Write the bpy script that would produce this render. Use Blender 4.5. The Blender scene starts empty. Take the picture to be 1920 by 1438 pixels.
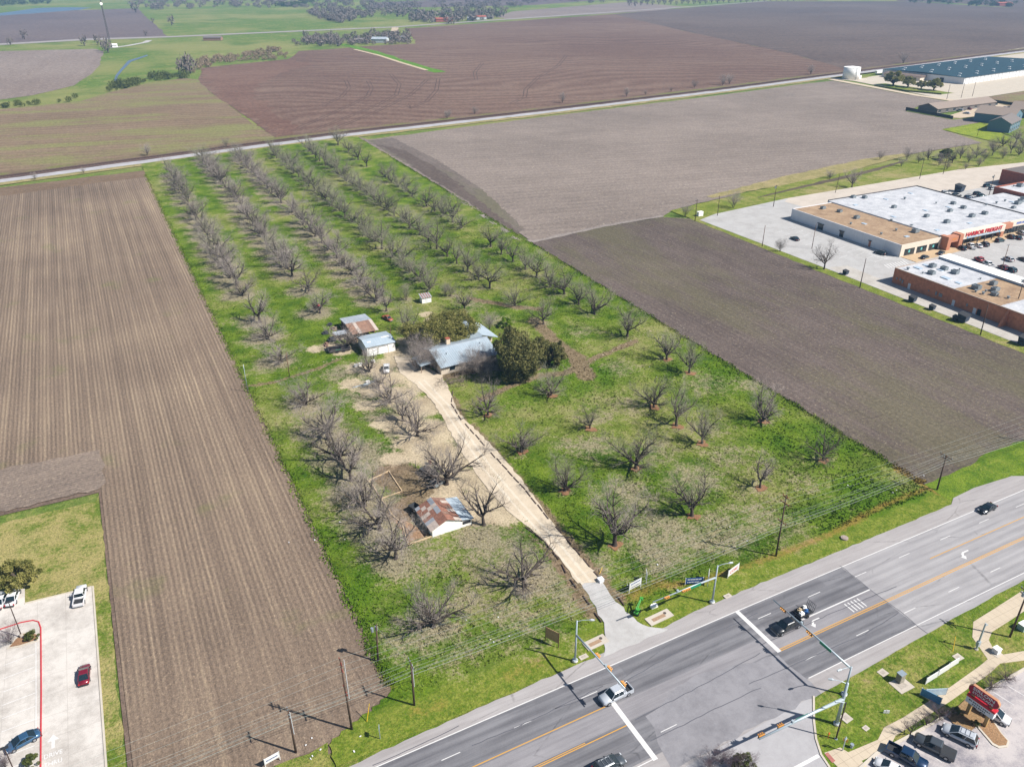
import bpy, bmesh, math, random
import numpy as np
from mathutils import Vector, Matrix
from mathutils.geometry import tessellate_polygon

random.seed(11)
rng = np.random.default_rng(5)
SC = bpy.context.scene
COL = SC.collection
R = math.radians
PI = math.pi

# ------------------------------------------------------------------ camera
F_PX, CX, CY, HOR = 1500.0, 960.0, 719.0, -72.0     # photo focal length, centre and horizon (1920 x 1438 px)
CAM_H = 105.0
PITCH = math.atan((CY - HOR) / F_PX)
YAW = math.atan(860.0 / (F_PX / math.cos(PITCH)))
cam = bpy.data.cameras.new('camera')
cam.sensor_fit = 'HORIZONTAL'; cam.sensor_width = 36.0
cam.lens = F_PX / 1920.0 * 36.0
cam.clip_start = 0.5; cam.clip_end = 40000.0
camo = bpy.data.objects.new('camera', cam); COL.objects.link(camo)
camo.location = (0, 0, CAM_H)
camo.rotation_euler = (PI / 2 - PITCH, 0, -YAW)
SC.camera = camo
SC.render.resolution_x, SC.render.resolution_y = 1024, 766

# ------------------------------------------------------------------ sky, sun, exposure
SUN_EL, SUN_AZ = R(46.0), R(136.0)                  # azimuth clockwise from +Y
w = bpy.data.worlds.new('World'); SC.world = w; w.use_nodes = True
nt = w.node_tree; nt.nodes.clear()
sky = nt.nodes.new('ShaderNodeTexSky'); sky.sky_type = 'NISHITA'; sky.sun_disc = False
sky.sun_elevation = SUN_EL; sky.sun_rotation = SUN_AZ
sky.air_density = 1.0; sky.dust_density = 0.6; sky.ozone_density = 1.0
bg = nt.nodes.new('ShaderNodeBackground'); bg.inputs['Strength'].default_value = 0.062
wo = nt.nodes.new('ShaderNodeOutputWorld')
nt.links.new(sky.outputs[0], bg.inputs[0]); nt.links.new(bg.outputs[0], wo.inputs[0])
sun = bpy.data.lights.new('sun', 'SUN'); sun.energy = 5.0; sun.angle = R(0.53); sun.color = (1.0, 0.955, 0.89)
suno = bpy.data.objects.new('sun', sun); COL.objects.link(suno)
sdir = Vector((math.sin(SUN_AZ) * math.cos(SUN_EL), math.cos(SUN_AZ) * math.cos(SUN_EL), math.sin(SUN_EL)))
suno.rotation_euler = (-sdir).to_track_quat('-Z', 'Y').to_euler()
suno.location = sdir * 400
SC.view_settings.view_transform = 'Standard'
SC.view_settings.look = 'None'
SC.view_settings.exposure = 0.72
SC.view_settings.gamma = 1.0
SC.view_settings.use_curve_mapping = False
SC.render.engine = 'CYCLES'
SC.cycles.max_bounces = 5; SC.cycles.volume_bounces = 0
SC.cycles.volume_step_rate = 1.0

# ------------------------------------------------------------------ survey: a point of the photograph that lies on level z -> world metres
def P(px, py, z=0.0):
    dx = (px - CX) / F_PX; dy = -(py - CY) / F_PX
    cz = -math.sin(PITCH) + dy * math.cos(PITCH); cf = math.cos(PITCH) + dy * math.sin(PITCH)
    t = (z - CAM_H) / cz
    r, f = dx * t, cf * t
    return (r * math.cos(YAW) + f * math.sin(YAW), -r * math.sin(YAW) + f * math.cos(YAW))
def PP(*pts, z=0.0): return [P(x, y, z) for x, y in pts]

# ------------------------------------------------------------------ materials
def lin(v):
    v /= 255.0
    return v / 12.92 if v <= 0.04045 else ((v + 0.055) / 1.055) ** 2.4
def c(r, g, b, k=0.66): return (lin(r) * k, lin(g) * k, lin(b) * k, 1.0)   # colour as it shows in full sun -> albedo

class NT:
    def __init__(s, name):
        s.m = bpy.data.materials.new(name); s.m.use_nodes = True
        s.t = s.m.node_tree; s.t.nodes.clear()
        s.out = s.t.nodes.new('ShaderNodeOutputMaterial')
        s._pos = None
    def new(s, ty): return s.t.nodes.new(ty)
    def put(s, sock, v):
        if v is None: return
        if isinstance(v, bpy.types.NodeSocket): s.t.links.new(v, sock)
        elif hasattr(sock.default_value, '__len__'):
            n = len(sock.default_value)
            v = tuple(v) if hasattr(v, '__len__') else (v,) * n
            sock.default_value = v[:n] if len(v) >= n else v + (1.0,) * (n - len(v))
        else: sock.default_value = v
    def pos(s):
        if s._pos is None: s._pos = s.new('ShaderNodeNewGeometry').outputs['Position']
        return s._pos
    def obj(s): return s.new('ShaderNodeTexCoord').outputs['Object']
    def rnd(s): return s.new('ShaderNodeObjectInfo').outputs['Random']
    def sep(s, v):
        n = s.new('ShaderNodeSeparateXYZ'); s.put(n.inputs[0], v); return n.outputs
    def sepc(s, v):
        n = s.new('ShaderNodeSeparateColor'); s.put(n.inputs[0], v); return n.outputs
    def comb(s, x, y, z=0.0):
        n = s.new('ShaderNodeCombineXYZ')
        for i, v in enumerate((x, y, z)): s.put(n.inputs[i], v)
        return n.outputs[0]
    def mapping(s, v, scale=(1, 1, 1), rot=0.0, loc=(0, 0, 0)):
        n = s.new('ShaderNodeMapping'); s.put(n.inputs['Vector'], v)
        n.inputs['Scale'].default_value = scale; n.inputs['Rotation'].default_value = (0, 0, rot); n.inputs['Location'].default_value = loc
        return n.outputs[0]
    def noise(s, scale, detail=3, rough=0.55, v=None, dist=0.0):
        n = s.new('ShaderNodeTexNoise'); s.put(n.inputs['Vector'], v if v is not None else s.pos())
        n.inputs['Scale'].default_value = scale; n.inputs['Detail'].default_value = detail
        n.inputs['Roughness'].default_value = rough; n.inputs['Distortion'].default_value = dist
        return n.outputs['Fac']
    def voro(s, scale, v=None, feature='F1', out='Distance'):
        n = s.new('ShaderNodeTexVoronoi'); n.feature = feature; s.put(n.inputs['Vector'], v if v is not None else s.pos())
        n.inputs['Scale'].default_value = scale
        return n.outputs[out]
    def math(s, op, a, b=None, cc=None, clamp=False):
        n = s.new('ShaderNodeMath'); n.operation = op; n.use_clamp = clamp
        s.put(n.inputs[0], a); s.put(n.inputs[1], b)
        if cc is not None: s.put(n.inputs[2], cc)
        return n.outputs[0]
    def step(s, v, lo, hi):
        n = s.new('ShaderNodeMapRange'); n.interpolation_type = 'SMOOTHSTEP'
        s.put(n.inputs[0], v); n.inputs[1].default_value = lo; n.inputs[2].default_value = hi
        return n.outputs[0]
    def mix(s, f, a, b, mode='MIX'):
        n = s.new('ShaderNodeMix'); n.data_type = 'RGBA'; n.blend_type = mode
        s.put(n.inputs[0], f); s.put(n.inputs[6], a); s.put(n.inputs[7], b)
        return n.outputs[2]
    def ramp(s, f, stops):
        n = s.new('ShaderNodeValToRGB'); s.put(n.inputs[0], f)
        e = n.color_ramp.elements
        while len(e) < len(stops): e.new(0.5)
        for i, (p, col) in enumerate(stops): e[i].position = p; e[i].color = col
        return n.outputs[0]
    def attr(s, name, out='Color'):
        n = s.new('ShaderNodeAttribute'); n.attribute_name = name; return n.outputs[out]
    def bump(s, h, strength=0.5, dist=0.1):
        n = s.new('ShaderNodeBump'); s.put(n.inputs['Height'], h)
        n.inputs['Strength'].default_value = strength; n.inputs['Distance'].default_value = dist
        return n.outputs[0]
    def done(s, col, rough=0.9, normal=None, metal=0.0, spec=0.3, **kw):
        b = s.new('ShaderNodeBsdfPrincipled')
        s.put(b.inputs['Base Color'], col); s.put(b.inputs['Roughness'], rough); s.put(b.inputs['Metallic'], metal)
        b.inputs['Specular IOR Level'].default_value = spec
        if normal is not None: s.put(b.inputs['Normal'], normal)
        for k, v in kw.items(): s.put(b.inputs[k.replace('_', ' ')], v)
        s.t.links.new(b.outputs[0], s.out.inputs[0])
        return s.m

MATS = {}
def plain(name, col, rough=0.7, metal=0.0, var=0.18, scale=3.0, spec=0.4, bump=0.0, **kw):
    if name in MATS: return MATS[name]
    n = NT(name)
    f = n.noise(scale, 4, 0.6)
    dk = tuple(v * (1 - var) for v in col[:3]) + (1,); lt = tuple(min(1, v * (1 + var)) for v in col[:3]) + (1,)
    nrm = n.bump(n.noise(scale * 6, 3), bump, 0.05) if bump else None
    MATS[name] = n.done(n.ramp(f, [(0.3, dk), (0.7, lt)]), rough, nrm, metal, spec, **kw)
    return MATS[name]

def soil(name, dark, light, straw, ang=0.0, row=0.0, rowamt=0.5, straw_amt=0.5, big=0.012, curve=0.0, fine=0.9, green=None, green_amt=0.0, streak=6.0):
    n = NT(name)
    v = n.mapping(n.pos(), rot=ang)
    b1 = n.noise(big, 4, 0.6)
    b2 = n.noise(0.09, 4, 0.65)
    st = n.noise(1.0, 4, 0.6, n.mapping(v, scale=(0.55, 0.55 / streak, 1)))
    st2 = n.noise(1.0, 3, 0.6, n.mapping(v, scale=(0.07, 0.006, 1)))
    f1 = n.noise(fine, 5, 0.75)
    f2 = n.noise(fine * 2.7, 4, 0.7)
    a = n.math('MULTIPLY_ADD', b1, 0.55, n.math('MULTIPLY', b2, 0.30))
    a = n.math('MULTIPLY_ADD', st, 0.42, n.math('SUBTRACT', a, 0.22))
    a = n.math('MULTIPLY_ADD', st2, 0.3, n.math('SUBTRACT', a, 0.15))
    if row > 0:
        if curve:
            w1 = n.noise(curve, 2, 0.4)
            ph = n.math('MULTIPLY_ADD', w1, 70.0, n.math('MULTIPLY', n.sep(v)[0], 2 * PI / row))
        else:
            ph = n.math('MULTIPLY', n.sep(v)[0], 2 * PI / row)
        sn = n.math('SINE', ph)
        a = n.math('MULTIPLY_ADD', sn, rowamt * 0.14, a)
    col = n.ramp(a, [(0.28, dark), (0.72, light)])
    sp = n.math('ADD', n.math('MULTIPLY', f1, 0.6), n.math('MULTIPLY', f2, 0.4))
    col = n.mix(n.math('MULTIPLY', n.step(sp, 0.53, 0.66), straw_amt), col, straw)
    col = n.mix(n.math('MULTIPLY', n.step(sp, 0.47, 0.34), 0.6), col, tuple(x * 0.55 for x in dark[:3]) + (1,))
    if green is not None:
        gm = n.step(n.math('ADD', n.noise(0.03, 4, 0.65, n.mapping(v, scale=(1, 0.25, 1))), n.math('MULTIPLY', f1, 0.22)), 0.56, 0.72)
        col = n.mix(n.math('MULTIPLY', gm, green_amt), col, green)
    gr = n.noise(fine * 1.5, 5, 0.85)
    col = n.mix(1.0, col, n.ramp(gr, [(0.34, (.62, .62, .63, 1)), (0.5, (.98, .98, .98, 1)), (0.66, (1.34, 1.32, 1.28, 1))]), 'MULTIPLY')
    return n.done(col, 0.95, n.bump(sp, 0.9, 0.22), spec=0.15)

def grass(name, g1, g2, dry, bare, dryamt=0.5, wide=0.0):
    n = NT(name)
    a = n.noise(0.035, 4, 0.6); b = n.noise(0.22, 4, 0.65); f = n.noise(1.3, 5, 0.75); ff = n.noise(4.0, 3, 0.7)
    col = n.mix(n.step(n.math('ADD', n.math('MULTIPLY', b, 0.6), n.math('MULTIPLY', f, 0.4)), 0.36, 0.64), g1, g2)
    d = n.math('ADD', n.math('ADD', n.math('MULTIPLY', a, 0.6), n.math('MULTIPLY', b, 0.35)), n.math('MULTIPLY', f, 0.42))
    col = n.mix(n.math('MULTIPLY', n.step(d, 0.82 - 0.3 * dryamt, 1.0 - 0.3 * dryamt), 0.9), col, dry)
    col = n.mix(n.math('MULTIPLY', n.step(n.math('ADD', b, n.math('MULTIPLY', ff, 0.3)), 0.80, 0.9), 0.7), col, bare)
    col = n.mix(n.math('MULTIPLY', n.step(ff, 0.5, 0.3), 0.45), col, tuple(x * 0.45 for x in g1[:3]) + (1,))
    if wide:
        wv = n.noise(0.0045, 5, 0.6)
        col = n.mix(n.math('MULTIPLY', n.step(wv, .42, .6), wide), col, dry); col = n.mix(n.math('MULTIPLY', n.step(n.noise(0.011, 4, .6), .55, .68), wide), col, g1)
    gr = n.noise(2.0, 5, 0.85)
    col = n.mix(1.0, col, n.ramp(gr, [(0.34, (.62, .64, .6, 1)), (0.5, (.98, .98, .98, 1)), (0.66, (1.3, 1.28, 1.25, 1))]), 'MULTIPLY')
    return n.done(col, 0.95, n.bump(n.math('ADD', f, n.math('MULTIPLY', ff, 0.6)), 0.9, 0.25), spec=0.15)

def paved(name, base, dark, fine=2.5, stain=0.5, stretch=1.0, joints=0.0, jc=None, joff=(0, 0), rough=0.85):
    n = NT(name)
    v = n.mapping(n.pos(), scale=(1.0 / stretch, 1, 1))
    a = n.noise(0.16, 5, 0.65, v); b = n.noise(0.9, 4, 0.6, v); f = n.noise(fine * 2.2, 3, 0.7)
    s = n.math('ADD', n.math('MULTIPLY', a, 0.6), n.math('MULTIPLY', b, 0.25)); s = n.math('MULTIPLY_ADD', f, 0.25, s)
    col = n.ramp(s, [(0.40, tuple(base[i] + (dark[i] - base[i]) * stain for i in range(3)) + (1,)), (0.62, base)])
    col = n.mix(n.math('MULTIPLY', n.step(n.noise(0.5, 5, 0.8), 0.62, 0.78), 0.45 * stain), col, dark)
    if joints:
        x, y, z = n.sep(n.mapping(n.pos(), loc=(joff[0], joff[1], 0)))
        for q in (x, y):
            m = n.math('ABSOLUTE', n.math('SUBTRACT', n.math('FRACT', n.math('DIVIDE', q, joints)), 0.5))
            col = n.mix(n.math('MULTIPLY', n.step(m, 0.5 - 0.06 / joints, 0.5), 0.55), col, jc or dark)
    return n.done(col, rough, n.bump(f, 0.25, 0.03), spec=0.25)
# ------------------------------------------------------------------ mesh helpers
class MB:
    def __init__(s): s.v = []; s.f = []; s.mi = []
    def add(s, vs, fs, mi=0):
        b = len(s.v); s.v.extend([tuple(p) for p in vs]); s.f.extend([tuple(b + i for i in f) for f in fs]); s.mi.extend([mi] * len(fs)); return s
    def box(s, cx, cy, z0, sx, sy, sz, rz=0.0, mi=0):
        ca, sa = math.cos(rz), math.sin(rz); vs = []
        for z in (z0, z0 + sz):
            for x, y in ((-sx / 2, -sy / 2), (sx / 2, -sy / 2), (sx / 2, sy / 2), (-sx / 2, sy / 2)):
                vs.append((cx + x * ca - y * sa, cy + x * sa + y * ca, z))
        return s.add(vs, [(3, 2, 1, 0), (4, 5, 6, 7), (0, 1, 5, 4), (1, 2, 6, 5), (2, 3, 7, 6), (3, 0, 4, 7)], mi)
    def bx(s, x0, x1, y0, y1, z0, z1, mi=0): return s.box((x0 + x1) / 2, (y0 + y1) / 2, z0, x1 - x0, y1 - y0, z1 - z0, 0, mi)
    def prism(s, poly, z0, z1, mi=0):
        n = len(poly); vs = [(x, y, z0) for x, y in poly] + [(x, y, z1) for x, y in poly]
        tri = tessellate_polygon([[Vector((x, y, 0)) for x, y in poly]])
        fs = [(a + n, b + n, d + n) for a, b, d in tri] + [(d, b, a) for a, b, d in tri]
        fs += [(i, (i + 1) % n, n + (i + 1) % n, n + i) for i in range(n)]
        return s.add(vs, fs, mi)
    def vprism(s, prof, y0, y1, mi=0):          # profile in x,z extruded along y
        n = len(prof); vs = [(x, y0, z) for x, z in prof] + [(x, y1, z) for x, z in prof]
        tri = tessellate_polygon([[Vector((x, z, 0)) for x, z in prof]])
        fs = [tuple(t) for t in tri] + [tuple(i + n for i in reversed(t)) for t in tri]
        fs += [(i, (i + 1) % n, n + (i + 1) % n, n + i) for i in range(n)]
        return s.add(vs, fs, mi)
    def loft(s, secs, caps=True, mi=0):
        n = len(secs[0]); vs = [p for q in secs for p in q]; fs = []
        for k in range(len(secs) - 1):
            for i in range(n):
                j = (i + 1) % n; fs.append((k * n + i, k * n + j, (k + 1) * n + j, (k + 1) * n + i))
        if caps: fs += [tuple(reversed(range(n))), tuple((len(secs) - 1) * n + i for i in range(n))]
        return s.add(vs, fs, mi)
    def tube(s, pts, rad, n=6, caps=True, mi=0):
        pts = [Vector(p) for p in pts]; m = len(pts)
        if not hasattr(rad, '__len__'): rad = [rad] * m
        secs = []; prev = None
        for k in range(m):
            d = (pts[min(k + 1, m - 1)] - pts[max(k - 1, 0)])
            d = d.normalized() if d.length > 1e-9 else Vector((0, 0, 1))
            if prev is None:
                a = d.orthogonal().normalized()
            else:
                a = prev - d * prev.dot(d); a = a.normalized() if a.length > 1e-6 else d.orthogonal().normalized()
            prev = a; b = d.cross(a)
            secs.append([tuple(pts[k] + (a * math.cos(2 * PI * i / n) + b * math.sin(2 * PI * i / n)) * rad[k]) for i in range(n)])
        return s.loft(secs, caps, mi)
    def cyl(s, x, y, z0, r, h, n=12, r2=None, mi=0): return s.tube([(x, y, z0), (x, y, z0 + h)], [r, r if r2 is None else r2], n, True, mi)
    def quad(s, a, b, d, e, mi=0): return s.add([a, b, d, e], [(0, 1, 2, 3)], mi)
    def xf(s, M):
        s.v = [tuple(M @ Vector(p)) for p in s.v]; return s
    def mesh(s, name, mats, smooth=False):
        me = bpy.data.meshes.new(name); me.from_pydata(s.v, [], s.f)
        for m in (mats if isinstance(mats, (list, tuple)) else [mats]): me.materials.append(m)
        if any(s.mi): me.polygons.foreach_set('material_index', s.mi)
        if smooth: me.polygons.foreach_set('use_smooth', [True] * len(s.f))
        me.update(); return me
    def build(s, name, mats, parent=None, smooth=False, loc=None):
        o = bpy.data.objects.new(name, s.mesh(name, mats, smooth)); COL.objects.link(o)
        if parent is not None: o.parent = parent
        if loc is not None: o.location = loc
        return o

def tag(o, label=None, cat=None, group=None, kind=None):
    for k, v in (('label', label), ('category', cat), ('group', group), ('kind', kind)):
        if v: o[k] = v
    return o
def thing(name, label, cat, loc=(0, 0, 0), rz=0.0, group=None):
    o = bpy.data.objects.new(name, None); COL.objects.link(o); o.empty_display_size = 0.5
    o.location = loc if len(loc) == 3 else (loc[0], loc[1], 0.0); o.rotation_euler = (0, 0, rz)
    return tag(o, label, cat, group)
def copy_tree(o, parent=None, mats=None):
    q = o.copy(); COL.objects.link(q); q.parent = parent
    for ch in list(o.children): copy_tree(ch, q)
    return q
def inst(name, mesh, parent=None, loc=(0, 0, 0), rz=0.0, sc=1.0, mat=None):
    o = bpy.data.objects.new(name, mesh); COL.objects.link(o); o.parent = parent
    o.location = loc; o.rotation_euler = (0, 0, rz); o.scale = (sc, sc, sc) if not hasattr(sc, '__len__') else sc
    if mat is not None:
        o.material_slots[0].link = 'OBJECT'; o.material_slots[0].material = mat
    return o

def vnoise(x, y, s=1.0, seed=0):
    x = x * s + seed * 17.3; y = y * s - seed * 9.1
    return (math.sin(x * 1.7 + 1.3 * math.sin(y * 1.1)) + math.sin(y * 2.3 + 1.7 * math.sin(x * 0.9 + 2)) + 0.6 * math.sin(x * 4.1 + y * 3.7)) / 2.6

def sheet(name, pts, z, mat, jit=0.0, step=0.0, kind='structure', parent=None, thick=0.0, seed=0, label=None):
    if step:
        q = []
        for i in range(len(pts)):
            a = Vector(pts[i][:2]); b = Vector(pts[(i + 1) % len(pts)][:2]); n = max(1, int((b - a).length / step))
            nr = Vector((-(b - a).y, (b - a).x)); nr = nr.normalized() if nr.length else nr
            for k in range(n):
                p = a.lerp(b, k / n)
                j = jit * (vnoise(p.x, p.y, 0.9, seed) + 0.7 * random.uniform(-1, 1)) if k else 0
                q.append((p + nr * j)[:])
        pts = q
    pts = [tuple(p[:2]) for p in pts]
    area = sum(pts[i][0] * pts[(i + 1) % len(pts)][1] - pts[(i + 1) % len(pts)][0] * pts[i][1] for i in range(len(pts)))
    if area < 0: pts = pts[::-1]
    mb = MB()
    if thick: mb.prism(pts, z - thick, z)
    else:
        tri = tessellate_polygon([[Vector((x, y, 0)) for x, y in pts]])
        fs = []
        for a, b, d in tri:
            A, B, D = pts[a], pts[b], pts[d]
            cr = (B[0] - A[0]) * (D[1] - A[1]) - (B[1] - A[1]) * (D[0] - A[0])
            fs.append((a, b, d) if cr > 0 else (d, b, a))
        mb.add([(x, y, z) for x, y in pts], fs)
    o = mb.build(name, mat, parent)
    if parent is None: tag(o, label=label, kind=kind)
    return o

def ribbon(pts, w):
    """closed outline of a strip of width w (number or list) along a polyline"""
    pts = [Vector(p[:2]) for p in pts]; n = len(pts); L = []; Rr = []
    for i in range(n):
        d = (pts[min(i + 1, n - 1)] - pts[max(i - 1, 0)]).normalized(); nr = Vector((-d.y, d.x))
        ww = w[i] if hasattr(w, '__len__') else w
        L.append((pts[i] + nr * ww / 2)[:]); Rr.append((pts[i] - nr * ww / 2)[:])
    return L + Rr[::-1]
def dense(pts, step):
    out = []
    for a, b in zip(pts[:-1], pts[1:]):
        a = Vector(a); b = Vector(b); n = max(1, int((b - a).length / step))
        out += [tuple(a.lerp(b, k / n)) for k in range(n)]
    return out + [tuple(pts[-1])]

def bars(parent, x0, x1, y, z, h, mat, n=7, seed=1):
    """a line of writing too small to read in the photograph: uneven raised strokes"""
    rn = random.Random(seed); mb = MB(); x = x0; st = (x1 - x0) / n
    for k in range(n):
        wd = st * rn.uniform(.55, .85); mb.bx(x, x + wd, y - .02, y, z - h / 2, z + h / 2 * rn.uniform(.7, 1)); x += st
    o = mb.build('lettering', mat, parent); o['kind'] = 'stuff'
    return o
def text_mesh(txt, size, mat, parent, loc, rot, name='lettering', depth=0.03, align='CENTER', sx=1.0):
    cu = bpy.data.curves.new('t', 'FONT'); cu.body = txt; cu.size = size; cu.extrude = depth; cu.align_x = align; cu.align_y = 'CENTER'; cu.resolution_u = 2; cu.offset = size * 0.012
    o = bpy.data.objects.new('t', cu); COL.objects.link(o)
    bpy.context.view_layer.update()
    me = bpy.data.meshes.new_from_object(o.evaluated_get(bpy.context.evaluated_depsgraph_get()))
    bpy.data.objects.remove(o); bpy.data.curves.remove(cu)
    me.materials.clear(); me.materials.append(mat); me.name = name
    q = bpy.data.objects.new(name, me); COL.objects.link(q); q.parent = parent
    q.location = loc; q.rotation_euler = rot; q.scale = (sx, 1, 1)
    return q
# ------------------------------------------------------------------ where the orchard trees stand
ROWDEF = [
    ((322, 331), [(455, 555), (488, 605), (503, 636), (528, 680)]),
    ((384, 301), [(548, 518), (579, 547), (600, 588)]),
    ((448, 296), [(658, 515), (674, 532), (690, 548), (707, 565)]),
    ((514, 291), [(752, 497), (768, 512), (787, 528), (805, 544)]),
    ((577, 284), [(787, 441), (803, 454), (819, 467), (839, 481), (857, 495), (877, 510), (897, 525), (918, 541)]),
    ((634, 273), [(672, 300), (688, 313), (723, 333), (734, 343), (747, 351), (760, 359), (773, 368), (800, 387), (815, 397), (831, 405), (849, 417), (865, 428),
                  (920, 463), (940, 477), (962, 491), (985, 506), (1006, 520), (1032, 538), (1058, 552), (1085, 571), (1114, 589), (1176, 631)]),
]
ROW_TREES = []                                  # (row, x, y)
for r, (head, ends) in enumerate(ROWDEF):
    h = Vector(P(*head)); e = [P(*p) for p in ends]; e0 = Vector(e[0])
    n = max(1, round((h - e0).length / 10.5)) if r < 5 else 2
    for k in range(n):
        q = h.lerp(e0, k / n)
        if random.random() < 0.04 and k: continue
        ROW_TREES.append((r, q.x + random.uniform(-.7, .7), q.y + random.uniform(-1, 1)))
    ROW_TREES += [(r, x, y) for x, y in e]
# (px, py, height, kind) kind: m = on an orange mulch ring, w = west block, y = yard, f = front lawn
LONE = [(1250, 675, 9, 'm'), (1292, 700, 9, 'm'), (1033, 742, 8.5, 'm'), (915, 779, 9, 'm'), (1226, 764, 8.5, 'm'), (1268, 799, 10.5, 'm'), (1430, 790, 11, 'm'),
        (1106, 804, 6.5, 'm'), (1316, 832, 9.5, 'm'), (978, 848, 9, 'm'), (1543, 864, 8.5, 'm'), (1192, 879, 10.5, 'm'), (1425, 915, 7.5, 'm'), (1059, 921, 9.5, 'm'),
        (1297, 968, 10.5, 'm'), (1152, 1023, 13, 'm'),
        (574, 759, 8.5, 'w'), (615, 824, 10.5, 'w'), (636, 863, 10, 'w'), (659, 902, 9.5, 'w'), (684, 948, 10.5, 'w'), (712, 993, 10.5, 'w'), (742, 1047, 9.5, 'w'),
        (731, 755, 9, 'y'), (782, 818, 10, 'y'), (837, 908, 12, 'y'), (907, 984, 10, 'y'), (693, 698, 7.5, 'y'), (711, 728, 6, 'y'), (755, 789, 7, 'y'), (652, 652, 9.5, 'y'),
        (983, 1100, 10, 'f'), (812, 1175, 9, 'f'),
        (724, 584, 8, 'h'), (764, 622, 9, 'h'), (762, 563, 6, 'h'), (871, 583, 8, 'h'), (965, 574, 8, 'h'), (1019, 608, 9, 'h'), (846, 556, 5.5, 'h')]

def pts_in(poly, X, Y):
    ins = np.zeros(X.shape, bool); n = len(poly); j = n - 1
    for i in range(n):
        xi, yi = poly[i]; xj, yj = poly[j]
        cnd = ((yi > Y) != (yj > Y)) & (X < (xj - xi) * (Y - yi) / ((yj - yi) + 1e-12) + xi)
        ins ^= cnd; j = i
    return ins
def seg_dist(pl, X, Y):
    d = np.full(X.shape, 1e9)
    for (x0, y0), (x1, y1) in zip(pl[:-1], pl[1:]):
        vx, vy = x1 - x0, y1 - y0; t = np.clip(((X - x0) * vx + (Y - y0) * vy) / (vx * vx + vy * vy + 1e-9), 0, 1)
        d = np.minimum(d, np.hypot(X - x0 - t * vx, Y - y0 - t * vy))
    return d
def fade(d, r, s): return np.clip((r + s - d) / (2 * s), 0, 1)

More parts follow.
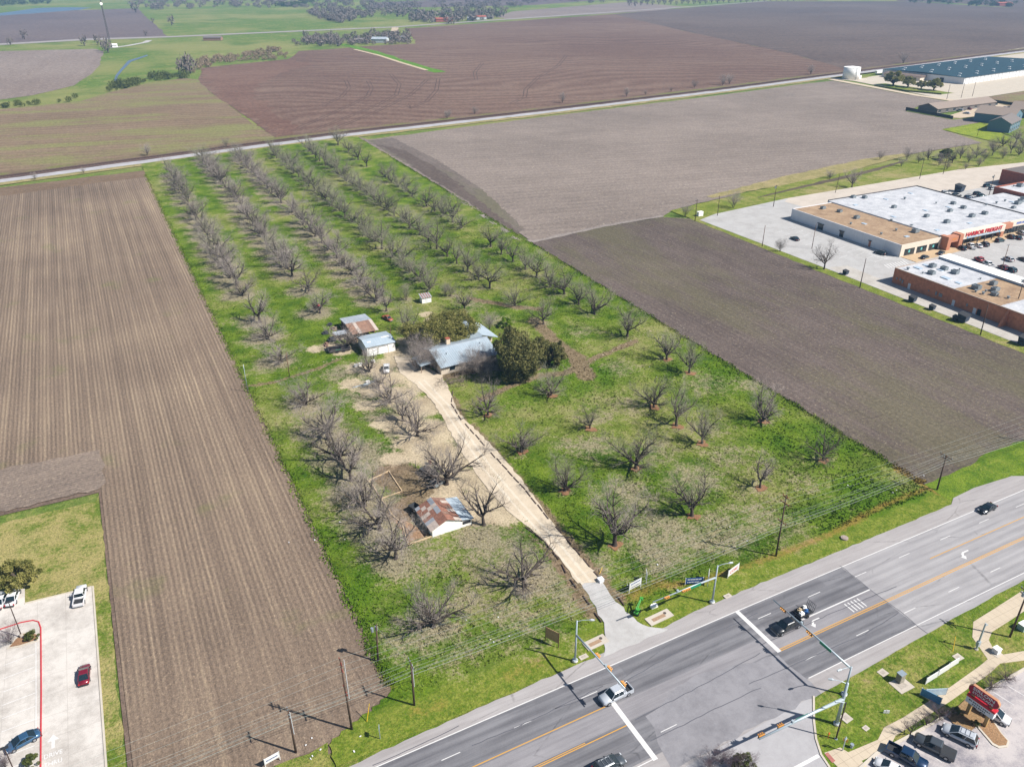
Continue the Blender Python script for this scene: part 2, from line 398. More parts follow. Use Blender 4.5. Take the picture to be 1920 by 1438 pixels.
def cover(X, Y):
    """what lies on the orchard floor: leaf litter / tan dirt / brown or orange soil / tall lush grass"""
    lit = np.zeros(X.shape); dirt = np.zeros(X.shape); soilw = np.zeros(X.shape); lush = np.zeros(X.shape)
    for r, x, y in ROW_TREES:
        rad = 6.2 if r < 3 else 5.2
        st = 0.90 if (r < 3 and y < 430) else (0.74 if r < 3 else 0.44)
        lit = np.maximum(lit, st * np.exp(-(((X - x + 1.5) / (rad * 1.15)) ** 2 + ((Y - y - 1) / (rad * 1.0)) ** 2)))
    for px, py, h, k in LONE:
        x, y = P(px, py); rad = {'m': 4.0, 'w': 6.5, 'y': 5.5, 'f': 5.5, 'h': 4.0}[k]; st = {'m': .42, 'w': .85, 'y': .7, 'f': .78, 'h': .6}[k]
        lit = np.maximum(lit, st * np.exp(-(((X - x) / rad) ** 2 + ((Y - y) / rad) ** 2)))
    for px, py, rad, st in [(1180, 760, 9, .5), (1300, 900, 11, .55), (1110, 840, 9, .55), (1240, 1000, 13, .62), (1180, 930, 10, .55), (1420, 960, 12, .5), (1370, 860, 10, .5), (1160, 690, 8, .5),
                            (1330, 720, 9, .5), (1490, 900, 9, .42), (1360, 1000, 12, .55), (560, 800, 7, .35), (640, 830, 8, .4), (960, 1150, 9, .5), (880, 1040, 7, .5), (1050, 1110, 7, .5), (640, 700, 8, .6), (680, 740, 8, .6),
                            (1000, 1180, 10, .4), (860, 1210, 8, .4), (1090, 620, 9, .45), (490, 690, 8, .35), (440, 600, 7, .3), (930, 600, 8, .55), (880, 570, 9, .55), (1100, 1060, 9, .5), (720, 870, 9, .75), (780, 1010, 7, .6), (650, 940, 8, .45), (900, 1010, 8, .75), (960, 1030, 8, .6), (600, 800, 9, .7), (640, 860, 9, .75), (670, 920, 9, .75), (700, 980, 9, .75), (740, 1040, 8, .75), (690, 850, 7, .7), (560, 760, 7, .6), (730, 960, 8, .8), (820, 1045, 7, .55), (700, 780, 5, .6), (1230, 1040, 9, .65), (1300, 1010, 10, .6), (1240, 850, 9, .5), (1120, 780, 8, .5), (1330, 800, 8, .5), (1400, 720, 7, .45), (1060, 830, 6, .5), (1480, 1000, 8, .45), (1010, 1080, 8, .7), (940, 1075, 8, .6), (860, 1130, 8, .5), (770, 1190, 8, .55)]:
        x, y = P(px, py)
        lit = np.maximum(lit, st * np.exp(-(((X - x) / rad) ** 2 + ((Y - y) / rad) ** 2)))
    lit = lit * np.where(X > 72, 1.0, 1.08)
    for px, py, rad in [(770, 690, 6), (735, 680, 5), (790, 720, 6), (800, 760, 7), (770, 770, 5), (815, 810, 8), (790, 850, 6), (850, 860, 7), (880, 900, 6), (905, 935, 7), (935, 965, 5), (700, 690, 5),
                        (670, 690, 4), (640, 660, 3.5), (840, 900, 5), (745, 662, 5), (760, 640, 4), (640, 630, 4), (620, 650, 4), (700, 655, 4), (790, 985, 3), (810, 600, 3), (870, 940, 4), (720, 700, 4), (745, 740, 7), (760, 800, 7), (725, 790, 5), (700, 730, 6), (735, 710, 6), (820, 850, 8), (770, 830, 6), (870, 850, 6), (690, 760, 4), (840, 930, 5), (890, 965, 5), (740, 860, 4), (660, 720, 4), (690, 640, 4), (590, 655, 3), (680, 615, 3), (760, 660, 5), (800, 590, 3), (900, 640, 3)]:
        x, y = P(px, py)
        dirt = np.maximum(dirt, fade(np.hypot(X - x, Y - y), rad * .8, rad * .45) * 0.95)
    for pl, wd, st in [([(905, 748), (960, 722), (1010, 705), (1060, 700), (1120, 670), (1190, 640)], 1.6, .75), ([(1035, 640), (1080, 670), (1100, 705)], 3.0, .8), ([(740, 890), (830, 930)], 5.5, .8), ([(760, 960), (790, 940)], 4.5, .7),
                       ([(880, 560), (960, 575), (1010, 580)], 2.0, .7), ([(455, 726), (520, 716), (600, 690), (640, 672)], 1.0, .75), ([(800, 700), (840, 705), (900, 690), (1000, 690), (1040, 640), (1000, 600)], 2.6, .7),
                       ([(885, 800), (970, 900), (1040, 985), (1100, 1055), (1140, 1105), (1165, 1125)], 1.6, .75), ([(850, 745), (870, 790)], 1.2, .7), ([(1035, 1040), (1075, 1090), (1110, 1150)], 1.7, .75), ([(960, 990), (1000, 1010), (1040, 1045)], 1.2, .6)]:
        soilw = np.maximum(soilw, st * fade(seg_dist([P(*p) for p in pl], X, Y), wd, 1.4))
    orange = np.zeros(X.shape)
    for pl, wd, st in [([(1240, 1100), (1330, 1085), (1460, 1040), (1560, 1000), (1650, 950), (1740, 915)], 1.0, .85), ([(700, 1260), (730, 1290)], 1.2, .6), ([(1690, 880), (1760, 920)], 2.2, .9), ([(1180, 1120), (1240, 1090)], 2.2, .6), ([(955, 1265), (1020, 1240)], 2.0, .45), ([(780, 1335), (830, 1320)], 1.8, .5)]:
        orange = np.maximum(orange, st * fade(seg_dist([P(*p) for p in pl], X, Y), wd, 1.1))
    for px, py, rad, st in [(700, 830, 6, .8), (640, 760, 5, .6), (800, 1120, 12, .7), (700, 1200, 12, .6), (900, 1180, 9, .5), (1700, 930, 8, .9), (1620, 920, 9, .8), (1560, 830, 8, .7), (1480, 850, 9, .6), (1350, 700, 8, .7), (960, 760, 6, .6), (1100, 740, 9, .6), (1120, 700, 8, .7),
                            (530, 800, 7, .4), (610, 1000, 6, .5), (680, 1120, 8, .7), (1010, 1010, 5, .6), (480, 330, 40, .4), (1600, 960, 8, .9)]:
        x, y = P(px, py)
        lush = np.maximum(lush, st * np.exp(-(((X - x) / rad) ** 2 + ((Y - y) / rad) ** 2)))
    return lit, dirt, np.maximum(soilw, 0), orange, lush

# ------------------------------------------------------------------ ground materials
def orchard_mat(name, tuft=False):
    n = NT(name)
    ca = n.sepc(n.attr('cover')); cb = n.sepc(n.attr('cover2'))
    b = n.noise(0.16, 4, 0.6); m = n.noise(0.55, 4, 0.65); f = n.noise(1.9, 4, 0.75); ff = n.noise(5.5, 3, 0.7)
    big = n.noise(0.03, 3, 0.55)
    nz = n.math('SUBTRACT', n.math('ADD', n.math('MULTIPLY', b, 0.5), n.math('ADD', n.math('MULTIPLY', m, 0.55), n.math('MULTIPLY', f, 0.55))), 0.8)
    nz = n.math('MULTIPLY', nz, 2.0)
    g = n.mix(n.step(n.math('ADD', n.math('MULTIPLY', b, 0.55), n.math('MULTIPLY', f, 0.45)), 0.36, 0.62), c(64, 99, 12), c(124, 146, 42))
    g = n.mix(n.math('MULTIPLY', n.step(big, 0.45, 0.62), 0.5), g, c(146, 152, 74))
    g = n.mix(n.math('MULTIPLY', cb[1], 0.75), g, n.mix(f, c(58, 100, 10), c(104, 142, 26)))
    g = n.mix(n.math('MULTIPLY', n.step(n.math('ADD', n.math('MULTIPLY', nz, .5), big), 0.52, 0.74), 0.7), g, c(166, 160, 108))
    g = n.mix(n.math('MULTIPLY', cb[2], .9), g, n.mix(n.step(n.math('ADD', n.math('MULTIPLY', m, .5), n.math('MULTIPLY', f, .5)), .38, .62), c(98, 124, 32), c(150, 156, 66)))
    lw = n.step(n.math('MULTIPLY_ADD', nz, 0.9, ca[0]), 0.24, 0.72)
    lcol = n.mix(n.step(n.math('ADD', n.math('MULTIPLY', f, .5), n.math('MULTIPLY', ff, .5)), 0.38, 0.62), c(130, 114, 98), c(196, 180, 160))
    lcol = n.mix(n.step(m, 0.5, 0.7), lcol, c(176, 163, 128))
    col = n.mix(n.math('MULTIPLY', lw, 0.80), g, lcol)
    sw = n.step(n.math('MULTIPLY_ADD', nz, 0.7, ca[2]), 0.32, 0.6)
    scol = n.mix(n.step(n.math('ADD', n.math('MULTIPLY', f, .6), n.math('MULTIPLY', m, .4)), 0.36, 0.64), c(112, 90, 74), c(168, 146, 120))
    col = n.mix(n.math('MULTIPLY', sw, 0.9), col, scol)
    ow = n.step(n.math('MULTIPLY_ADD', nz, 0.7, cb[0]), 0.3, 0.9)
    col = n.mix(n.math('MULTIPLY', ow, 0.6), col, c(174, 130, 74))
    dw = n.step(n.math('MULTIPLY_ADD', nz, 0.8, ca[1]), 0.26, 0.66)
    dcol = n.mix(n.step(n.math('ADD', n.math('MULTIPLY', b, .6), n.math('MULTIPLY', f, .4)), 0.36, 0.64), c(186, 168, 142), c(222, 204, 174))
    col = n.mix(n.math('MULTIPLY', dw, 0.95), col, dcol)
    dk = n.math('MULTIPLY', n.step(ff, 0.44, 0.28), n.math('SUBTRACT', 0.34, n.math('MULTIPLY', dw, 0.4)))
    col = n.mix(dk, col, c(60, 82, 30))
    gr = n.noise(2.1, 5, 0.85)
    col = n.mix(1.0, col, n.ramp(gr, [(0.34, (.6, .62, .58, 1)), (0.5, (.98, .98, .98, 1)), (0.66, (1.3, 1.28, 1.25, 1))]), 'MULTIPLY')
    return n.done(col, 0.95, None if tuft else n.bump(n.math('ADD', f, n.math('MULTIPLY', ff, 0.7)), 0.8, 0.22), spec=0.12)
M_ORCH = orchard_mat('orchard_floor')
M_PAST = grass('pasture', c(88, 118, 46), c(126, 146, 62), c(158, 154, 96), c(168, 150, 118), 0.5, wide=.7)
M_LAWN = grass('verge_grass', c(88, 118, 28), c(134, 150, 52), c(164, 156, 92), c(170, 148, 112), 0.6)
M_DRYGR = grass('dry_grass', c(150, 142, 92), c(176, 164, 112), c(190, 172, 128), c(176, 152, 120), 0.6)
M_LEFT = None

def set_cover(me, X, Y):
    lit, dirt, so, orr, lu = cover(X, Y); n = len(X); on = np.ones(n)
    for nm, a in (('cover', np.stack([lit, dirt, so, on], 1)), ('cover2', np.stack([orr, lu, np.clip((88.3 + .5 * np.sin(X * .6) - Y) / 1.2, 0, 1), on], 1))):
        at = me.attributes.new(nm, 'FLOAT_COLOR', 'POINT'); at.data.foreach_set('color', a.astype(np.float32).ravel())

# ------------------------------------------------------------------ the ground to the horizon, far fields
sheet('ground', [(-9000, -900), (11000, -900), (11000, 9000), (-9000, 9000)], -0.30, M_PAST)
def far(name, mat, z, *px, jit=0.0, step=0.0): return sheet(name, PP(*px), z, mat, jit, step)
M_F1 = soil('stubble_field', c(128, 108, 88), c(164, 142, 116), c(178, 164, 128), ang=R(-80), big=0.006, fine=0.35, straw_amt=.4, green=c(140, 142, 86), green_amt=.75, row=9, rowamt=.5)
M_F2 = soil('brown_field', c(112, 86, 74), c(152, 128, 112), c(172, 152, 132), ang=R(-72), big=0.0035, fine=0.25, straw_amt=.35, row=22, rowamt=.55, curve=0.0045)
M_F3 = soil('grey_field', c(140, 124, 116), c(170, 156, 146), c(190, 178, 166), ang=R(10), big=0.006, fine=0.2, straw_amt=.5)
M_F4 = soil('dull_field', c(112, 98, 98), c(140, 124, 118), c(160, 140, 126), ang=R(-80), big=0.004, fine=0.12, straw_amt=.3)
M_F5 = soil('dark_field', c(98, 82, 75), c(138, 120, 109), c(154, 138, 122), ang=R(-75), big=0.003, fine=0.15, straw_amt=.3)
far('stubble_field', M_F1, -0.12, (-260, 232), (0, 205), (150, 190), (210, 172), (280, 155), (345, 147), (370, 149), (400, 178), (450, 213), (521, 264), (300, 291), (0, 331), (-260, 366), jit=1.2, step=14)
far('brown_field', M_F2, -0.14, (371, 150), (376, 128), (540, 111), (560, 96), (640, 91), (700, 86), (780, 82), (768, 60), (757, 54), (960, 40), (1150, 27), (1290, 60), (1480, 100), (1560, 122), (1600, 134), (1340, 168), (1000, 209), (640, 250), (521, 263), (450, 212), (400, 177), jit=2, step=25)
far('dark_field', M_F5, -0.13, (1150, 27), (1290, 15), (1440, 3), (1700, 3), (1920, 17), (2600, 60), (2600, 30), (1920, 95), (1600, 134), (1560, 122), (1480, 100), (1290, 60))
far('grey_field', M_F3, -0.14, (-300, 100), (0, 96), (180, 92), (194, 97), (190, 112), (178, 132), (140, 160), (60, 179), (0, 187), (-300, 210), jit=2, step=25)
far('dull_field', M_F4, -0.16, (-300, 40), (0, 30), (130, 20), (258, 16), (316, 70), (200, 74), (0, 82), (-300, 92), jit=3, step=40)
far('pale_field', M_F3, -0.16, (930, 32), (960, 22), (1180, 4), (1280, 13), (1240, 20), (955, 37))
far('upper_field', M_F4, -0.18, (690, 6), (860, -2), (1160, -2), (1000, 10), (700, 16))
far('east_upper_field', M_F5, -0.18, (1680, 2), (1700, -6), (2400, 0), (2400, 30), (1920, 17), (1800, 7))
M_WATER = NT('water').done(c(96, 116, 136), 0.35, spec=0.4)
far('pond', M_WATER, -0.10, (-200, 34), (0, 25), (70, 15.5), (120, 14), (172, 15), (150, 19), (60, 26), (0, 30), (-200, 44), jit=3, step=40)
far('creek', M_WATER, -0.10, *[(213, 152), (217, 141), (226, 130), (240, 114), (276, 103), (277, 105), (246, 116), (230, 132), (221, 143), (219, 153)])
# roads far off
M_GRAVEL = paved('gravel', c(206, 202, 198), c(170, 162, 154), stain=.6)
M_CALICHE = paved('caliche', c(218, 198, 168), c(178, 156, 128), stain=.7)
M_FARROAD = paved('far_asphalt', c(176, 168, 164), c(150, 142, 138), stain=.6)
far('country_road', M_FARROAD, -0.06, *[(-200, 103), (0, 85), (160, 76), (320, 70.5), (620, 57), (740, 52), (940, 38), (1280, 14.5), (1440, 3), (1438, 2.2), (1278, 13.6), (938, 36.6), (740, 50.2), (620, 55), (320, 68.2), (160, 73), (0, 82), (-200, 99)])
sheet('farm_lane', ribbon(PP((280, 76), (272, 80), (240, 86), (210, 90)), 9), -0.05, M_GRAVEL)
sheet('dirt_lane', ribbon(PP((741, 52), (737, 68)), 12), -0.05, M_CALICHE)
sheet('grass_bank', ribbon(PP((640, 83), (700, 97), (760, 117), (826, 136)), 13), -0.06, grass('bank_grass', c(84, 130, 30), c(120, 160, 50), c(170, 160, 110), c(170, 150, 120), .2), 1.5, 12)
sheet('farm_track', ribbon(PP((665, 93), (710, 104), (750, 117), (800, 132)), 5), -0.03, M_CALICHE)
# the railway
RAIL = [(-900, 353)] + PP((0, 333), (200, 306.5), (500, 267), (640, 249.5), (1000, 209), (1340, 168.5), (1560, 140), (1920, 94), (2500, 20))
RAIL[0] = (RAIL[1][0] - 500, RAIL[1][1] - 95)
RAILD = dense(RAIL, 40)
sheet('railway_bed', ribbon(RAILD, 10), 0.04, soil('rail_ballast', c(96, 76, 70), c(130, 108, 98), c(150, 136, 128), ang=R(-78), fine=.5), .5, 8)
def offset(pl, d):
    out = []
    for i in range(len(pl)):
        a = Vector(pl[max(i - 1, 0)][:2]); b = Vector(pl[min(i + 1, len(pl) - 1)][:2]); t = (b - a).normalized()
        out.append((pl[i][0] - t.y * d, pl[i][1] + t.x * d))
    return out
sheet('railway_service_road', ribbon(offset(RAILD, -9.2), 8.5), 0.05, paved('service_gravel', c(196, 194, 198), c(160, 154, 152), stain=.7), .6, 8)
sheet('railway_verge', ribbon(offset(RAILD, -16.5), 7), 0.02, M_DRYGR, .8, 8)
sheet('railway_far_verge', ribbon(offset(RAILD, 8), 7), 0.02, soil('weedy_verge', c(120, 100, 82), c(150, 134, 104), c(170, 160, 120), fine=.5, green=c(120, 130, 60), green_amt=.6), .8, 8)
rt = thing('railway_track', 'single railway track with rusty steel rails on dark ballast', 'railway', (RAIL[1][0], RAIL[1][1], 0))
for d in (-0.75, 0.75):
    q = [(x - RAIL[1][0], y - RAIL[1][1], 0.32) for x, y in offset(RAILD, 0.6 + d)]
    MB().tube(q, 0.11, 4).build('rail', plain('rail_steel', c(88, 66, 58), 0.6, 0.3), rt)
mb = MB(); acc = 0
tl = dense(offset(RAILD, 0.6), 1.8)
for i in range(0, len(tl) - 1):
    x, y = tl[i]
    if -60 < x < 760:
        a = math.atan2(tl[i + 1][1] - y, tl[i + 1][0] - x); mb.box(x - RAIL[1][0], y - RAIL[1][1], 0.05, 0.35, 2.6, 0.17, a)
so = mb.build('sleepers', plain('sleeper_wood', c(84, 70, 64), .9), rt); so['kind'] = 'stuff'

# ------------------------------------------------------------------ near fields
def left_material():
    n = NT('striped_field')
    x, y, z = n.sep(n.pos())
    u = n.math('MULTIPLY_ADD', y, 0.0085, x)
    wob = n.math('MULTIPLY', n.noise(0.25, 2, .5, n.mapping(n.pos(), scale=(1, .12, 1))), 0.5)
    s = n.math('SINE', n.math('MULTIPLY', n.math('ADD', u, wob), 2 * PI / 0.97))
    band = n.noise(1.0, 3, 0.6, n.comb(n.math('MULTIPLY', u, 0.42), n.math('MULTIPLY', y, 0.004)))
    fineband = n.noise(1.0, 2, 0.6, n.comb(n.math('MULTIPLY', u, 1.6), n.math('MULTIPLY', y, 0.02)))
    big = n.noise(0.018, 4, 0.6)
    f1 = n.noise(0.9, 4, 0.72, n.mapping(n.pos(), scale=(2.2, 1, 1))); f2 = n.noise(3.2, 3, 0.7)
    hl = n.step(n.math('MULTIPLY_ADD', big, 18.0, y), 108, 126)            # headland: rows stop near the road
    a = n.math('MULTIPLY', s, n.math('MULTIPLY', hl, n.math('MULTIPLY_ADD', fineband, 0.16, -0.03)))
    a = n.math('ADD', a, n.math('MULTIPLY_ADD', band, 0.42, n.math('MULTIPLY_ADD', fineband, 0.26, 0.085)))
    a = n.math('MULTIPLY_ADD', n.math('ADD', n.math('MULTIPLY', big, .6), n.math('MULTIPLY', n.noise(0.006, 3, .5), .5)), 0.6, n.math('SUBTRACT', a, 0.28))
    a = n.math('MULTIPLY_ADD', n.math('ADD', n.math('MULTIPLY', f1, .6), n.math('MULTIPLY', f2, .4)), 0.55, n.math('SUBTRACT', a, 0.27))
    col = n.ramp(a, [(0.24, c(96, 83, 73)), (0.50, c(142, 124, 108)), (0.78, c(192, 172, 144))])
    col = n.mix(n.math('MULTIPLY', n.step(n.math('ADD', n.math('MULTIPLY', f1, .5), n.math('MULTIPLY', f2, .5)), .57, .70), .55), col, c(206, 186, 160))
    col = n.mix(n.math('MULTIPLY', n.step(n.noise(0.05, 4, .6), .60, .72), .35), col, c(120, 126, 74))
    gr = n.noise(1.6, 5, 0.88)
    col = n.mix(1.0, col, n.ramp(gr, [(0.34, (.66, .66, .67, 1)), (0.5, (.99, .99, .99, 1)), (0.66, (1.34, 1.31, 1.26, 1))]), 'MULTIPLY')
    return n.done(col, 0.95, n.bump(n.math('ADD', f1, f2), 0.7, 0.15), spec=0.12)
M_LEFT = left_material()
def rows(name, x0, x1, ys, yn, amp=0.06, seg=14):
    """ploughed field: a true ridge and furrow every 0.97 m"""
    xs = np.arange(x0, x1, 0.97 / 4); vs = []; fs = []
    for i, x in enumerate(xs):
        a, b = ys(x), yn(x)
        for k in range(seg + 1):
            y = a + (b - a) * k / seg
            vs.append((x - (y - 91) * 0.0085, y, amp * (math.sin(i * PI / 2) * 0.5) * min(1, max(0.15, (y - 100) / 20))))
    for i in range(len(xs) - 1):
        for k in range(seg):
            p = i * (seg + 1) + k; fs.append((p, p + seg + 1, p + seg + 2, p + 1))
    o = MB().add(vs, fs).build(name, M_LEFT, smooth=True)
    return tag(o, kind='structure')
sx = lambda x: 24.1
LN = lambda x: 487 + (x - 21) * 0.15
rows('ploughed_field', -330, 24.4, lambda x: 176.0 if x < -14.6 else 85.6 + max(0, x - 12) * .44, LN)
sheet('field_base', [(-340, 178), (-16, 173), (-15.2, 84), (12, 84), (24.4, 91), (22, 492), (-340, 440)], -0.13, soil('field_soil', c(110, 94, 84), c(150, 130, 114), c(180, 160, 140)))
sheet('field_headland', [(-340, 432), (21.5, 486.5), (21.0, 503), (-45, 496), (-340, 446)], 0.03, soil('headland', c(120, 100, 82), c(156, 134, 112), c(180, 156, 130), ang=R(-78), fine=.6), 1.0, 8)
M_E = soil('dark_plough', c(96, 85, 80), c(132, 118, 111), c(182, 167, 147), ang=R(0), fine=0.85, straw_amt=.75, row=1.94, rowamt=.25, green=c(112, 112, 70), green_amt=.35, streak=9)
M_NE = soil('pale_plough', c(134, 122, 114), c(170, 156, 146), c(202, 188, 168), ang=R(-79), fine=0.5, straw_amt=.8, row=5.8, rowamt=.35, streak=12)
EP = PP((1000, 455), (1120, 427), (1242, 407))
sheet('east_field', [(150.9, 84), (151.4, 93), (153.5, 200), (155.5, 290)] + EP + [(238.2, 285), (237.6, 200), (238.5, 128), (240, 84)], 0.0, M_E, .5, 4)
NEP = PP((1244, 405), (1262, 394), (1440, 349), (1560, 322), (1700, 290), (1842, 268), (1766, 243), (1840, 229), (1905, 212), (1786, 225), (1697, 209), (1735, 196), (1785, 192), (1690, 176), (1560, 152))
sheet('north_field', [(156.5, 298), (159, 548)] + offset(RAILD, -13)[22:0:-1][:0] + PP((690, 262), (1000, 222), (1340, 180), (1520, 156)) + NEP[::-1] + [(EP[1][0], EP[1][1]), (EP[0][0], EP[0][1])], -0.02, M_NE, .8, 6)
sheet('field_edge_band', PP((690, 264), (738, 259), (820, 300), (900, 352), (985, 430), (960, 436), (900, 392), (800, 330)), 0.012, soil('band_soil', c(112, 101, 95), c(144, 132, 124), c(176, 162, 146), fine=.5, green=c(112, 114, 74), green_amt=.4), .7, 2)
sheet('tractor_track', ribbon(PP((840, 362), (890, 392), (935, 425), (965, 446), (1000, 453), (1060, 440), (1130, 424), (1242, 405)), 2.6), 0.03, soil('track_soil', c(150, 140, 134), c(182, 172, 164), c(202, 194, 184), fine=.7), .5, 3)
M_DAMP = soil('damp_soil', c(96, 84, 78), c(128, 115, 107), c(160, 148, 132), fine=.4)
for q_ in ([(690, 268), (720, 276), (800, 330), (880, 378), (930, 420), (960, 440), (985, 446), (960, 425), (905, 380), (840, 330), (760, 282)],):
    sheet('damp_soil', PP(*q_), .016, M_DAMP, 1.5, 4)
M_RUT = soil('wheel_ruts', c(92, 72, 64), c(120, 98, 88), c(140, 120, 108), fine=.3)
for q_ in ([(690, 152), (697, 165), (690, 180), (664, 194), (615, 216), (560, 240)], [(733, 140), (749, 158), (743, 178), (706, 198), (650, 220), (585, 246)], [(822, 148), (818, 170), (800, 190), (770, 203), (765, 198)], [(1062, 104), (1046, 124), (1008, 146), (986, 168), (984, 182), (960, 194)], [(648, 150), (655, 165), (640, 182), (600, 200)], [(905, 118), (890, 136), (893, 150)], [(800, 150), (770, 178), (700, 212), (620, 244)]):
    for d_ in (-1.6, 1.6): sheet('wheel_rut', ribbon(dense(offset(dense(PP(*q_), 14), d_), 6), .9), -.11, M_RUT)
sheet('red_soil', PP((376, 133), (440, 122), (540, 113), (590, 122), (520, 140), (470, 165), (500, 200), (560, 240), (520, 260), (450, 211), (400, 176)), -.125, soil('red_soil', c(114, 84, 72), c(152, 124, 108), c(170, 148, 128), ang=R(-72), fine=.25, big=.006), 7, 9)
# the orchard floor: a fine grid with litter, dirt, soil and lush patches stored per point
gx = np.arange(11.0, 162.0, 0.75); gy = np.arange(81.0, 552.0, 0.75)
X, Y = np.meshgrid(gx, gy)
Wn = 24.3 - (Y - 91) * 0.0085
En = 151.2 + (Y - 93) * 0.0165
Nn = 534 + (X - 88) * 0.175
Sn = 81.6 + (X - 40) * .012
W2 = np.where(Y < 91, np.clip(24.3 - (91 - Y) * 2.4, 12.2, 24.3), Wn)
Xc = np.clip(X, W2, En); Yc = np.clip(Y, Sn, Nn)
keep = (X > W2 - .8) & (X < En + .8) & (Y < Nn + .8) & (Y > Sn - .8)
jx = 0.25 * np.sin(Y * 2.1) * np.sin(Y * .77)
Z = 0.05 + 0.05 * np.sin(X * .31 + np.sin(Y * .23)) * np.sin(Y * .27) + rng.uniform(-.03, .03, X.shape)
Z = np.where(Yc < 92, np.minimum(Z, 0.08), Z)
idx = -np.ones(X.shape, int); idx[keep] = np.arange(keep.sum())
vs = np.stack([(Xc + jx)[keep], Yc[keep], Z[keep]], 1)
a, b, d, e = idx[:-1, :-1].ravel(), idx[:-1, 1:].ravel(), idx[1:, 1:].ravel(), idx[1:, :-1].ravel()
ok = (a >= 0) & (b >= 0) & (d >= 0) & (e >= 0)
fs = np.stack([a, b, d, e], 1)[ok]
me = bpy.data.meshes.new('orchard_floor'); me.from_pydata(vs.tolist(), [], fs.tolist()); me.materials.append(M_ORCH)
set_cover(me, vs[:, 0], vs[:, 1]); me.polygons.foreach_set('use_smooth', [True] * len(fs)); me.update()
og = bpy.data.objects.new('orchard_floor', me); COL.objects.link(og); tag(og, kind='structure')
# rough grass tufts on it, thicker where the grass is long
def tufts(name, n, x0, x1, y0, y1, hmin, hmax, dens):
    xs = rng.uniform(x0, x1, n); ys = y0 + (y1 - y0) * rng.uniform(0, 1, n) ** 1.35
    lit, dirt, so_, orr, lu = cover(xs, ys)
    k = (rng.uniform(0, 1, n) < np.clip(1 - dirt * 1.2 - so_ * .6, 0, 1)) & (xs > 24.6 - (ys - 91) * .0085) & (xs < 151 + (ys - 93) * .0165)
    k &= ~pts_in([P(*q) for q in [(1130, 1225), (1245, 1180), (1185, 1145), (1130, 1075), (1040, 980), (935, 830), (845, 735), (820, 690), (740, 650), (740, 720), (870, 800), (1000, 990), (1080, 1090)]], xs, ys)
    k &= ys > 88.6 + 0 * xs
    xs, ys, lit, lu = xs[k], ys[k], lit[k], lu[k]; m = len(xs)
    h = rng.uniform(hmin, hmax, m) * (1 + 0.6 * lu - .35 * lit); wd = rng.uniform(.10, .26, m)
    V = np.zeros((m, 3, 3, 3)); 
    for t in range(3):
        an = rng.uniform(0, 2 * PI, m); ox = rng.uniform(-.18, .18, m); oy = rng.uniform(-.18, .18, m); le = rng.uniform(-.25, .25, (2, m))
        V[:, t, 0] = np.stack([xs + ox - np.cos(an) * wd, ys + oy - np.sin(an) * wd, 0 * h], 1)
        V[:, t, 1] = np.stack([xs + ox + np.cos(an) * wd, ys + oy + np.sin(an) * wd, 0 * h], 1)
        V[:, t, 2] = np.stack([xs + ox + le[0], ys + oy + le[1], h], 1)
    V = V.reshape(-1, 3)
    mt = bpy.data.meshes.new(name); mt.from_pydata(V.tolist(), [], np.arange(len(V)).reshape(-1, 3).tolist()); mt.materials.append(orchard_mat('tuft_grass', True))
    set_cover(mt, V[:, 0], V[:, 1])
    o = bpy.data.objects.new(name, mt); COL.objects.link(o)
    return tag(o, 'rough grass and weeds growing over the orchard floor', 'grass', kind='stuff')
tufts('grass', 85000, 22, 155, 84, 330, .09, .30, 1)
# ragged grass spilling over the field edges
edge_n = 16000; ey = 92 + 400 * rng.uniform(0, 1, edge_n) ** 1.6; el_ = rng.uniform(0, 1, edge_n) < .5
ex = np.where(el_, 24.2 - (ey - 91) * .0085, 151.2 + (ey - 93) * .0165) + rng.normal(0, .55, edge_n) + .5 * np.sin(ey * .7) * np.sin(ey * .23)
EV = np.zeros((edge_n, 3, 3)); ea = rng.uniform(0, 2 * PI, edge_n); ew = rng.uniform(.12, .3, edge_n); eh = rng.uniform(.12, .45, edge_n)
EV[:, 0] = np.stack([ex - np.cos(ea) * ew, ey - np.sin(ea) * ew, 0 * ex], 1); EV[:, 1] = np.stack([ex + np.cos(ea) * ew, ey + np.sin(ea) * ew, 0 * ex], 1); EV[:, 2] = np.stack([ex + rng.uniform(-.3, .3, edge_n), ey + rng.uniform(-.3, .3, edge_n), eh], 1)
mt = bpy.data.meshes.new('field_edge_weeds'); mt.from_pydata(EV.reshape(-1, 3).tolist(), [], np.arange(edge_n * 3).reshape(-1, 3).tolist()); mt.materials.append(orchard_mat('weed_grass', True)); set_cover(mt, EV.reshape(-1, 3)[:, 0], EV.reshape(-1, 3)[:, 1])
ewo = bpy.data.objects.new('field_edge_weeds', mt); COL.objects.link(ewo); tag(ewo, 'ragged weeds along the edges of the ploughed fields', 'weeds', kind='stuff')
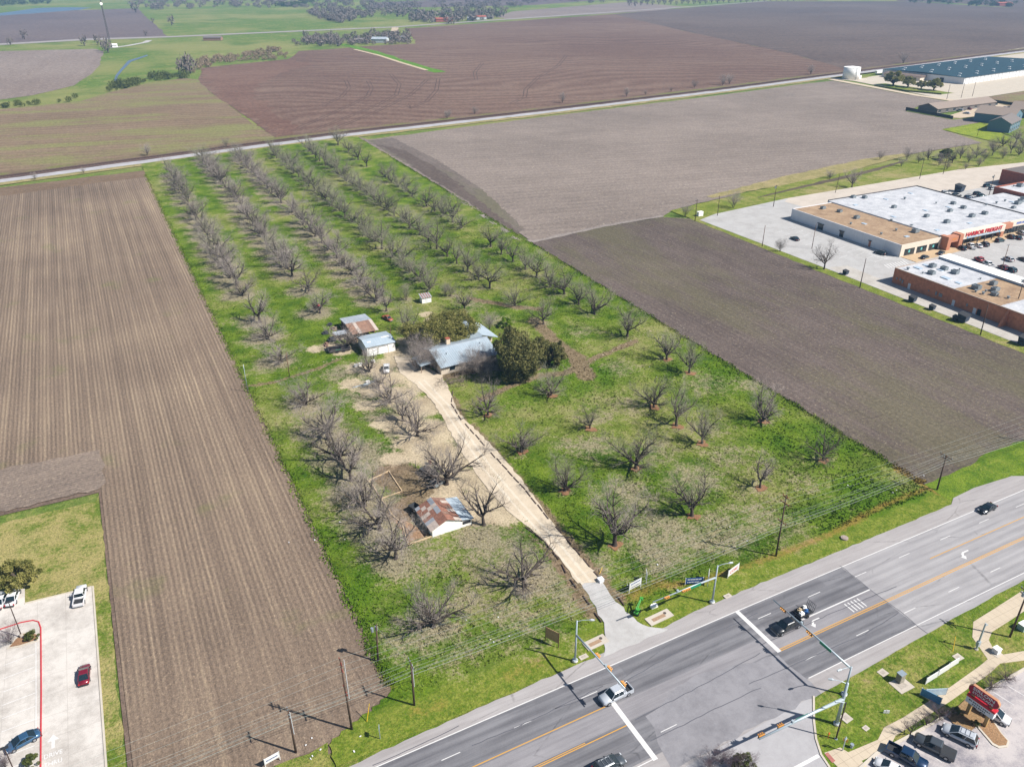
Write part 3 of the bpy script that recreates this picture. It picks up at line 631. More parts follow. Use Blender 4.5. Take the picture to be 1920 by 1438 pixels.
# ------------------------------------------------------------------ the highway
def ry(x, y0): return y0 + 0.0125 * (min(x, 90) - 90) + 0.004 * (max(x, 90) - 90)
def strip(x0, x1, y0, y1, n=8):
    xs = [x0 + (x1 - x0) * k / n for k in range(n + 1)]
    return [(x, ry(x, y0)) for x in xs] + [(x, ry(x, y1)) for x in reversed(xs)]
def asphalt(name, base, dark, lanes=True):
    n = NT(name)
    x, y, z = n.sep(n.pos())
    v = n.mapping(n.pos(), scale=(0.12, 1, 1))
    a = n.noise(0.55, 4, .6, v); b = n.noise(0.12, 4, .6); f = n.noise(5.0, 3, .75); st = n.noise(2.2, 3, .6, n.mapping(n.pos(), scale=(.03, 1, 1)))
    s = n.math('ADD', n.math('ADD', n.math('MULTIPLY', a, .4), n.math('MULTIPLY', b, .3)), n.math('ADD', n.math('MULTIPLY', f, .2), n.math('MULTIPLY', st, .35)))
    if lanes:
        wp = n.math('SINE', n.math('MULTIPLY', n.math('SUBTRACT', y, 62.2), 2 * PI / 1.74))
        s = n.math('MULTIPLY_ADD', wp, -0.06, s)
    col = n.ramp(s, [(0.48, dark), (0.76, base)])
    cr = n.voro(0.11, n.mapping(n.pos(), scale=(.35, 1, 1)), 'DISTANCE_TO_EDGE')
    crm = n.math('MULTIPLY', n.step(n.math('MULTIPLY_ADD', n.noise(1.2, 3), .03, cr), .028, .012), n.step(b, .45, .6))
    col = n.mix(n.math('MULTIPLY', crm, .6), col, tuple(q * .5 for q in dark[:3]) + (1,))
    return n.done(col, .85, n.bump(f, .25, .02), spec=.25)
M_ASPH_D = asphalt('dark_asphalt', c(144, 143, 147), c(106, 105, 110))
M_ASPH_L = asphalt('light_asphalt', c(184, 181, 182), c(158, 155, 157))
M_SHOULD = asphalt('shoulder_asphalt', c(188, 183, 182), c(164, 158, 157), False)
M_TURN = asphalt('turn_lane_asphalt', c(166, 163, 166), c(136, 133, 137), False)
M_CONC = paved('concrete', c(228, 221, 213), c(172, 164, 156), stain=.8, joints=4.6)
M_CONCD = paved('worn_concrete', c(208, 203, 196), c(162, 156, 150), stain=.8, joints=6.0)
M_WALK = paved('sidewalk_concrete', c(218, 202, 178), c(182, 166, 146), stain=.5, joints=1.5, jc=c(150, 134, 116))
M_CURB = paved('kerb_concrete', c(220, 210, 194), c(180, 170, 156), stain=.5)
def paint(name, col, wear=.5):
    n = NT(name); f = n.math('ADD', n.math('MULTIPLY', n.noise(1.5, 4, .75), .5), n.math('MULTIPLY', n.noise(9, 3, .7), .5))
    return n.done(n.mix(n.math('MULTIPLY', n.step(f, .5, .68), wear), col, c(150, 148, 150)), .7, spec=.3)
M_WPAINT = paint('white_paint', c(238, 236, 234)); M_YPAINT = paint('yellow_paint', c(226, 168, 72)); M_RPAINT = paint('red_paint', c(214, 62, 70), .3)

sheet('road_foundation', [(-500, 20), (-500, 84)] + [(1200, 84), (1200, 20)], -0.20, M_LAWN)
N_EDGE = [(-400, 72), (-60, 79.3), (13.7, 80.4), (26.3, 81.1), (45.3, 81.6), (58.6, 82.0), (72.5, 82.1), (79.3, 82.9), (110, 83.2), (130, 83.3), (150, 83.5), (152.5, 84.9), (160, 85.4), (172, 84.6), (174.6, 83.3), (400, 86), (900, 90)]
S_EDGE = [(900, 66), (400, 63), (140.8, 60.8), (121.6, 60.2), (112.5, 59.7), (92, 58.8), (84, 58.4), (60, 57.6), (40, 56.5), (-100, 52), (-400, 46)]
sheet('road', N_EDGE + S_EDGE, 0.10, M_SHOULD, .16, 1.6)
sheet('road_lanes_west', strip(-400, 112.6, 62.0, 79.4, 30), 0.104, M_ASPH_D)
sheet('turn_lane_west', strip(-400, 112.6, 68.9, 72.5, 30), 0.108, M_TURN)
sheet('road_lanes_east', strip(112.6, 900, 60.2, 79.5, 16), 0.106, M_ASPH_L)
sheet('junction_patch', [(56, 58.3), (86, 58.7), (85.6, 68), (70, 71), (58, 68)], 0.109, paved('patch_asphalt', c(158, 156, 160), c(126, 124, 129), stain=.8), .5, 2)
# verges beyond the orchard
sheet('verge', [(-400, 71.6), (-60, 79), (12.2, 80.2), (12.2, 86), (6, 85.6), (-16, 84.2), (-60, 86), (-400, 80)], 0.03, M_LAWN, .5, 2.5)
sheet('verge', [(151.0, 83.3), (175, 83.0), (400, 85.6), (900, 89), (900, 100), (400, 97.5), (200, 93), (178, 93.5), (165, 92), (151.4, 91.5)], 0.03, M_ORCH if False else grass('lush_verge', c(84, 118, 26), c(132, 154, 46), c(150, 148, 76), c(160, 140, 104), .4), .6, 2.5)
# painted lines: one sheet each
ZM = 0.114
M_PATCH = asphalt('patched_asphalt', c(134, 133, 137), c(104, 103, 108))
def line(x0, x1, y, w=.16, m=None, z=ZM, name='lane_marking'): return sheet(name, strip(x0, x1, y - w / 2, y + w / 2, max(1, int((x1 - x0) / 12))), z, m or M_WPAINT)
line(-300, 71, 79.45, .17); line(71.0, 86.2, 79.45, .17); line(86.2, 700, 79.45, .17); line(86.5, 700, 62.05, .15); line(-300, 55.2, 61.6, .15)
line(-300, 54.7, 72.85, .17, M_YPAINT); line(-300, 54.4, 68.35, .17, M_YPAINT); line(38, 47, 68.65, .14, M_YPAINT)
line(86.3, 700, 68.62, .17, M_YPAINT); line(86.3, 700, 68.98, .17, M_YPAINT); line(130.3, 700, 73.2, .17, M_YPAINT)
line(91, 112.6, 72.4, .24)
for x in list(np.arange(-120, 54, 12.2)): line(x, x + 3.05, 76.0, .13)
for x in list(np.arange(-120, 54, 12.2) + 7.6): line(x, x + 3.05, 64.9, .13)
for k in range(20): line(88.4 + 12.2 * k, 91.5 + 12.2 * k, 76.2, .13); line(88.9 + 12.1 * k, 91.9 + 12.1 * k, 65.15, .13)
for x, y0, y1 in ((54.85, 60.9, 72.6), (86.3, 68.5, 79.3)):
    sheet('stop_line', [(x - .42, y0), (x + .42, y0), (x + .42, y1), (x - .42, y1)], ZM + .004, M_WPAINT)
sheet('stop_line', [(70, 50.2), (77.0, 50.2), (77.0, 50.75), (70, 50.75)], ZM + .004, M_WPAINT)
def arrow(cx, cy, s, flip=1, rz=0.0):
    pts = [(2.0, -.18), (2.0, .18), (.3, .18), (-.3, .5), (-.7, 1.0), (-.35, 1.15), (-1.25, 2.0), (-1.75, .85), (-1.25, .9), (-.75, .15), (0, -.18)]
    M = Matrix.Rotation(rz, 2)
    return sheet('turn_arrow', [tuple(M @ Vector((x * s, -y * s * flip)) + Vector((cx, cy))) for x, y in pts], ZM, M_WPAINT)
xa, ya = P(1527, 1168); arrow(xa + .2, ya + .5, .72)
xa, ya = P(1808, 1039); arrow(xa, ya + .4, .85)
xa, ya = P(1604, 1135)
for i, (dx) in enumerate(np.linspace(-1.6, 1.6, 5)):
    sheet('lane_lettering', [(xa + dx - .12, ya - 1.15), (xa + dx + .12, ya - 1.15), (xa + dx + .12, ya + 1.15), (xa + dx - .12, ya + 1.15)], ZM, M_WPAINT)
M_TAR = plain('crack_sealer', c(96, 96, 104), .6)
for pl in ([(1040, 1330), (1150, 1290), (1300, 1205), (1420, 1150)], [(1190, 1350), (1330, 1278), (1425, 1225)], [(885, 1398), (960, 1368), (1060, 1320), (1130, 1287)], [(700, 1435), (760, 1408), (860, 1362)], [(1404, 1283), (1530, 1228), (1620, 1190), (1684, 1150)], [(1575, 1061), (1632, 1106), (1686, 1146), (1738, 1188)], [(1425, 1210), (1560, 1150), (1680, 1100)], [(1220, 1390), (1340, 1330), (1425, 1290)]):
    q = dense([P(*p) for p in pl], 1.2); q = [(x + random.uniform(-.1, .1), y + random.uniform(-.1, .1)) for x, y in q]
    sheet('crack_seal', ribbon(q, .13), ZM + .002, M_TAR)
# patches and tyre-darkened braking areas before the stop lines
for x0_, x1_, y0_, y1_, w_ in ((88, 108, 73.2, 75.6, .5), (88, 106, 76.9, 79.0, .5), (36, 53, 62.4, 64.3, .5), (30, 54, 65.4, 67.6, .5), (60, 84, 76.4, 79.0, .5)):
    sheet('asphalt_patch', strip(x0_, x1_, y0_, y1_, 4), .1105, M_PATCH, .12, 1.5)
# gravel apron and the caliche drive
sheet('drive_apron', [(58.6, 81.2), (72.4, 81.4), (69.6, 83.6), (68.6, 85.5), (67.9, 91.5), (68.8, 99.0), (64.9, 100.5), (64.0, 92), (62.6, 87), (61.3, 84.4)], 0.125, paved('apron', c(206, 204, 202), c(172, 168, 164), stain=.7), .25, 1)
DRIVE = PP((1083, 1094), (1060, 1062), (1035, 1030), (1010, 1005), (985, 985), (960, 965), (930, 935), (905, 905), (880, 870), (855, 830), (838, 800), (822, 770), (800, 740), (770, 715), (750, 700), (742, 680), (740, 668),
           (772, 672), (800, 690), (830, 705), (846, 740), (862, 778), (900, 815), (935, 850), (970, 890), (1003, 935), (1040, 985), (1080, 1035), (1130, 1090))
sheet('driveway', DRIVE, 0.16, paved('drive_caliche', c(226, 210, 186), c(196, 178, 154), stain=.7, fine=2), .28, 1.4)
DC = PP((1100, 1094), (1040, 1020), (975, 950), (915, 880), (868, 812), (832, 758), (790, 715))
for d_ in (-.85, .85):
    sheet('wheel_track', ribbon(dense(offset(dense(DC, 3), d_), 1.2), .55), .166, paved('packed_caliche' + ('a' if d_ < 0 else 'b'), c(234, 222, 202), c(206, 190, 166), stain=.6), .14, .8)
# railway-sleeper edging along the drive, each timber a thing of its own
M_TIMB = plain('old_timber', c(92, 74, 66), .9, var=.35, scale=2, bump=.5)
tim = MB().box(0, 0, 0, 2.5, .22, .2).mesh('timber', M_TIMB)
TL = ['weathered landscape timber along the upper east edge of the drive', 'weathered landscape timber along the lower east edge of the drive by the apron', 'weathered landscape timber along the west edge of the drive by the front lawn', 'weathered landscape timber curving round the grass before the house']
for ti, pl in enumerate((PP((872, 795), (930, 860), (985, 920), (1030, 975)), PP((1040, 985), (1090, 1045), (1130, 1092), (1158, 1120), (1170, 1135)), PP((985, 988), (1020, 1015), (1050, 1052), (1066, 1082), (1085, 1108), (1112, 1145), (1130, 1172)), PP((850, 733), (846, 757), (866, 790)))):
    q = dense(pl, 2.9)
    for i in range(len(q) - 1):
        a = Vector(q[i]); b = Vector(q[i + 1]); m = (a + b) / 2; an = math.atan2((b - a).y, (b - a).x)
        if random.random() < .93:
            o = inst('landscape_timber', tim, None, (m.x + random.uniform(-.1, .1), m.y, .1), an + random.uniform(-.05, .05))
            tag(o, TL[ti], 'timber', TL[ti].replace('weathered landscape timber', 'timbers'))
# ------------------------------------------------------------------ side street, pavements and the restaurant car park (south-east corner)
sheet('side_street', [(46, 57.6), (83.9, 58.9), (82.8, 57.2), (81, 55.4), (78.8, 52.8), (77.4, 50.4), (76.6, 47), (76.2, 20), (52, 20), (52, 47), (51, 54)], 0.108, paved('street_concrete', c(190, 188, 190), c(162, 158, 160), stain=.6), .1, 2)
SEV = [(84.2, 58.6), (92, 58.95), (112.5, 59.85), (121.6, 60.35), (140.8, 60.95), (400, 63.2), (400, 20), (76.2, 20), (76.6, 47), (77.4, 50.4), (78.8, 52.8), (81, 55.4), (82.8, 57.2)]
sheet('corner_lawn', SEV, 0.13, M_LAWN, .12, 2)
kb = [(84.5, 58.9), (82.8, 57.2), (81, 55.4), (78.8, 52.8), (77.4, 50.4), (76.6, 47), (76.2, 30)]
mb = MB(); mb.prism(ribbon(kb, .32), .05, .22); tag(mb.build('kerb', M_CURB), kind='structure')
WALK = PP((1573, 1432), (1600, 1420), (1656, 1396), (1668, 1372), (1700, 1354), (1770, 1310), (1846, 1256), (1864, 1240), (1838, 1198), (1842, 1176), (1880, 1152), (1932, 1118))
sheet('sidewalk', ribbon(WALK, [1.9, 1.9, 1.9, 1.9, 1.7, 1.7, 1.8, 2.0, 2.6, 3.2, 3.2, 3.2]), 0.16, M_WALK)
sheet('sidewalk', ribbon(PP((1838, 1200), (1866, 1238), (1935, 1228), (1990, 1190)), 2.0), 0.164, M_WALK)
sheet('crossing_pad', PP((1545, 1412), (1575, 1402), (1612, 1424), (1640, 1452), (1600, 1470)), 0.168, M_WALK)
sheet('tactile_paving', PP((1546, 1414), (1552, 1411), (1566, 1427), (1560, 1431)), 0.174, plain('tactile', c(186, 120, 110), .9))
M_LOT = paved('worn_lot', c(206, 198, 196), c(142, 138, 146), stain=1.0, fine=2)
LOTP = PP((1600, 1452), (1642, 1414), (1668, 1400), (1700, 1383), (1760, 1350), (1812, 1320), (1850, 1294), (1915, 1258), (1990, 1212))
sheet('car_park', LOTP + [(190, 52), (190, 10), (80, 10)], 0.15, M_LOT)
mb = MB(); mb.prism(ribbon(LOTP, .42), .1, .27); tag(mb.build('kerb', M_CURB), kind='structure')
isl = PP((1818, 1325), (1842, 1318), (1878, 1376), (1892, 1392), (1888, 1402), (1872, 1404), (1860, 1398), (1828, 1360))
mb = MB(); mb.prism(isl, .1, .28); tag(mb.build('island_kerb', M_CURB), kind='structure')
cxm = sum(p[0] for p in isl) / 8; cym = sum(p[1] for p in isl) / 8
sheet('island_bed', [(cxm + (x - cxm) * .82, cym + (y - cym) * .90) for x, y in isl], .284, soil('bed_mulch', c(160, 124, 92), c(196, 160, 122), c(214, 184, 150), fine=2.5))
sheet('sign_bed', PP((1775, 1345), (1810, 1312), (1830, 1322), (1842, 1352), (1820, 1372), (1790, 1362)), .288, soil('rock_bed', c(150, 118, 84), c(196, 166, 122), c(220, 196, 156), fine=3))
for a, b in (((1862, 1298), (1900, 1322)), ((1885, 1284), (1925, 1308)), ((1715, 1392), (1765, 1430)), ((1765, 1362), (1822, 1405)), ((1690, 1405), (1735, 1440))):
    sheet('parking_line', ribbon([P(*a), P(*b)], .11), .156, M_WPAINT)
# small concrete pads and handhole covers in the verges
M_PAD = paved('pad_concrete', c(214, 204, 190), c(178, 166, 152), stain=.5)
for px, py, sx_, sy_, rz_ in [(1655, 1262, 1.5, 1.3, .1), (1690, 1285, 3.1, 2.6, 0), (1796, 1233, 1.5, 1.3, .0), (1586, 1347, 1.6, 1.5, .1), (1867, 1226, 1.6, 1.5, .1), (1364, 1118, 1.5, .9, .05), (1094, 1232, 1.6, .9, .05), (1623, 1366, 1.0, .8, .1), (1120, 1202, .1, .1, 0)][:8]:
    x, y = P(px, py)
    z0 = .10 if py < 1235 and px < 1400 else .14
    mb = MB(); mb.box(0, 0, 0, sx_, sy_, .07, rz_); mb.box(0, 0, .07, sx_ * .5, sy_ * .5, .012, rz_, 1)
    o = mb.build('handhole_cover', [M_PAD, plain('cover_plate', c(186, 176, 164), .8)], None, loc=(x, y, z0))
    tag(o, 'small square concrete utility cover set flush in roadside grass', 'utility cover', 'concrete utility covers in the verges')
for px, py, L, lab in ((1236, 1158, 5.2, 'long concrete storm drain inlet in verge east of the drive'), (1117, 1205, 4.4, 'long concrete storm drain inlet in verge west of the drive')):
    x, y = P(px, py); t = thing('storm_inlet', lab, 'storm drain', (x, y, .08))
    MB().box(0, 0, 0, L, 2.0, .14, .06).build('slab', M_PAD, t); MB().box(-.2, -.1, .14, L * .55, .75, .02, .06).build('stain_cover', plain('rusty_concrete', c(176, 146, 118), .9), t)
    MB().cyl(L * .28, .35, .14, .3, .03, 10).build('access_lid', plain('iron_lid', c(96, 84, 78), .7), t)
# ------------------------------------------------------------------ the west car park (drive-through)
WLOT = PP((172, 1099), (47, 1132), (47, 1104), (0, 1110)) + [(-90, 144), (-90, 60), (-17.4, 60), (-17.9, 90)]
M_WLAWN = grass('dry_lawn', c(98, 124, 36), c(146, 150, 70), c(182, 168, 112), c(186, 160, 118), .78, wide=0)
sheet('west_lawn', [(-15.4, 84), (-15.7, 130), (-16.0, 171.5)] + PP((180, 940), (90, 960), (0, 983)) + [(-120, 176), (-120, 60), (-15, 60)], 0.06, M_WLAWN, .3, 2)
sheet('crosswise_furrows', [(-340, 181), (-16, 174.2), (-14.4, 176), (-14.9, 192), (-40, 193.5), (-340, 205)], 0.075, soil('cross_plough', c(132, 118, 108), c(172, 154, 138), c(206, 188, 162), ang=R(86), fine=.9, row=.97, rowamt=.5, straw_amt=.6, streak=10), .6, 2)
sheet('west_car_park', WLOT, 0.14, M_CONC)
mb = MB(); mb.prism(ribbon([(-17.55, 60), (-18.05, 95), (-18.3, 139.7), P(47, 1132.5)], .3), .05, .27); tag(mb.build('kerb', M_CURB), kind='structure')
RK = PP((-40, 1193), (0, 1181), (40, 1168), (62, 1164), (73, 1167), (77, 1178), (77.5, 1210), (78, 1300), (77, 1438)) + [(-26.5, 80)]
mb = MB(); mb.prism(ribbon(RK, .2), .12, .27); tag(mb.build('red_kerb', M_RPAINT), kind='structure')
sheet('parking_line', ribbon([P(68, 1205), P(68, 1380)], .12), .148, M_WPAINT)
for i in range(9):
    y = 1226 + i * 24.6
    sheet('parking_line', ribbon([P(66, y), P(8 - i, y + 22 + i * .4)], .12), .148, M_WPAINT)
xi, yi = P(100, 1411); ang = 0.0
sheet('drive_arrow', [(xi + a, yi + b + 2.2) for a, b in ((-.22, -1.4), (.22, -1.4), (.22, .1), (.8, .1), (0, 1.3), (-.8, .1), (-.22, .1))], .148, M_WPAINT)
for s_, dy in (('DRIVE', -.4), ('THRU', -2.0)):
    o = text_mesh(s_, 1.15, M_WPAINT, None, (xi, yi + dy, .150), (0, 0, 0), 'drive_lettering', .001, sx=.82); tag(o, kind='structure')
isw = PP((14, 1218), (28, 1200), (40, 1188), (62, 1186), (73, 1190), (72, 1202), (60, 1206), (36, 1214))
mb = MB(); mb.prism(isw, .12, .29); tag(mb.build('island_kerb', M_CURB), kind='structure')
cxm = sum(p[0] for p in isw) / 8; cym = sum(p[1] for p in isw) / 8
sheet('island_bed', [(cxm + (x - cxm) * .88, cym + (y - cym) * .8) for x, y in isw], .294, soil('bed_mulch_w', c(150, 112, 84), c(186, 150, 116), c(206, 180, 150), fine=2.5))
# ------------------------------------------------------------------ the shopping centre ground
sheet('strip_lawn', [(237.2, 84), (236.7, 200), (237.0, 284), (236.8, 300.5)] + PP((1262, 394), (1330, 378), (1440, 353), (1560, 324), (1700, 303), (1840, 276), (1920, 262)) + [(700, 330), (700, 84)], 0.02, grass('strip_grass', c(110, 128, 44), c(146, 154, 66), c(176, 162, 112), c(170, 150, 116), .55), .4, 4)
sheet('field_margin', ribbon(PP((1330, 370), (1440, 346), (1560, 320), (1640, 301), (1700, 290)), [4, 11, 14, 11, 6]), 0.05, M_DRYGR, .8, 5)
sheet('drainage_ditch', ribbon(PP((1420, 371), (1500, 352), (1570, 336), (1640, 319), (1690, 304)), [1, 3, 4, 4, 2]), 0.06, soil('ditch_soil', c(96, 84, 72), c(124, 112, 92), c(150, 138, 110)), .4, 3)
SHOPLOT = [(242.3, 84), (241.6, 200)] + PP((1312, 413), (1340, 402), (1478, 372), (1640, 345), (1800, 318), (1920, 305)) + [(640, 312), (640, 84)]
sheet('shopping_car_park', SHOPLOT, 0.08, paved('shop_lot', c(198, 196, 194), c(168, 164, 160), stain=.7, joints=0))
sheet('rear_yard', PP((1478, 372), (1640, 345), (1800, 318), (1920, 305)) + [(640, 312), (640, 262), (300, 262), (297, 288)], 0.09, paved('rear_concrete', c(218, 206, 192), c(188, 176, 162), stain=.6, joints=9))
sheet('back_lane', [(242.4, 84), (241.8, 200), (243, 208), (251.2, 206), (250.5, 188), (250.8, 84)], 0.09, paved('lane_concrete', c(206, 200, 192), c(170, 162, 152), stain=.8, joints=7))
SX = 277.6
for i in range(11):
    y = 199.5 + i * 4.6 + (6 if i > 6 else 0)
    sheet('parking_line', [(264, y), (269.5, y + 1.0), (269.5, y + 1.14), (264, y + .14)], .094, M_WPAINT)
for i in range(9):
    y = 214 + i * 4.6
    sheet('parking_line', [(255.5, y), (261, y + 1.0), (261, y + 1.14), (255.5, y + .14)], .094, M_WPAINT)
for i in range(8):
    sheet('hatching', [(263 + i * 1.5, 196.5), (263.5 + i * 1.5, 196.5), (265.0 + i * 1.5, 200.3), (264.5 + i * 1.5, 200.3)], .098, M_WPAINT)
for i in range(10):
    sheet('hatching', [(270, 205 + i * 1.5), (276.3, 204.3 + i * 1.5), (276.3, 204.6 + i * 1.5), (270, 205.3 + i * 1.5)], .098, M_WPAINT)
mb = MB(); mb.prism([(278.2, 196.5), (400, 203.0), (400, 208), (278.2, 205.5)], .06, .22); tag(mb.build('storefront_walk', paved('walk_tan', c(214, 186, 150), c(182, 154, 122), joints=3)), kind='structure')
for r_ in range(3):
    for i in range(16):
        x = 296 + i * 3.0; y0 = (193.5, 172, 152)[r_]
        sheet('parking_line', [(x, y0), (x + .12, y0), (x + .12, y0 - 5.4), (x, y0 - 5.4)], .094, M_WPAINT)
# ------------------------------------------------------------------ the warehouse ground
WH = PP((1556, 148), (1600, 152), (1680, 168), (1780, 188), (1800, 190), (1850, 182), (1920, 171)) + [(1250, 640), (1250, 760)] + PP((1660, 128), (1600, 140))
sheet('warehouse_yard', WH, -0.01, paved('yard_concrete', c(216, 204, 186), c(190, 178, 162), stain=.5))
sheet('warehouse_lane', ribbon(PP((1558, 149), (1640, 164), (1720, 179), (1800, 191)), 8), 0.0, paved('lane_tan', c(224, 206, 180), c(196, 178, 154), stain=.5))
sheet('warehouse_lawn', PP((1640, 158), (1660, 157), (1740, 168), (1790, 175), (1760, 178), (1700, 171)), 0.02, M_LAWN, 1, 8)
sheet('tank_lawn', PP((1560, 146), (1610, 139), (1658, 133), (1652, 141), (1600, 150)), 0.02, M_LAWN, 1, 8)
sheet('side_field', PP((1805, 190), (1860, 181), (1920, 172), (2100, 150), (2100, 190), (1920, 205), (1850, 200)), 0.01, M_F1)
sheet('house_lawn', PP((1766, 243), (1838, 230), (1870, 246), (1900, 262), (1888, 271), (1830, 258)), 0.03, grass('bright_lawn', c(120, 142, 40), c(166, 176, 60), c(180, 180, 80), c(160, 150, 100), .2), .8, 6)
sheet('house_yard', PP((1770, 220), (1860, 192), (1905, 203), (1860, 215), (1800, 222)), 0.03, M_WALK if False else paved('yard_pale', c(216, 196, 170), c(186, 168, 146)))
sheet('house_ground', PP((1830, 226), (1920, 205), (2200, 170), (2200, 250), (1920, 262), (1880, 250)), 0.02, M_LAWN)
# ------------------------------------------------------------------ trees
def bark(name, dk, lt):
    n = NT(name); f = n.noise(6, 4, .7, n.obj()); q = n.rnd()
    return n.done(n.mix(n.math('MULTIPLY_ADD', q, .3, n.math('MULTIPLY', f, .7)), dk, lt), .95, spec=.1)
M_BARK = bark('pecan_bark', c(62, 54, 50), c(112, 102, 94))
M_TWIG = bark('grey_twigs', c(150, 140, 134), c(194, 182, 173))
M_TWIGG = bark('budding_twigs', c(138, 136, 116), c(178, 174, 150))
M_TWIGP = bark('plum_twigs', c(110, 92, 100), c(150, 132, 136))
def limb(mb, p, d, L, r, n, seg, bend, up, rn, r1=.25):
    pts = [p.copy()]; rad = [r]; d = d.normalized(); q = p.copy()
    for k in range(seg):
        d = (d + Vector((rn.gauss(0, bend), rn.gauss(0, bend), rn.gauss(0, bend) * .6 + up))).normalized()
        q = q + d * (L / seg); pts.append(q.copy()); rad.append(r * (1 - (1 - r1) * (k + 1) / seg))
    mb.tube(pts, rad, n, False); return pts, rad, d
def side(d, rn, ang):
    o = d.orthogonal().normalized(); o.rotate(Matrix.Rotation(rn.uniform(0, 2 * PI), 3, d))
    return (d * math.cos(ang) + o * math.sin(ang)).normalized()
def bare_tree(seed, h=10.0, spread=.9, th=.22, nl=5, twigs=1.0, stems=1):
    """trunk and limbs, and the fine twigs of the crown, for a tree about h metres tall"""
    rn = random.Random(seed); A = MB(); T = MB()
    for s in range(stems):
        lean = Vector((rn.gauss(0, .08), rn.gauss(0, .08), 1)) if stems == 1 else Vector((rn.gauss(0, .45), rn.gauss(0, .45), 1))
        base = Vector((0, 0, -.1)) if stems == 1 else Vector((rn.gauss(0, .25), rn.gauss(0, .25), -.1))
        r0 = h * .038 if stems == 1 else h * .010
        tl = h * th * rn.uniform(.85, 1.15)
        tp, tr, td = limb(A, base, lean, tl, r0, 8 if stems == 1 else 5, 3, .06, .05, rn, .72)
        if stems == 1: A.tube([base + Vector((0, 0, -.1)), base + Vector((0, 0, .5))], [r0 * 1.6, r0], 8, False)
        a0 = rn.uniform(0, 2 * PI)
        n1 = nl if stems == 1 else 2
        for i in range(n1):
            az = a0 + 2 * PI * (i + rn.uniform(-.25, .25)) / n1; el = rn.uniform(.55, 1.18) * spread if i else .2
            d = Vector((math.cos(az) * math.sin(el), math.sin(az) * math.sin(el), math.cos(el)))
            st = tp[-1] if i < 3 else tp[-2].lerp(tp[-1], rn.uniform(.3, 1))
            L1 = h * rn.uniform(.58, .86) * (1 if i else .95)
            p1, r1, d1 = limb(A, st, d, L1, r0 * rn.uniform(.55, .8), 6 if stems == 1 else 4, 6, .15, .05, rn, .18)
            for k in range(1, 7):
                for rep in range(2 if k < 6 else 3):
                    dd = (p1[min(k + 1, 6)] - p1[k - 1]).normalized()
                    L2 = h * rn.uniform(.20, .36) * (1.15 - .09 * k)
                    p2, r2, d2 = limb(A, p1[k], side(dd, rn, rn.uniform(.45, 1.05)), L2, r1[k] * .7, 4, 4, .2, .06, rn, .3)
                    for m in range(1, 5):
                        for rep2 in range(2):
                            dd2 = (p2[min(m + 1, 4)] - p2[m - 1]).normalized()
                            L3 = h * rn.uniform(.09, .17)
                            p3, r3, d3 = limb(T, p2[m], side(dd2, rn, rn.uniform(.4, 1.0)), L3, max(.013, r2[m] * .42), 3, 2, .25, .06, rn, .4)
                            for w_ in range(int(round(5.0 * twigs + rn.random() * .5))):
                                a = p3[1].lerp(p3[2], rn.random()); L4 = h * rn.uniform(.05, .11)
                                e = a + side(d3, rn, rn.uniform(.2, 1.1)) * L4 + Vector((0, 0, .1))
                                sd = (e - a).orthogonal().normalized() * .009
                                T.add([a - sd, a + sd, e + sd * .5, e - sd * .5], [(0, 1, 2, 3)])
    return A.mesh('trunk', M_BARK, True), T.mesh('crown', M_TWIG)
BT = [bare_tree(100 + i, 10, spread=(.95, .8, 1.1, .9, 1.05, .75, 1.0)[i], th=(.15, .2, .12, .17, .14, .24, .11)[i], nl=(5, 5, 6, 5, 6, 4, 5)[i]) for i in range(7)]
SH = [bare_tree(300 + i, 10, stems=6, th=.12, twigs=.3) for i in range(3)]
def put_tree(name, var, x, y, h, label, cat, group=None, twig=None, z=0.0, wide=1.0):
    t = thing(name, label, cat, (x, y, z), random.uniform(0, 2 * PI), group)
    s = h / 10.0 * random.uniform(.94, 1.04); sc = (s * wide, s * wide, s)
    inst('trunk', var[0], t, sc=sc)
    inst('crown', var[1], t, sc=sc, mat=twig)
    return t
RL = ['bare pecan tree in the orchard row beside the striped ploughed field', 'bare pecan tree in the second orchard row from the striped field', 'bare pecan tree in the third orchard row, ending behind the rusty shed',
      'bare pecan tree in the fourth orchard row, ending behind the little privy shed', 'bare pecan tree in the fifth orchard row, second from the dark field', 'bare pecan tree in the last orchard row beside the pale field and tractor track']
RG = ['orchard row by the striped field', 'second orchard row', 'third orchard row', 'fourth orchard row', 'fifth orchard row', 'orchard row by the pale field']
for r, x, y in ROW_TREES:
    put_tree('pecan_tree', random.choice(BT), x, y, random.uniform(7.6, 10.6), RL[r], 'tree', RG[r], M_TWIG if r < 3 and random.random() < .8 else M_TWIGG, wide=random.uniform(1.08, 1.34))
KL = {'m': ('bare pecan tree on a reddish mulch ring in the lawn east of the drive', 'pecans on mulch rings'), 'w': ('bare pecan tree on pale leaf litter beside the striped field, west of the barn', 'pecans west of the barn'),
      'y': None, 'f': None, 'h': ('bare tree in the grass behind the house and oaks', 'trees behind the house')}
YL = {(731, 755): 'bare spreading pecan at the head of the caliche drive below the parked truck', (782, 818): 'dark bare pecan on tan dirt halfway down the caliche drive', (837, 908): 'big dark bare pecan over the scrap heap by the barn', (907, 984): 'bare pecan beside the blue lean-to of the barn',
      (693, 698): 'small bare tree between the white garage and stacked pipes', (711, 728): 'thin bare tree below the parked white truck', (755, 789): 'leaning half-dead bare tree at the edge of the drive', (652, 652): 'bare pecan between the trampoline-like scrap trailer and the garage',
      (983, 1100): 'low spreading bare pecan on the front lawn near the drive timbers', (812, 1175): 'bare pecan on the front lawn nearest the power poles'}
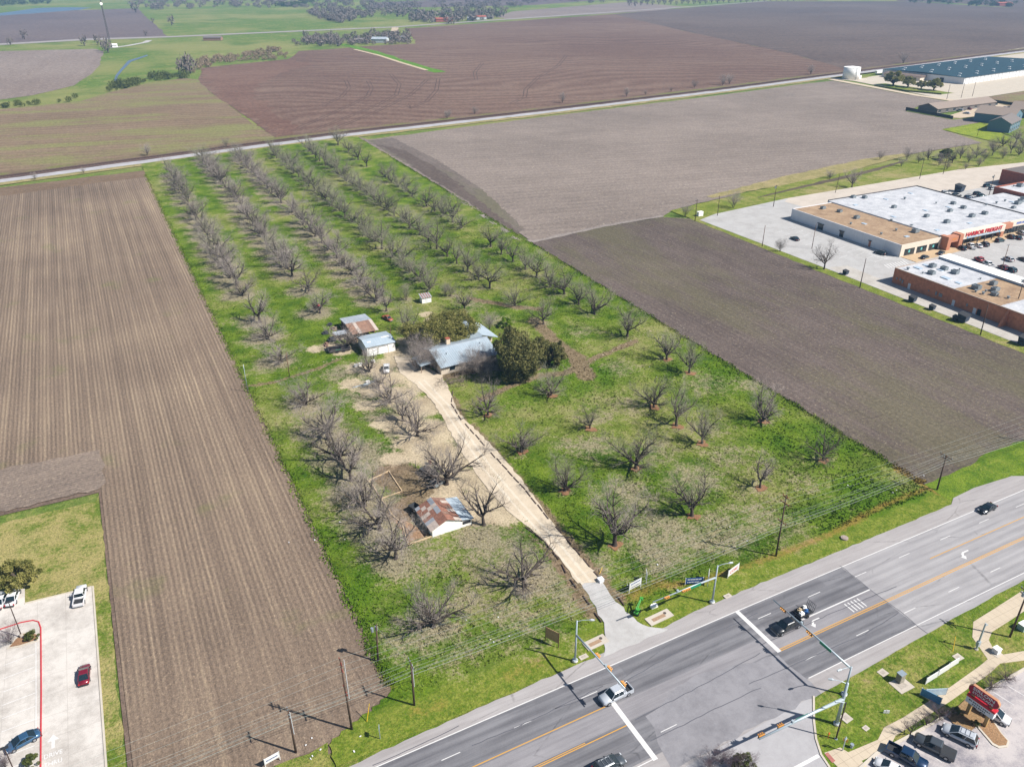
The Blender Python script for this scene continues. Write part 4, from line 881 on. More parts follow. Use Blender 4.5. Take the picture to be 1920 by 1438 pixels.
ML_ = {(1250, 675): 'bare pecan nearest the stone-edged path where the lawn meets the dark field', (1292, 700): 'bare pecan by the dark field, next after the one by the stone-edged path', (1033, 742): 'bare pecan on the lawn nearest the tall dark oak',
       (915, 779): 'bare pecan just across the drive bend from the house', (1226, 764): 'smaller of the two close-set bare pecans in the middle of the lawn', (1268, 799): 'larger of the two close-set bare pecans in the middle of the lawn', (1430, 790): 'widest bare pecan along the dark field edge of the lawn',
       (1316, 832): 'bare pecan with a low fork just roadward of the close-set pair', (978, 848): 'bare pecan on the lawn beside the middle of the drive timbers', (1192, 879): 'broad bare pecan in the centre of the grey leaf litter', (1425, 915): 'low bare pecan between the tall power pole and the dark field',
       (1059, 921): 'bare pecan on the lawn across the drive from the rusty barn', (1297, 968): 'big low-limbed bare pecan on the litter nearest the tall power pole',
       (574, 759): 'bare pecan just below the orchard lane by the striped field', (615, 824): 'second bare pecan below the orchard lane by the striped field', (636, 863): 'third bare pecan below the orchard lane by the striped field', (659, 902): 'bare pecan by the upper corner of the timber-framed plot', (684, 948): 'bare pecan between the timber-framed plot and the striped field',
       (712, 993): 'leaning bare pecan beside the timber kerb of the dirt pen', (742, 1047): 'bare pecan at the roadward corner of the dirt pen',
       (724, 584): 'bare pecan behind the rusty vintage truck', (764, 622): 'bare tree between the garage and the broad oak', (762, 563): 'small bare tree between the third row and the little shed', (871, 583): 'low dark bare tree behind the broad oak', (965, 574): 'slim bare tree beside the brown track behind the house', (1019, 608): 'bare pecan behind the tall dark oak', (846, 556): 'bare shrubby tree beside the little shed'}
M_MULCH = soil('mulch', c(150, 110, 80), c(184, 146, 110), c(200, 172, 138), fine=3)
for i, (px, py, h, k) in enumerate(LONE):
    x, y = P(px, py)
    lab, gr = KL[k] if KL[k] else (YL[(px, py)], None)
    if (px, py) == (1152, 1023): lab, gr = 'largest bare pecan of the lawn, forking low near the drive entrance', None
    if (px, py) == (1106, 804): lab, gr = 'smallest bare pecan of the lawn east of the drive', None
    if (px, py) == (1543, 864): lab, gr = 'bare pecan standing alone at the corner by the dark field', None
    if (px, py) in ML_: lab, gr = ML_[(px, py)], None
    var = BT[i % 7] if k != 'h' or h > 6 else SH[i % 3]
    put_tree('pecan_tree', var, x, y, h, lab, 'tree', gr, (M_TWIGG if k in 'mh' and i % 3 else M_TWIG), wide=1.12 if k in 'wyf' else 1.02)
    if k == 'm':
        n = 22; a = random.uniform(0, 6)
        sheet('mulch_ring', [(x + (1.35 + .4 * math.sin(3 * q + a) + random.uniform(-.4, .4)) * math.cos(q), y - .2 + (1.35 + .4 * math.sin(2 * q + a) + random.uniform(-.4, .4)) * math.sin(q)) for q in [2 * PI * j / n for j in range(n)]], .17, M_MULCH)
# leafy crowns
def leaf_mat(name, a, b, dk):
    n = NT(name); f = n.noise(.9, 3, .6, n.obj()); g = n.noise(5, 2, .6, n.obj())
    col = n.mix(n.step(f, .38, .62), a, b); col = n.mix(n.math('MULTIPLY', n.step(g, .5, .3), .6), col, dk)
    n.done(col, .7, spec=.25)
    pb = [q for q in n.t.nodes if q.type == 'BSDF_PRINCIPLED'][0]; tl = n.new('ShaderNodeBsdfTranslucent'); n.put(tl.inputs[0], col); mx = n.new('ShaderNodeMixShader'); mx.inputs[0].default_value = .38
    n.t.links.new(pb.outputs[0], mx.inputs[1]); n.t.links.new(tl.outputs[0], mx.inputs[2]); n.t.links.new(mx.outputs[0], n.out.inputs[0])
    return n.m
M_OAK = leaf_mat('oak_leaves', c(122, 126, 64), c(196, 188, 112), c(74, 82, 44)); M_OAK2 = leaf_mat('dark_oak_leaves', c(108, 112, 64), c(172, 166, 104), c(64, 72, 46))
M_LBUSH = leaf_mat('bright_leaves', c(104, 140, 30), c(150, 180, 50), c(60, 90, 20)); M_BUSH = leaf_mat('bush_leaves', c(92, 104, 50), c(140, 148, 80), c(56, 66, 36))
def leafy(seed, rx, ry_, h, z0, clumps, per, leaf, mat, flat=.75, stems=True, r0=.35):
    rn = random.Random(seed); nr = np.random.default_rng(seed); A = MB(); V = []; 
    cs = []
    lobes = [(rn.uniform(0, 2 * PI), rn.uniform(.35, .72), rn.uniform(.0, .75)) for _ in range(8)]
    for i in range(clumps):
        if clumps > 100:
            la, lr, lz = lobes[i % 8]; q = Vector((rn.gauss(0, 1), rn.gauss(0, 1), rn.gauss(0, 1))).normalized() * rn.uniform(.28, .50)
            cs.append(Vector((rx * (lr * math.cos(la) + q.x), ry_ * (lr * math.sin(la) + q.y), z0 + (h - z0) * max(.06, .30 + .42 * lz + q.z * .8)))); continue
        u = rn.uniform(-.35, 1) ; az = rn.uniform(0, 2 * PI); rr = math.sqrt(max(0, 1 - u * u)) * rn.uniform(.5, 1.12)
        cs.append(Vector((rx * rr * math.cos(az), ry_ * rr * math.sin(az), z0 + (h - z0) * (.38 + .55 * u * rn.uniform(.75, 1.05)))))
    if stems:
        A.tube([(0, 0, -.2), (.1, 0, z0 * .5), (0, .1, z0 + .3)], [r0 * 1.3, r0, r0 * .8], 8, False)
        for q in cs[::3]:
            mid = Vector((q.x * .45, q.y * .45, z0 + (q.z - z0) * .55)); A.tube([(0, 0, z0 * .7), mid, q], [r0 * .5, r0 * .3, r0 * .08], 5, False)
    for q in cs:
        cr = rn.uniform(.6, 1.2) * (rx + ry_) * .5 * (.25 if clumps < 100 else .175)
        m = int(per * rn.uniform(.7, 1.3)); d = nr.normal(size=(m, 3)); d /= np.linalg.norm(d, axis=1)[:, None]
        d *= (cr * nr.uniform(.35, 1.08, m) ** .6)[:, None]; d[:, 2] *= flat
        ctr = d + np.array(q); ctr[:, 2] = np.maximum(ctr[:, 2], .15)
        a = nr.normal(size=(m, 3)); a /= np.linalg.norm(a, axis=1)[:, None]; b = np.cross(a, nr.normal(size=(m, 3))); b /= np.linalg.norm(b, axis=1)[:, None]
        s = leaf * nr.uniform(.6, 1.3, m)[:, None]
        V.append(np.stack([ctr - a * s, ctr + b * s * .6, ctr + a * s, ctr - b * s * .6], 1).reshape(-1, 3))
    V = np.concatenate(V); C = MB(); C.v = V.tolist(); C.f = np.arange(len(V)).reshape(-1, 4).tolist(); C.mi = [0]
    return (A.mesh('trunk', M_BARK, True) if stems else None), C.mesh('crown', mat)
def put_leafy(name, var, x, y, label, cat, group=None, sc=1.0, z=0.0, mat=None):
    t = thing(name, label, cat, (x, y, z), random.uniform(0, 6.28), group)
    if var[0]: inst('trunk', var[0], t, sc=sc)
    inst('crown' if var[0] else 'foliage', var[1], t, sc=sc, mat=mat)
    return t
oakA = leafy(1, 10.4, 7.8, 10.2, 2.2, 270, 150, .24, M_OAK); x, y = P(826, 648); put_leafy('live_oak', oakA, x, y, 'broad olive green live oak behind the blue metal roof of the house', 'tree').rotation_euler = (0, 0, -.4)
oakB = leafy(2, 7.8, 6.8, 14.0, 1.6, 330, 140, .26, M_OAK2, flat=1.3); x, y = P(968, 706); put_leafy('live_oak', oakB, x, y, 'tall dark live oak shading the east end of the house', 'tree')
oakC = leafy(3, 4.6, 4.4, 9.0, 1.0, 110, 120, .26, M_OAK2, flat=1.3); x, y = P(1030, 684); put_leafy('live_oak', oakC, x, y, 'smaller dark live oak merging with the tall oak beside the brown yard path', 'tree')
oakS = leafy(4, 3.4, 3.2, 5.6, 1.0, 60, 190, .17, M_OAK)
x, y = P(42, 1098); put_leafy('live_oak', oakS, x, y, 'round dark green live oak beside the white parked cars', 'tree', sc=1.0)
for (px, py), s in zip(((1674, 161), (1702, 164), (1727, 167), (1750, 170)), (2.3, 1.7, 1.3, 1.8)):
    x, y = P(px, py); put_leafy('live_oak', oakS, x, y, 'dark evergreen tree on the grass island before the warehouse', 'tree', 'trees before the warehouse', sc=s)
bushA = leafy(5, 1.6, 1.6, 2.2, .1, 26, 120, .11, M_BUSH, stems=False); bushB = leafy(6, 2.2, 1.8, 2.6, .1, 20, 110, .18, M_LBUSH, stems=False)
for px, py, v, s, lab in [(946, 612, bushB, 1.15, 'bright green round bush behind the house'), (62, 1198, bushA, .75, 'small dark shrub on the car park island'), (64, 1432, bushA, .8, 'low green shrub at the end of the parking row by the drive lettering'),
                          (1790, 1338, bushA, .55, 'small green shrub in the rock bed by the restaurant sign'), (1773, 300, bushA, 3.0, 'green leafy tree among bare scrub by the shopping centre'), (1828, 1362, bushA, .4, 'tiny shrub between the posts of the restaurant sign'), (1392, 1438, bushA, 1.1, 'olive green shrub on the corner of the side street')]:
    x, y = P(px, py); put_leafy('shrub', v, x, y, lab, 'shrub', sc=s, z=.28 if py > 1190 else 0)
for px, py, h in [(1330, 1444, 3.4), (1352, 1432, 3.4), (1372, 1440, 3.6), (1400, 1446, 3.2)]:
    x, y = P(px, py); put_tree('bare_shrub', SH[1], x, y, h, 'grey leafless shrub on the corner of the side street', 'shrub', 'bare corner shrubs', M_TWIGP)
for px, py, h in [(782, 694, 7), (798, 688, 8), (818, 696, 6.5), (798, 668, 7.5), (785, 664, 7), (772, 642, 6), (780, 652, 6), (792, 676, 7), (806, 690, 6), (888, 700, 6.5), (902, 708, 6), (917, 702, 6), (926, 692, 6.5), (870, 704, 4.5), (895, 692, 7), (912, 714, 5)]:
    x, y = P(px, py); put_tree('bare_shrub', SH[(px + py) % 3], x, y, h, 'tangled grey leafless shrub against the walls of the house', 'shrub', 'bare shrubs round the house', M_TWIG)
for px, py, h, lab in [(918, 617, 6, 'thin grey leafless shrub behind the blue roof'), (835, 556, 4.5, 'round grey leafless shrub beside the little privy shed'), (1375, 390, 8, 'wide bare thicket bush at the field corner by the shopping lot'), (1285, 406, 6, 'small bare tree beside the white utility box'),
                       (1462, 472, 5, 'twiggy bare shrub in the grass strip by the dark field'), (22, 1208, 4.2, 'purple-grey leafless tree on the car park island'), (10, 1440, 3.4, 'purple-grey leafless shrub in front of the blue sedan')]:
    x, y = P(px, py); put_tree('bare_shrub', SH[px % 3], x, y, h, lab, 'shrub', None, M_TWIGP if px < 100 else M_TWIG, z=.1)
for px, py, h, lab in [(1545, 505, 9, 'bare tree in the grass strip opposite the brick shop'), (1597, 352, 9, 'bare tree behind the white-roofed store'), (1556, 335, 5, 'low bare tree over the drainage ditch')]:
    x, y = P(px, py); put_tree('bare_tree', BT[px % 7], x, y, h, lab, 'tree')
for px, py in ((1706, 1378), (1736, 1361), (1761, 1347), (1857, 1292), (1885, 1276)):
    x, y = P(px, py); put_tree('young_tree', BT[px % 7], x, y, 2.7, 'young leafless street tree between the sidewalk and the restaurant car park', 'tree', 'young street trees', M_TWIGP, z=.13)
for px, py, h in [(1650, 300, 5), (1690, 312, 5), (1722, 306, 6), (1700, 300, 7), (1740, 300, 8), (1760, 310, 7), (1785, 306, 8), (1800, 298, 8), (1815, 305, 7), (1830, 296, 8), (1845, 303, 7), (1860, 292, 8), (1880, 298, 7), (1895, 288, 9), (1910, 292, 8), (1880, 275, 8), (1905, 268, 9), (1860, 282, 7), (1835, 312, 5), (1810, 318, 4), (1775, 318, 5), (1918, 278, 8)]:
    x, y = P(px, py); put_tree('bare_shrub', SH[px % 3] if h < 8 else BT[px % 7], x, y, h, 'leafless scrub tree in the thicket behind the shopping centre', 'tree', 'thicket behind the shopping centre', M_TWIG)
for px, py, h in [(277, 292, 7), (424, 275, 5), (838, 223, 6), (842, 219, 5), (1055, 193, 8), (1175, 181, 7), (1355, 160, 10), (1368, 158, 9), (1302, 165, 7), (1520, 140, 9), (890, 214, 5), (1693, 119, 12), (1210, 178, 4), (1258, 172, 4), (66, 337, 4), (157, 325, 3)]:
    x, y = P(px, py); put_tree('bare_shrub', SH[px % 3], x, y, h, 'leafless bush growing beside the railway', 'shrub', 'bushes along the railway', M_TWIG)
# ------------------------------------------------------------------ distant vegetation
def far_clump(seed, n=150, r=1.0, h=1.0):
    nr = np.random.default_rng(seed); d = nr.normal(size=(n, 3)); d /= np.linalg.norm(d, axis=1)[:, None]; d *= nr.uniform(.4, 1, n)[:, None]
    ctr = d * np.array([r, r, h * .5]) + np.array([0, 0, h * .52]); a = nr.normal(size=(n, 3)) * .10; b = nr.normal(size=(n, 3)) * .10
    return np.stack([ctr - a, ctr + b, ctr + a], 1).reshape(-1, 3)
CL = [far_clump(i) for i in range(6)]
def farmat(name, a, b):
    n = NT(name); return n.done(n.mix(n.noise(.05, 3, .6), a, b), .95, spec=.1)
M_WOOD = farmat('winter_wood', c(120, 110, 106), c(160, 148, 138)); M_WOODG = farmat('evergreen_wood', c(70, 82, 54), c(112, 118, 76)); M_THICK = farmat('thicket', c(140, 120, 98), c(176, 156, 130))
def mass(name, label, pts, mat):
    V = []
    for x, y, r, h in pts:
        q = CL[random.randrange(6)]; V.append(q * np.array([r, r, h]) + np.array([x, y, -.2]))
    V = np.concatenate(V); m = MB(); m.v = V.tolist(); m.f = np.arange(len(V)).reshape(-1, 3).tolist(); m.mi = [0]
    return tag(m.build(name, mat), label, 'wood', kind='stuff')
def scat(poly, n, r0, r1, hk=1.3):
    out = []; xs = [p[0] for p in poly]; ys = [p[1] for p in poly]
    while len(out) < n:
        px, py = random.uniform(min(xs), max(xs)), random.uniform(min(ys), max(ys))
        if pts_in(poly, np.array([px]), np.array([py]))[0]:
            x, y = P(px, py); r = random.uniform(r0, r1); out.append((x, y, r, r * hk * random.uniform(.8, 1.3)))
    return out
mass('winter_wood', 'hazy grey leafless wood along the far edge of the pastures', scat([(230, 8), (300, 20), (420, 15), (640, 17), (700, 28), (760, 42), (840, 47), (940, 37), (950, 22), (1000, 9), (1300, 3), (1480, 1), (1480, -6), (230, -6)], 560, 5, 11) + scat([(570, 22), (640, 18), (700, 32), (640, 44), (600, 36)], 150, 5, 9), M_WOOD)
mass('winter_wood', 'grey leafless trees scattered round the farmstead beyond the brown field', scat([(545, 78), (600, 70), (690, 66), (770, 66), (765, 84), (690, 84), (600, 90), (550, 86)], 130, 3.5, 7), M_WOOD)
mass('thicket', 'tawny winter thicket round a small pond beyond the railway', scat([(345, 128), (375, 112), (440, 102), (520, 92), (545, 103), (535, 112), (440, 116), (385, 128), (360, 140)], 150, 1.5, 4.5), M_THICK)
mass('creek_scrub', 'grey green scrub along the creek beside the stubble field', scat([(195, 166), (240, 158), (280, 146), (345, 140), (350, 147), (280, 155), (210, 174)], 60, 1.5, 5.5) + scat([(0, 196), (150, 180), (150, 189), (0, 205)], 16, 1.5, 3.5), M_BUSH)
mass('evergreen_wood', 'dark evergreen trees on the skyline fields', scat([(0, 6), (60, 2), (110, 6), (60, 10), (0, 13)], 40, 6, 11) + scat([(1700, 8), (1900, 14), (1910, 5), (1700, 2)], 40, 6, 10) + scat([(500, 16), (560, 4), (600, 4), (560, 14)], 40, 5, 9), M_WOODG)
ft = MB(); ft.v = (CL[0] * np.array([5, 5, 10]) + np.array([0, 0, 1])).tolist(); ft.f = np.arange(len(ft.v)).reshape(-1, 3).tolist(); ft.mi = [0]
ftm = ft.mesh('crown', M_WOOD); ftr = MB().cyl(0, 0, -.3, .5, 4, 5).mesh('trunk', M_BARK)
def fartree(px, py, s, label, group, mat=None):
    x, y = P(px, py); t = thing('distant_tree', label, 'tree', (x, y, 0), random.uniform(0, 6), group); inst('trunk', ftr, t, sc=s); inst('crown', ftm, t, sc=s, mat=mat)
for px, py, s in [(255, 24, 2.2), (322, 48, 1.6), (350, 140, 1.9), (357, 138, 1.7), (345, 141, 1.5), (20, 85, 1), (158, 86, 1.2), (184, 84, 1.2), (197, 96, 1.5), (203, 99, 1.4), (287, 43, .8), (46, 74, 1.3), (274, 68, .8)]:
    fartree(px, py, s, 'lone hazy tree in the pastures beyond the railway', 'lone pasture trees')
for px in range(830, 945, 6): fartree(px, 41 - (px - 830) * .07 - random.uniform(0, 3), random.uniform(1.0, 1.7), 'hazy dark tree round the farmhouses on the far road', 'trees round the far farmhouses', M_WOODG if random.random() < .25 else None)
for px in range(1180, 1500, 11): fartree(px, 12 - (px - 1180) * .033 + random.uniform(-1, 1), random.uniform(1.0, 1.9), 'hazy tree along the far road by the dark field', 'trees along the far road')
for px, py in [(650, 76), (664, 74), (680, 78), (700, 70), (728, 66), (748, 68), (760, 72), (764, 64), (620, 72), (596, 74), (574, 74)]: fartree(px, py, random.uniform(.8, 1.3), 'grey tree beside the white barn of the far farmstead', 'trees at the far farmstead')
# ------------------------------------------------------------------ buildings
M_WHITE = plain('white_wall', c(250, 248, 244, .82), .7, var=.05, scale=.6); M_CREAM = plain('cream_stucco', c(246, 232, 214), .85, var=.05, scale=.5)
M_GWALL = plain('pale_grey_wall', c(246, 247, 250), .8, var=.05, scale=.4)
def roofmat(name, a, b, seam=0.0, along='x', rough=.6):
    n = NT(name); f = n.noise(.22, 5, .7); g = n.noise(1.4, 4, .7)
    s = n.math('ADD', n.math('MULTIPLY', f, .6), n.math('MULTIPLY', g, .4)); col = n.ramp(s, [(.36, b), (.60, a)])
    if seam:
        q = n.sep(n.pos())[0 if along == 'x' else 1]; m = n.math('ABSOLUTE', n.math('SUBTRACT', n.math('FRACT', n.math('DIVIDE', q, seam)), .5))
        col = n.mix(n.math('MULTIPLY', n.step(m, .5 - .07 / seam, .5), .4), col, tuple(v * .6 for v in b[:3]) + (1,))
    return n.done(col, rough, spec=.4)
M_ROOFW = roofmat('white_roof', c(230, 230, 232), c(182, 184, 190), 6.0, 'y'); M_ROOFT = roofmat('tan_gravel_roof', c(198, 168, 134), c(150, 120, 92)); M_ROOFD = roofmat('dark_blue_roof', c(28, 74, 90), c(18, 54, 70), 0, rough=.95)
M_BRICK = plain('orange_brick', c(214, 140, 104), .9, var=.22, scale=1.1); M_BRICKD = plain('red_brick', c(176, 104, 84), .9, var=.2, scale=1.0); M_COPP = plain('orange_stucco', c(206, 140, 110), .8, var=.08)
M_GLASS = NT('shop_glass').done(c(44, 58, 66), .12, spec=.6); M_DARK = plain('dark_opening', c(52, 54, 58), .8); M_TRIM = plain('dark_trim', c(96, 92, 92), .6); M_UNIT = plain('grey_unit', c(150, 160, 166), .5, .2); M_UNITD = plain('unit_grille', c(80, 88, 94), .6)
M_METAL = roofmat('blue_metal_roof', c(198, 212, 222), c(172, 190, 204), .9, 'x', .45); M_METAL2 = roofmat('galvanised_roof', c(200, 208, 216), c(172, 182, 192), .75, 'x', .45)
M_RUST = plain('rusty_roof', c(164, 128, 108), .9, var=.2, scale=.8); M_WOODW = plain('weathered_wood', c(150, 132, 116), .9, var=.2)
def wallbox(t, name, x0, x1, y0, y1, h, mat, th=.3):
    mb = MB(); mb.bx(x0, x1, y0, y0 + th, 0, h); mb.bx(x0, x1, y1 - th, y1, 0, h); mb.bx(x0, x0 + th, y0 + th, y1 - th, 0, h); mb.bx(x1 - th, x1, y0 + th, y1 - th, 0, h)
    return mb.build(name, mat, t)
unit_m = MB().bx(-1, 1, -.8, .8, .12, 1.15).bx(-.9, -.7, -.7, .7, 0, .12).bx(.7, .9, -.7, .7, 0, .12).mesh('rooftop_unit', M_UNIT); fan_m = MB().cyl(-.35, 0, 1.15, .5, .14, 10).cyl(.5, .1, 1.15, .32, .1, 8).mesh('fan', M_UNITD)
vent_m = MB().cyl(0, 0, 0, .28, .5, 8).cyl(0, 0, .5, .45, .22, 8).mesh('roof_vent', M_UNIT); hatch_m = MB().bx(-1.1, 1.1, -.7, .7, 0, .22).mesh('skylight', plain('skylight', c(196, 214, 230), .3))
def rooftop(t, ox, oy, z, items):
    for px, py, k, s in items:
        x, y = P(px, py, z)
        if k == 'u':
            u = inst('rooftop_unit', unit_m, t, (x - ox, y - oy, z), random.choice((0, PI / 2)), s); inst('fan', fan_m, u)
        else: inst('roof_vent' if k == 'v' else 'skylight', vent_m if k == 'v' else hatch_m, t, (x - ox, y - oy, z), random.choice((0, PI / 2)), s)
# --- the big white-roofed store
OX, OY = 277.6, 204.0
st = thing('store_building', 'long white store with white and tan flat roof and orange entrance piers', 'building', (OX, OY, 0))
HT = 5.0
mb = MB(); mb.bx(0, 24.4, .3, 60, 0, HT - .35); mb.build('wall', M_GWALL, st)
MB().bx(.35, 24.2, .6, 59.6, HT - .35, HT - .25).build('roof', M_ROOFT, st)
mb = MB(); mb.bx(0, .3, .3, 60, HT - .35, HT); mb.bx(.3, 24.4, 59.7, 60, HT - .35, HT); mb.build('parapet', M_GWALL, st)
mb = MB(); mb.bx(24.5, 85, .8, 62, 0, HT + .1); mb.build('wall', M_GWALL, st)
MB().bx(24.5, 84.8, .9, 61.8, HT + .1, HT + .2).build('roof', M_ROOFW, st)
mb = MB(); mb.bx(24.5, 85.3, 61.8, 62.2, 0, HT + .6); mb.bx(84.9, 85.3, 1, 61.8, HT, HT + .6); mb.build('parapet', M_TRIM, st)
# front
MB().bx(-.02, 23.4, -.1, .3, 3.0, HT + .05).bx(-.02, 2.2, -.1, .3, 0, 3.0).bx(8.2, 9.4, -.1, .3, 0, 3).bx(15.4, 16.6, -.1, .3, 0, 3).bx(22.3, 23.4, -.1, .3, 0, 3).build('front_wall', M_CREAM, st)
for a, b in ((2.2, 8.2), (9.4, 15.4), (16.6, 22.3)):
    w_ = MB().bx(a, b, .02, .1, .3, 3.0).build('window', M_GLASS, st)
    mb = MB()
    for k in range(5): mb.bx(a + (b - a) * k / 4 - .05, a + (b - a) * k / 4 + .05, -.06, .0, .3, 3.0)
    mb.bx(a, b, -.06, 0, .2, .3); mb.build('frame', M_TRIM, w_)
    MB().bx((a + b) / 2 - .5, (a + b) / 2 + .4, -.08, -.02, 1.3, 2.3).build('poster', plain('teal_poster', c(120, 214, 214), .6), w_)
for a, b, h in ((23.5, 25.6, 5.7), (30.6, 32.8, 5.9), (60.6, 62.4, 5.6)): MB().bx(a, b, -3.2 if a < 60 else -1.2, .8, 0, h).build('entrance_pier', M_COPP, st)
MB().bx(25.6, 30.6, -2.8, -.2, 3.1, 5.5).build('entrance_canopy', M_COPP, st); MB().bx(25.8, 30.4, .1, .2, .2, 3.0).build('glass_door', M_GLASS, st)
MB().bx(62.4, 67.2, -1.4, .9, 3.3, 5.5).build('entrance_canopy', M_COPP, st); MB().bx(62.4, 67.2, .5, .7, .2, 3.2).build('glass_door', M_GLASS, st)
MB().bx(32.8, 60.6, -2.4, .75, 3.1, 6.0).build('sign_fascia', M_CREAM, st); MB().bx(33, 60.4, .55, .75, .2, 3.1).build('shop_window', M_DARK, st)
for k in range(6): MB().bx(35 + k * 4.6, 35.3 + k * 4.6, -2.2, -1.9, .2, 3.1).build('post', M_TRIM, st)
MB().bx(46, 50, .4, .5, .3, 2.8).build('warm_doorway', plain('warm_entry', c(214, 180, 110), .6), st)  # doorway panel in one flat warm colour
MB().bx(67.2, 85, -.1, .75, 3.1, 5.6).build('sign_fascia', M_CREAM, st)
for a in (67.8, 73.6, 79.4):
    w_ = MB().bx(a, a + 5.2, .3, .5, .2, 3.1).build('window', M_GLASS, st); mb = MB()
    for k in range(4): mb.bx(a + 5.2 * k / 3 - .05, a + 5.2 * k / 3 + .05, .22, .29, .2, 3.1)
    mb.build('frame', M_TRIM, w_)
M_SRED = plain('sign_red', c(222, 36, 56), .5, var=.04); M_SBLUE = plain('sign_blue', c(28, 96, 190), .5, var=.04); M_SCYAN = plain('sign_light_blue', c(110, 180, 226), .5, var=.05); M_SWHITE = plain('sign_white', c(246, 246, 246), .5, var=.03)
text_mesh('HARBOR FREIGHT', 2.35, M_SRED, st, (46.7, -2.5, 4.95), (PI / 2, 0, 0), 'lettering', .12, sx=1.22)
MB().bx(36.2, 57.4, -2.52, -2.42, 3.30, 3.85).build('sign_strip', M_SCYAN, st); bars(st, 37, 56.6, -2.52, 3.57, .36, M_SWHITE, 22, 3)
bars(st, 71.6, 79.4, -.1, 4.4, 1.0, M_SBLUE, 8, 5)
bars(st, 26.6, 29.6, -2.8, 4.4, .7, plain('sign_orange', c(240, 150, 60), .5), 5, 7)
for y, w_ in ((42, 3.0), (30, 2.2), (15, 1.0)):       # doors of the west wall
    d = MB().bx(-.12, .02, y - w_ / 2, y + w_ / 2, 0, 2.4).build('door', M_GLASS if w_ > 2 else M_COPP, st); MB().bx(-.5, .0, y - w_ / 2 - .3, y + w_ / 2 + .3, 2.5, 2.75).build('door_canopy', M_TRIM, d)
mb = MB()
for k in range(5): mb.bx(-.1, 0, 8 + k * 5.2, 8.12 + k * 5.2, 0, HT - .4)
mb.build('downpipe', M_WHITE, st)
rooftop(st, OX, OY, HT - .25, [(1543, 392, 'u', 1.0), (1574, 398, 'u', 1.0), (1606, 410, 'u', 1.1), (1595, 421, 'v', 1.2), (1620, 420, 's', 1), (1671, 415, 'v', 1.3), (1680, 433, 'v', 1.3), (1709, 425, 'v', 1.3), (1716, 436, 'u', 1.3), (1700, 444, 's', 1), (1652, 440, 'v', 1.2)])
rooftop(st, OX, OY, HT + .2, [(1600, 371, 'u', 1), (1621, 372, 'u', 1), (1604, 385, 's', 1), (1661, 374, 's', 1), (1696, 374, 'v', 1.5), (1707, 363, 's', 1), (1676, 390, 'u', 1), (1735, 395, 's', 1), (1737, 407, 'u', 1), (1781, 397, 'u', 1), (1787, 383, 'u', 1), (1806, 391, 'u', 1.05), (1775, 418, 'u', 1.15), (1822, 407, 'u', 1.15), (1846, 402, 'u', 1.1), (1818, 419, 's', 1), (1757, 432, 's', 1), (1675, 407, 's', 1), (1778, 389, 's', 1), (1755, 382, 'v', 1)])
# --- neighbours to the east
nb = thing('shop_building', 'white flat-roofed shop joining the big store, vents on its roof', 'building', (363.2, 208, 0))
MB().bx(0, 60, 0, 30, 0, 5.2).build('wall', M_GWALL, nb); MB().bx(.1, 59.8, .1, 29.8, 5.2, 5.3).build('roof', M_ROOFW, nb); MB().bx(.3, 20, -.5, 0, .2, 4.2).build('shop_window', M_GLASS, nb); MB().bx(.2, 20, -3.5, -.5, 4.2, 5.0).build('canopy', M_TRIM, nb)
rooftop(nb, 363.2, 208, 5.3, [(1868, 382, 'v', 1.4), (1849, 385, 'v', 1.2), (1908, 383, 'u', 1.3), (1914, 379, 'u', 1.2), (1900, 391, 'u', .9), (1884, 378, 'v', 1.3), (1897, 379, 's', 1), (1918, 374, 'u', 1)])
b1 = thing('brick_shop', 'red brick blank-sided shop with white roof behind the parked cars', 'building', (390, 221, 0))
MB().bx(0, 40, 22.3, 22.6, 0, 7).bx(0, .4, .0, 22.3, 0, 7).bx(.4, 40, 0, 22.3, 0, 6.3).build('wall', M_BRICKD, b1); MB().bx(.5, 40, .2, 22.2, 6.3, 6.4).build('roof', M_ROOFW, b1)
rooftop(b1, 390, 221, 6.4, [(1912, 350, 'u', 1.3), (1900, 350, 'v', 1)])
b2 = thing('brick_shop', 'taller red brick building with dark roof at the back yard', 'building', (425, 239, 0))
MB().bx(0, 45, 0, 25, 0, 7.6).build('wall', M_BRICKD, b2); MB().bx(.4, 44.6, .4, 24.6, 7.6, 7.7).build('roof', plain('dark_roof', c(120, 112, 108), .9), b2); MB().bx(12, 45, -.3, 0, 0, 7.8).build('white_bay', M_WHITE, b2)
# --- the brick row along the back lane
BX = 251.4
br = thing('brick_building', 'low orange brick shop row with white and tan roof along the back lane', 'building', (BX, 90, 0))
HB = 5.6
MB().bx(0, 26, 0, 95.4, 0, HB).build('wall', M_BRICK, br)
for a, b, m in ((71.5, 95.2, M_ROOFW), (54.5, 71.4, M_ROOFT), (0.2, 54.4, M_ROOFW)): MB().bx(.35, 23.4, a, b, HB, HB + .08).build('roof', m, br)
MB().bx(0, .34, .0, 95.4, HB, HB + .22).bx(.34, 26, 95.0, 95.4, HB, HB + .22).build('parapet', plain('brick_cap', c(196, 176, 160), .8), br)
MB().bx(23.5, 29.5, 0, 95.4, HB - 1.4, HB + .9).build('mansard', plain('pale_fascia', c(206, 216, 230), .6, var=.05), br)
MB().bx(23.3, 29.7, 0, 95.6, HB + .9, HB + 1.0).build('mansard_cap', M_WHITE, br)
MB().vprism([(-3.0, 0), (0, 0), (0, HB), (-.2, HB)], 50.6, 51.4).build('buttress_wall', M_BRICK, br)
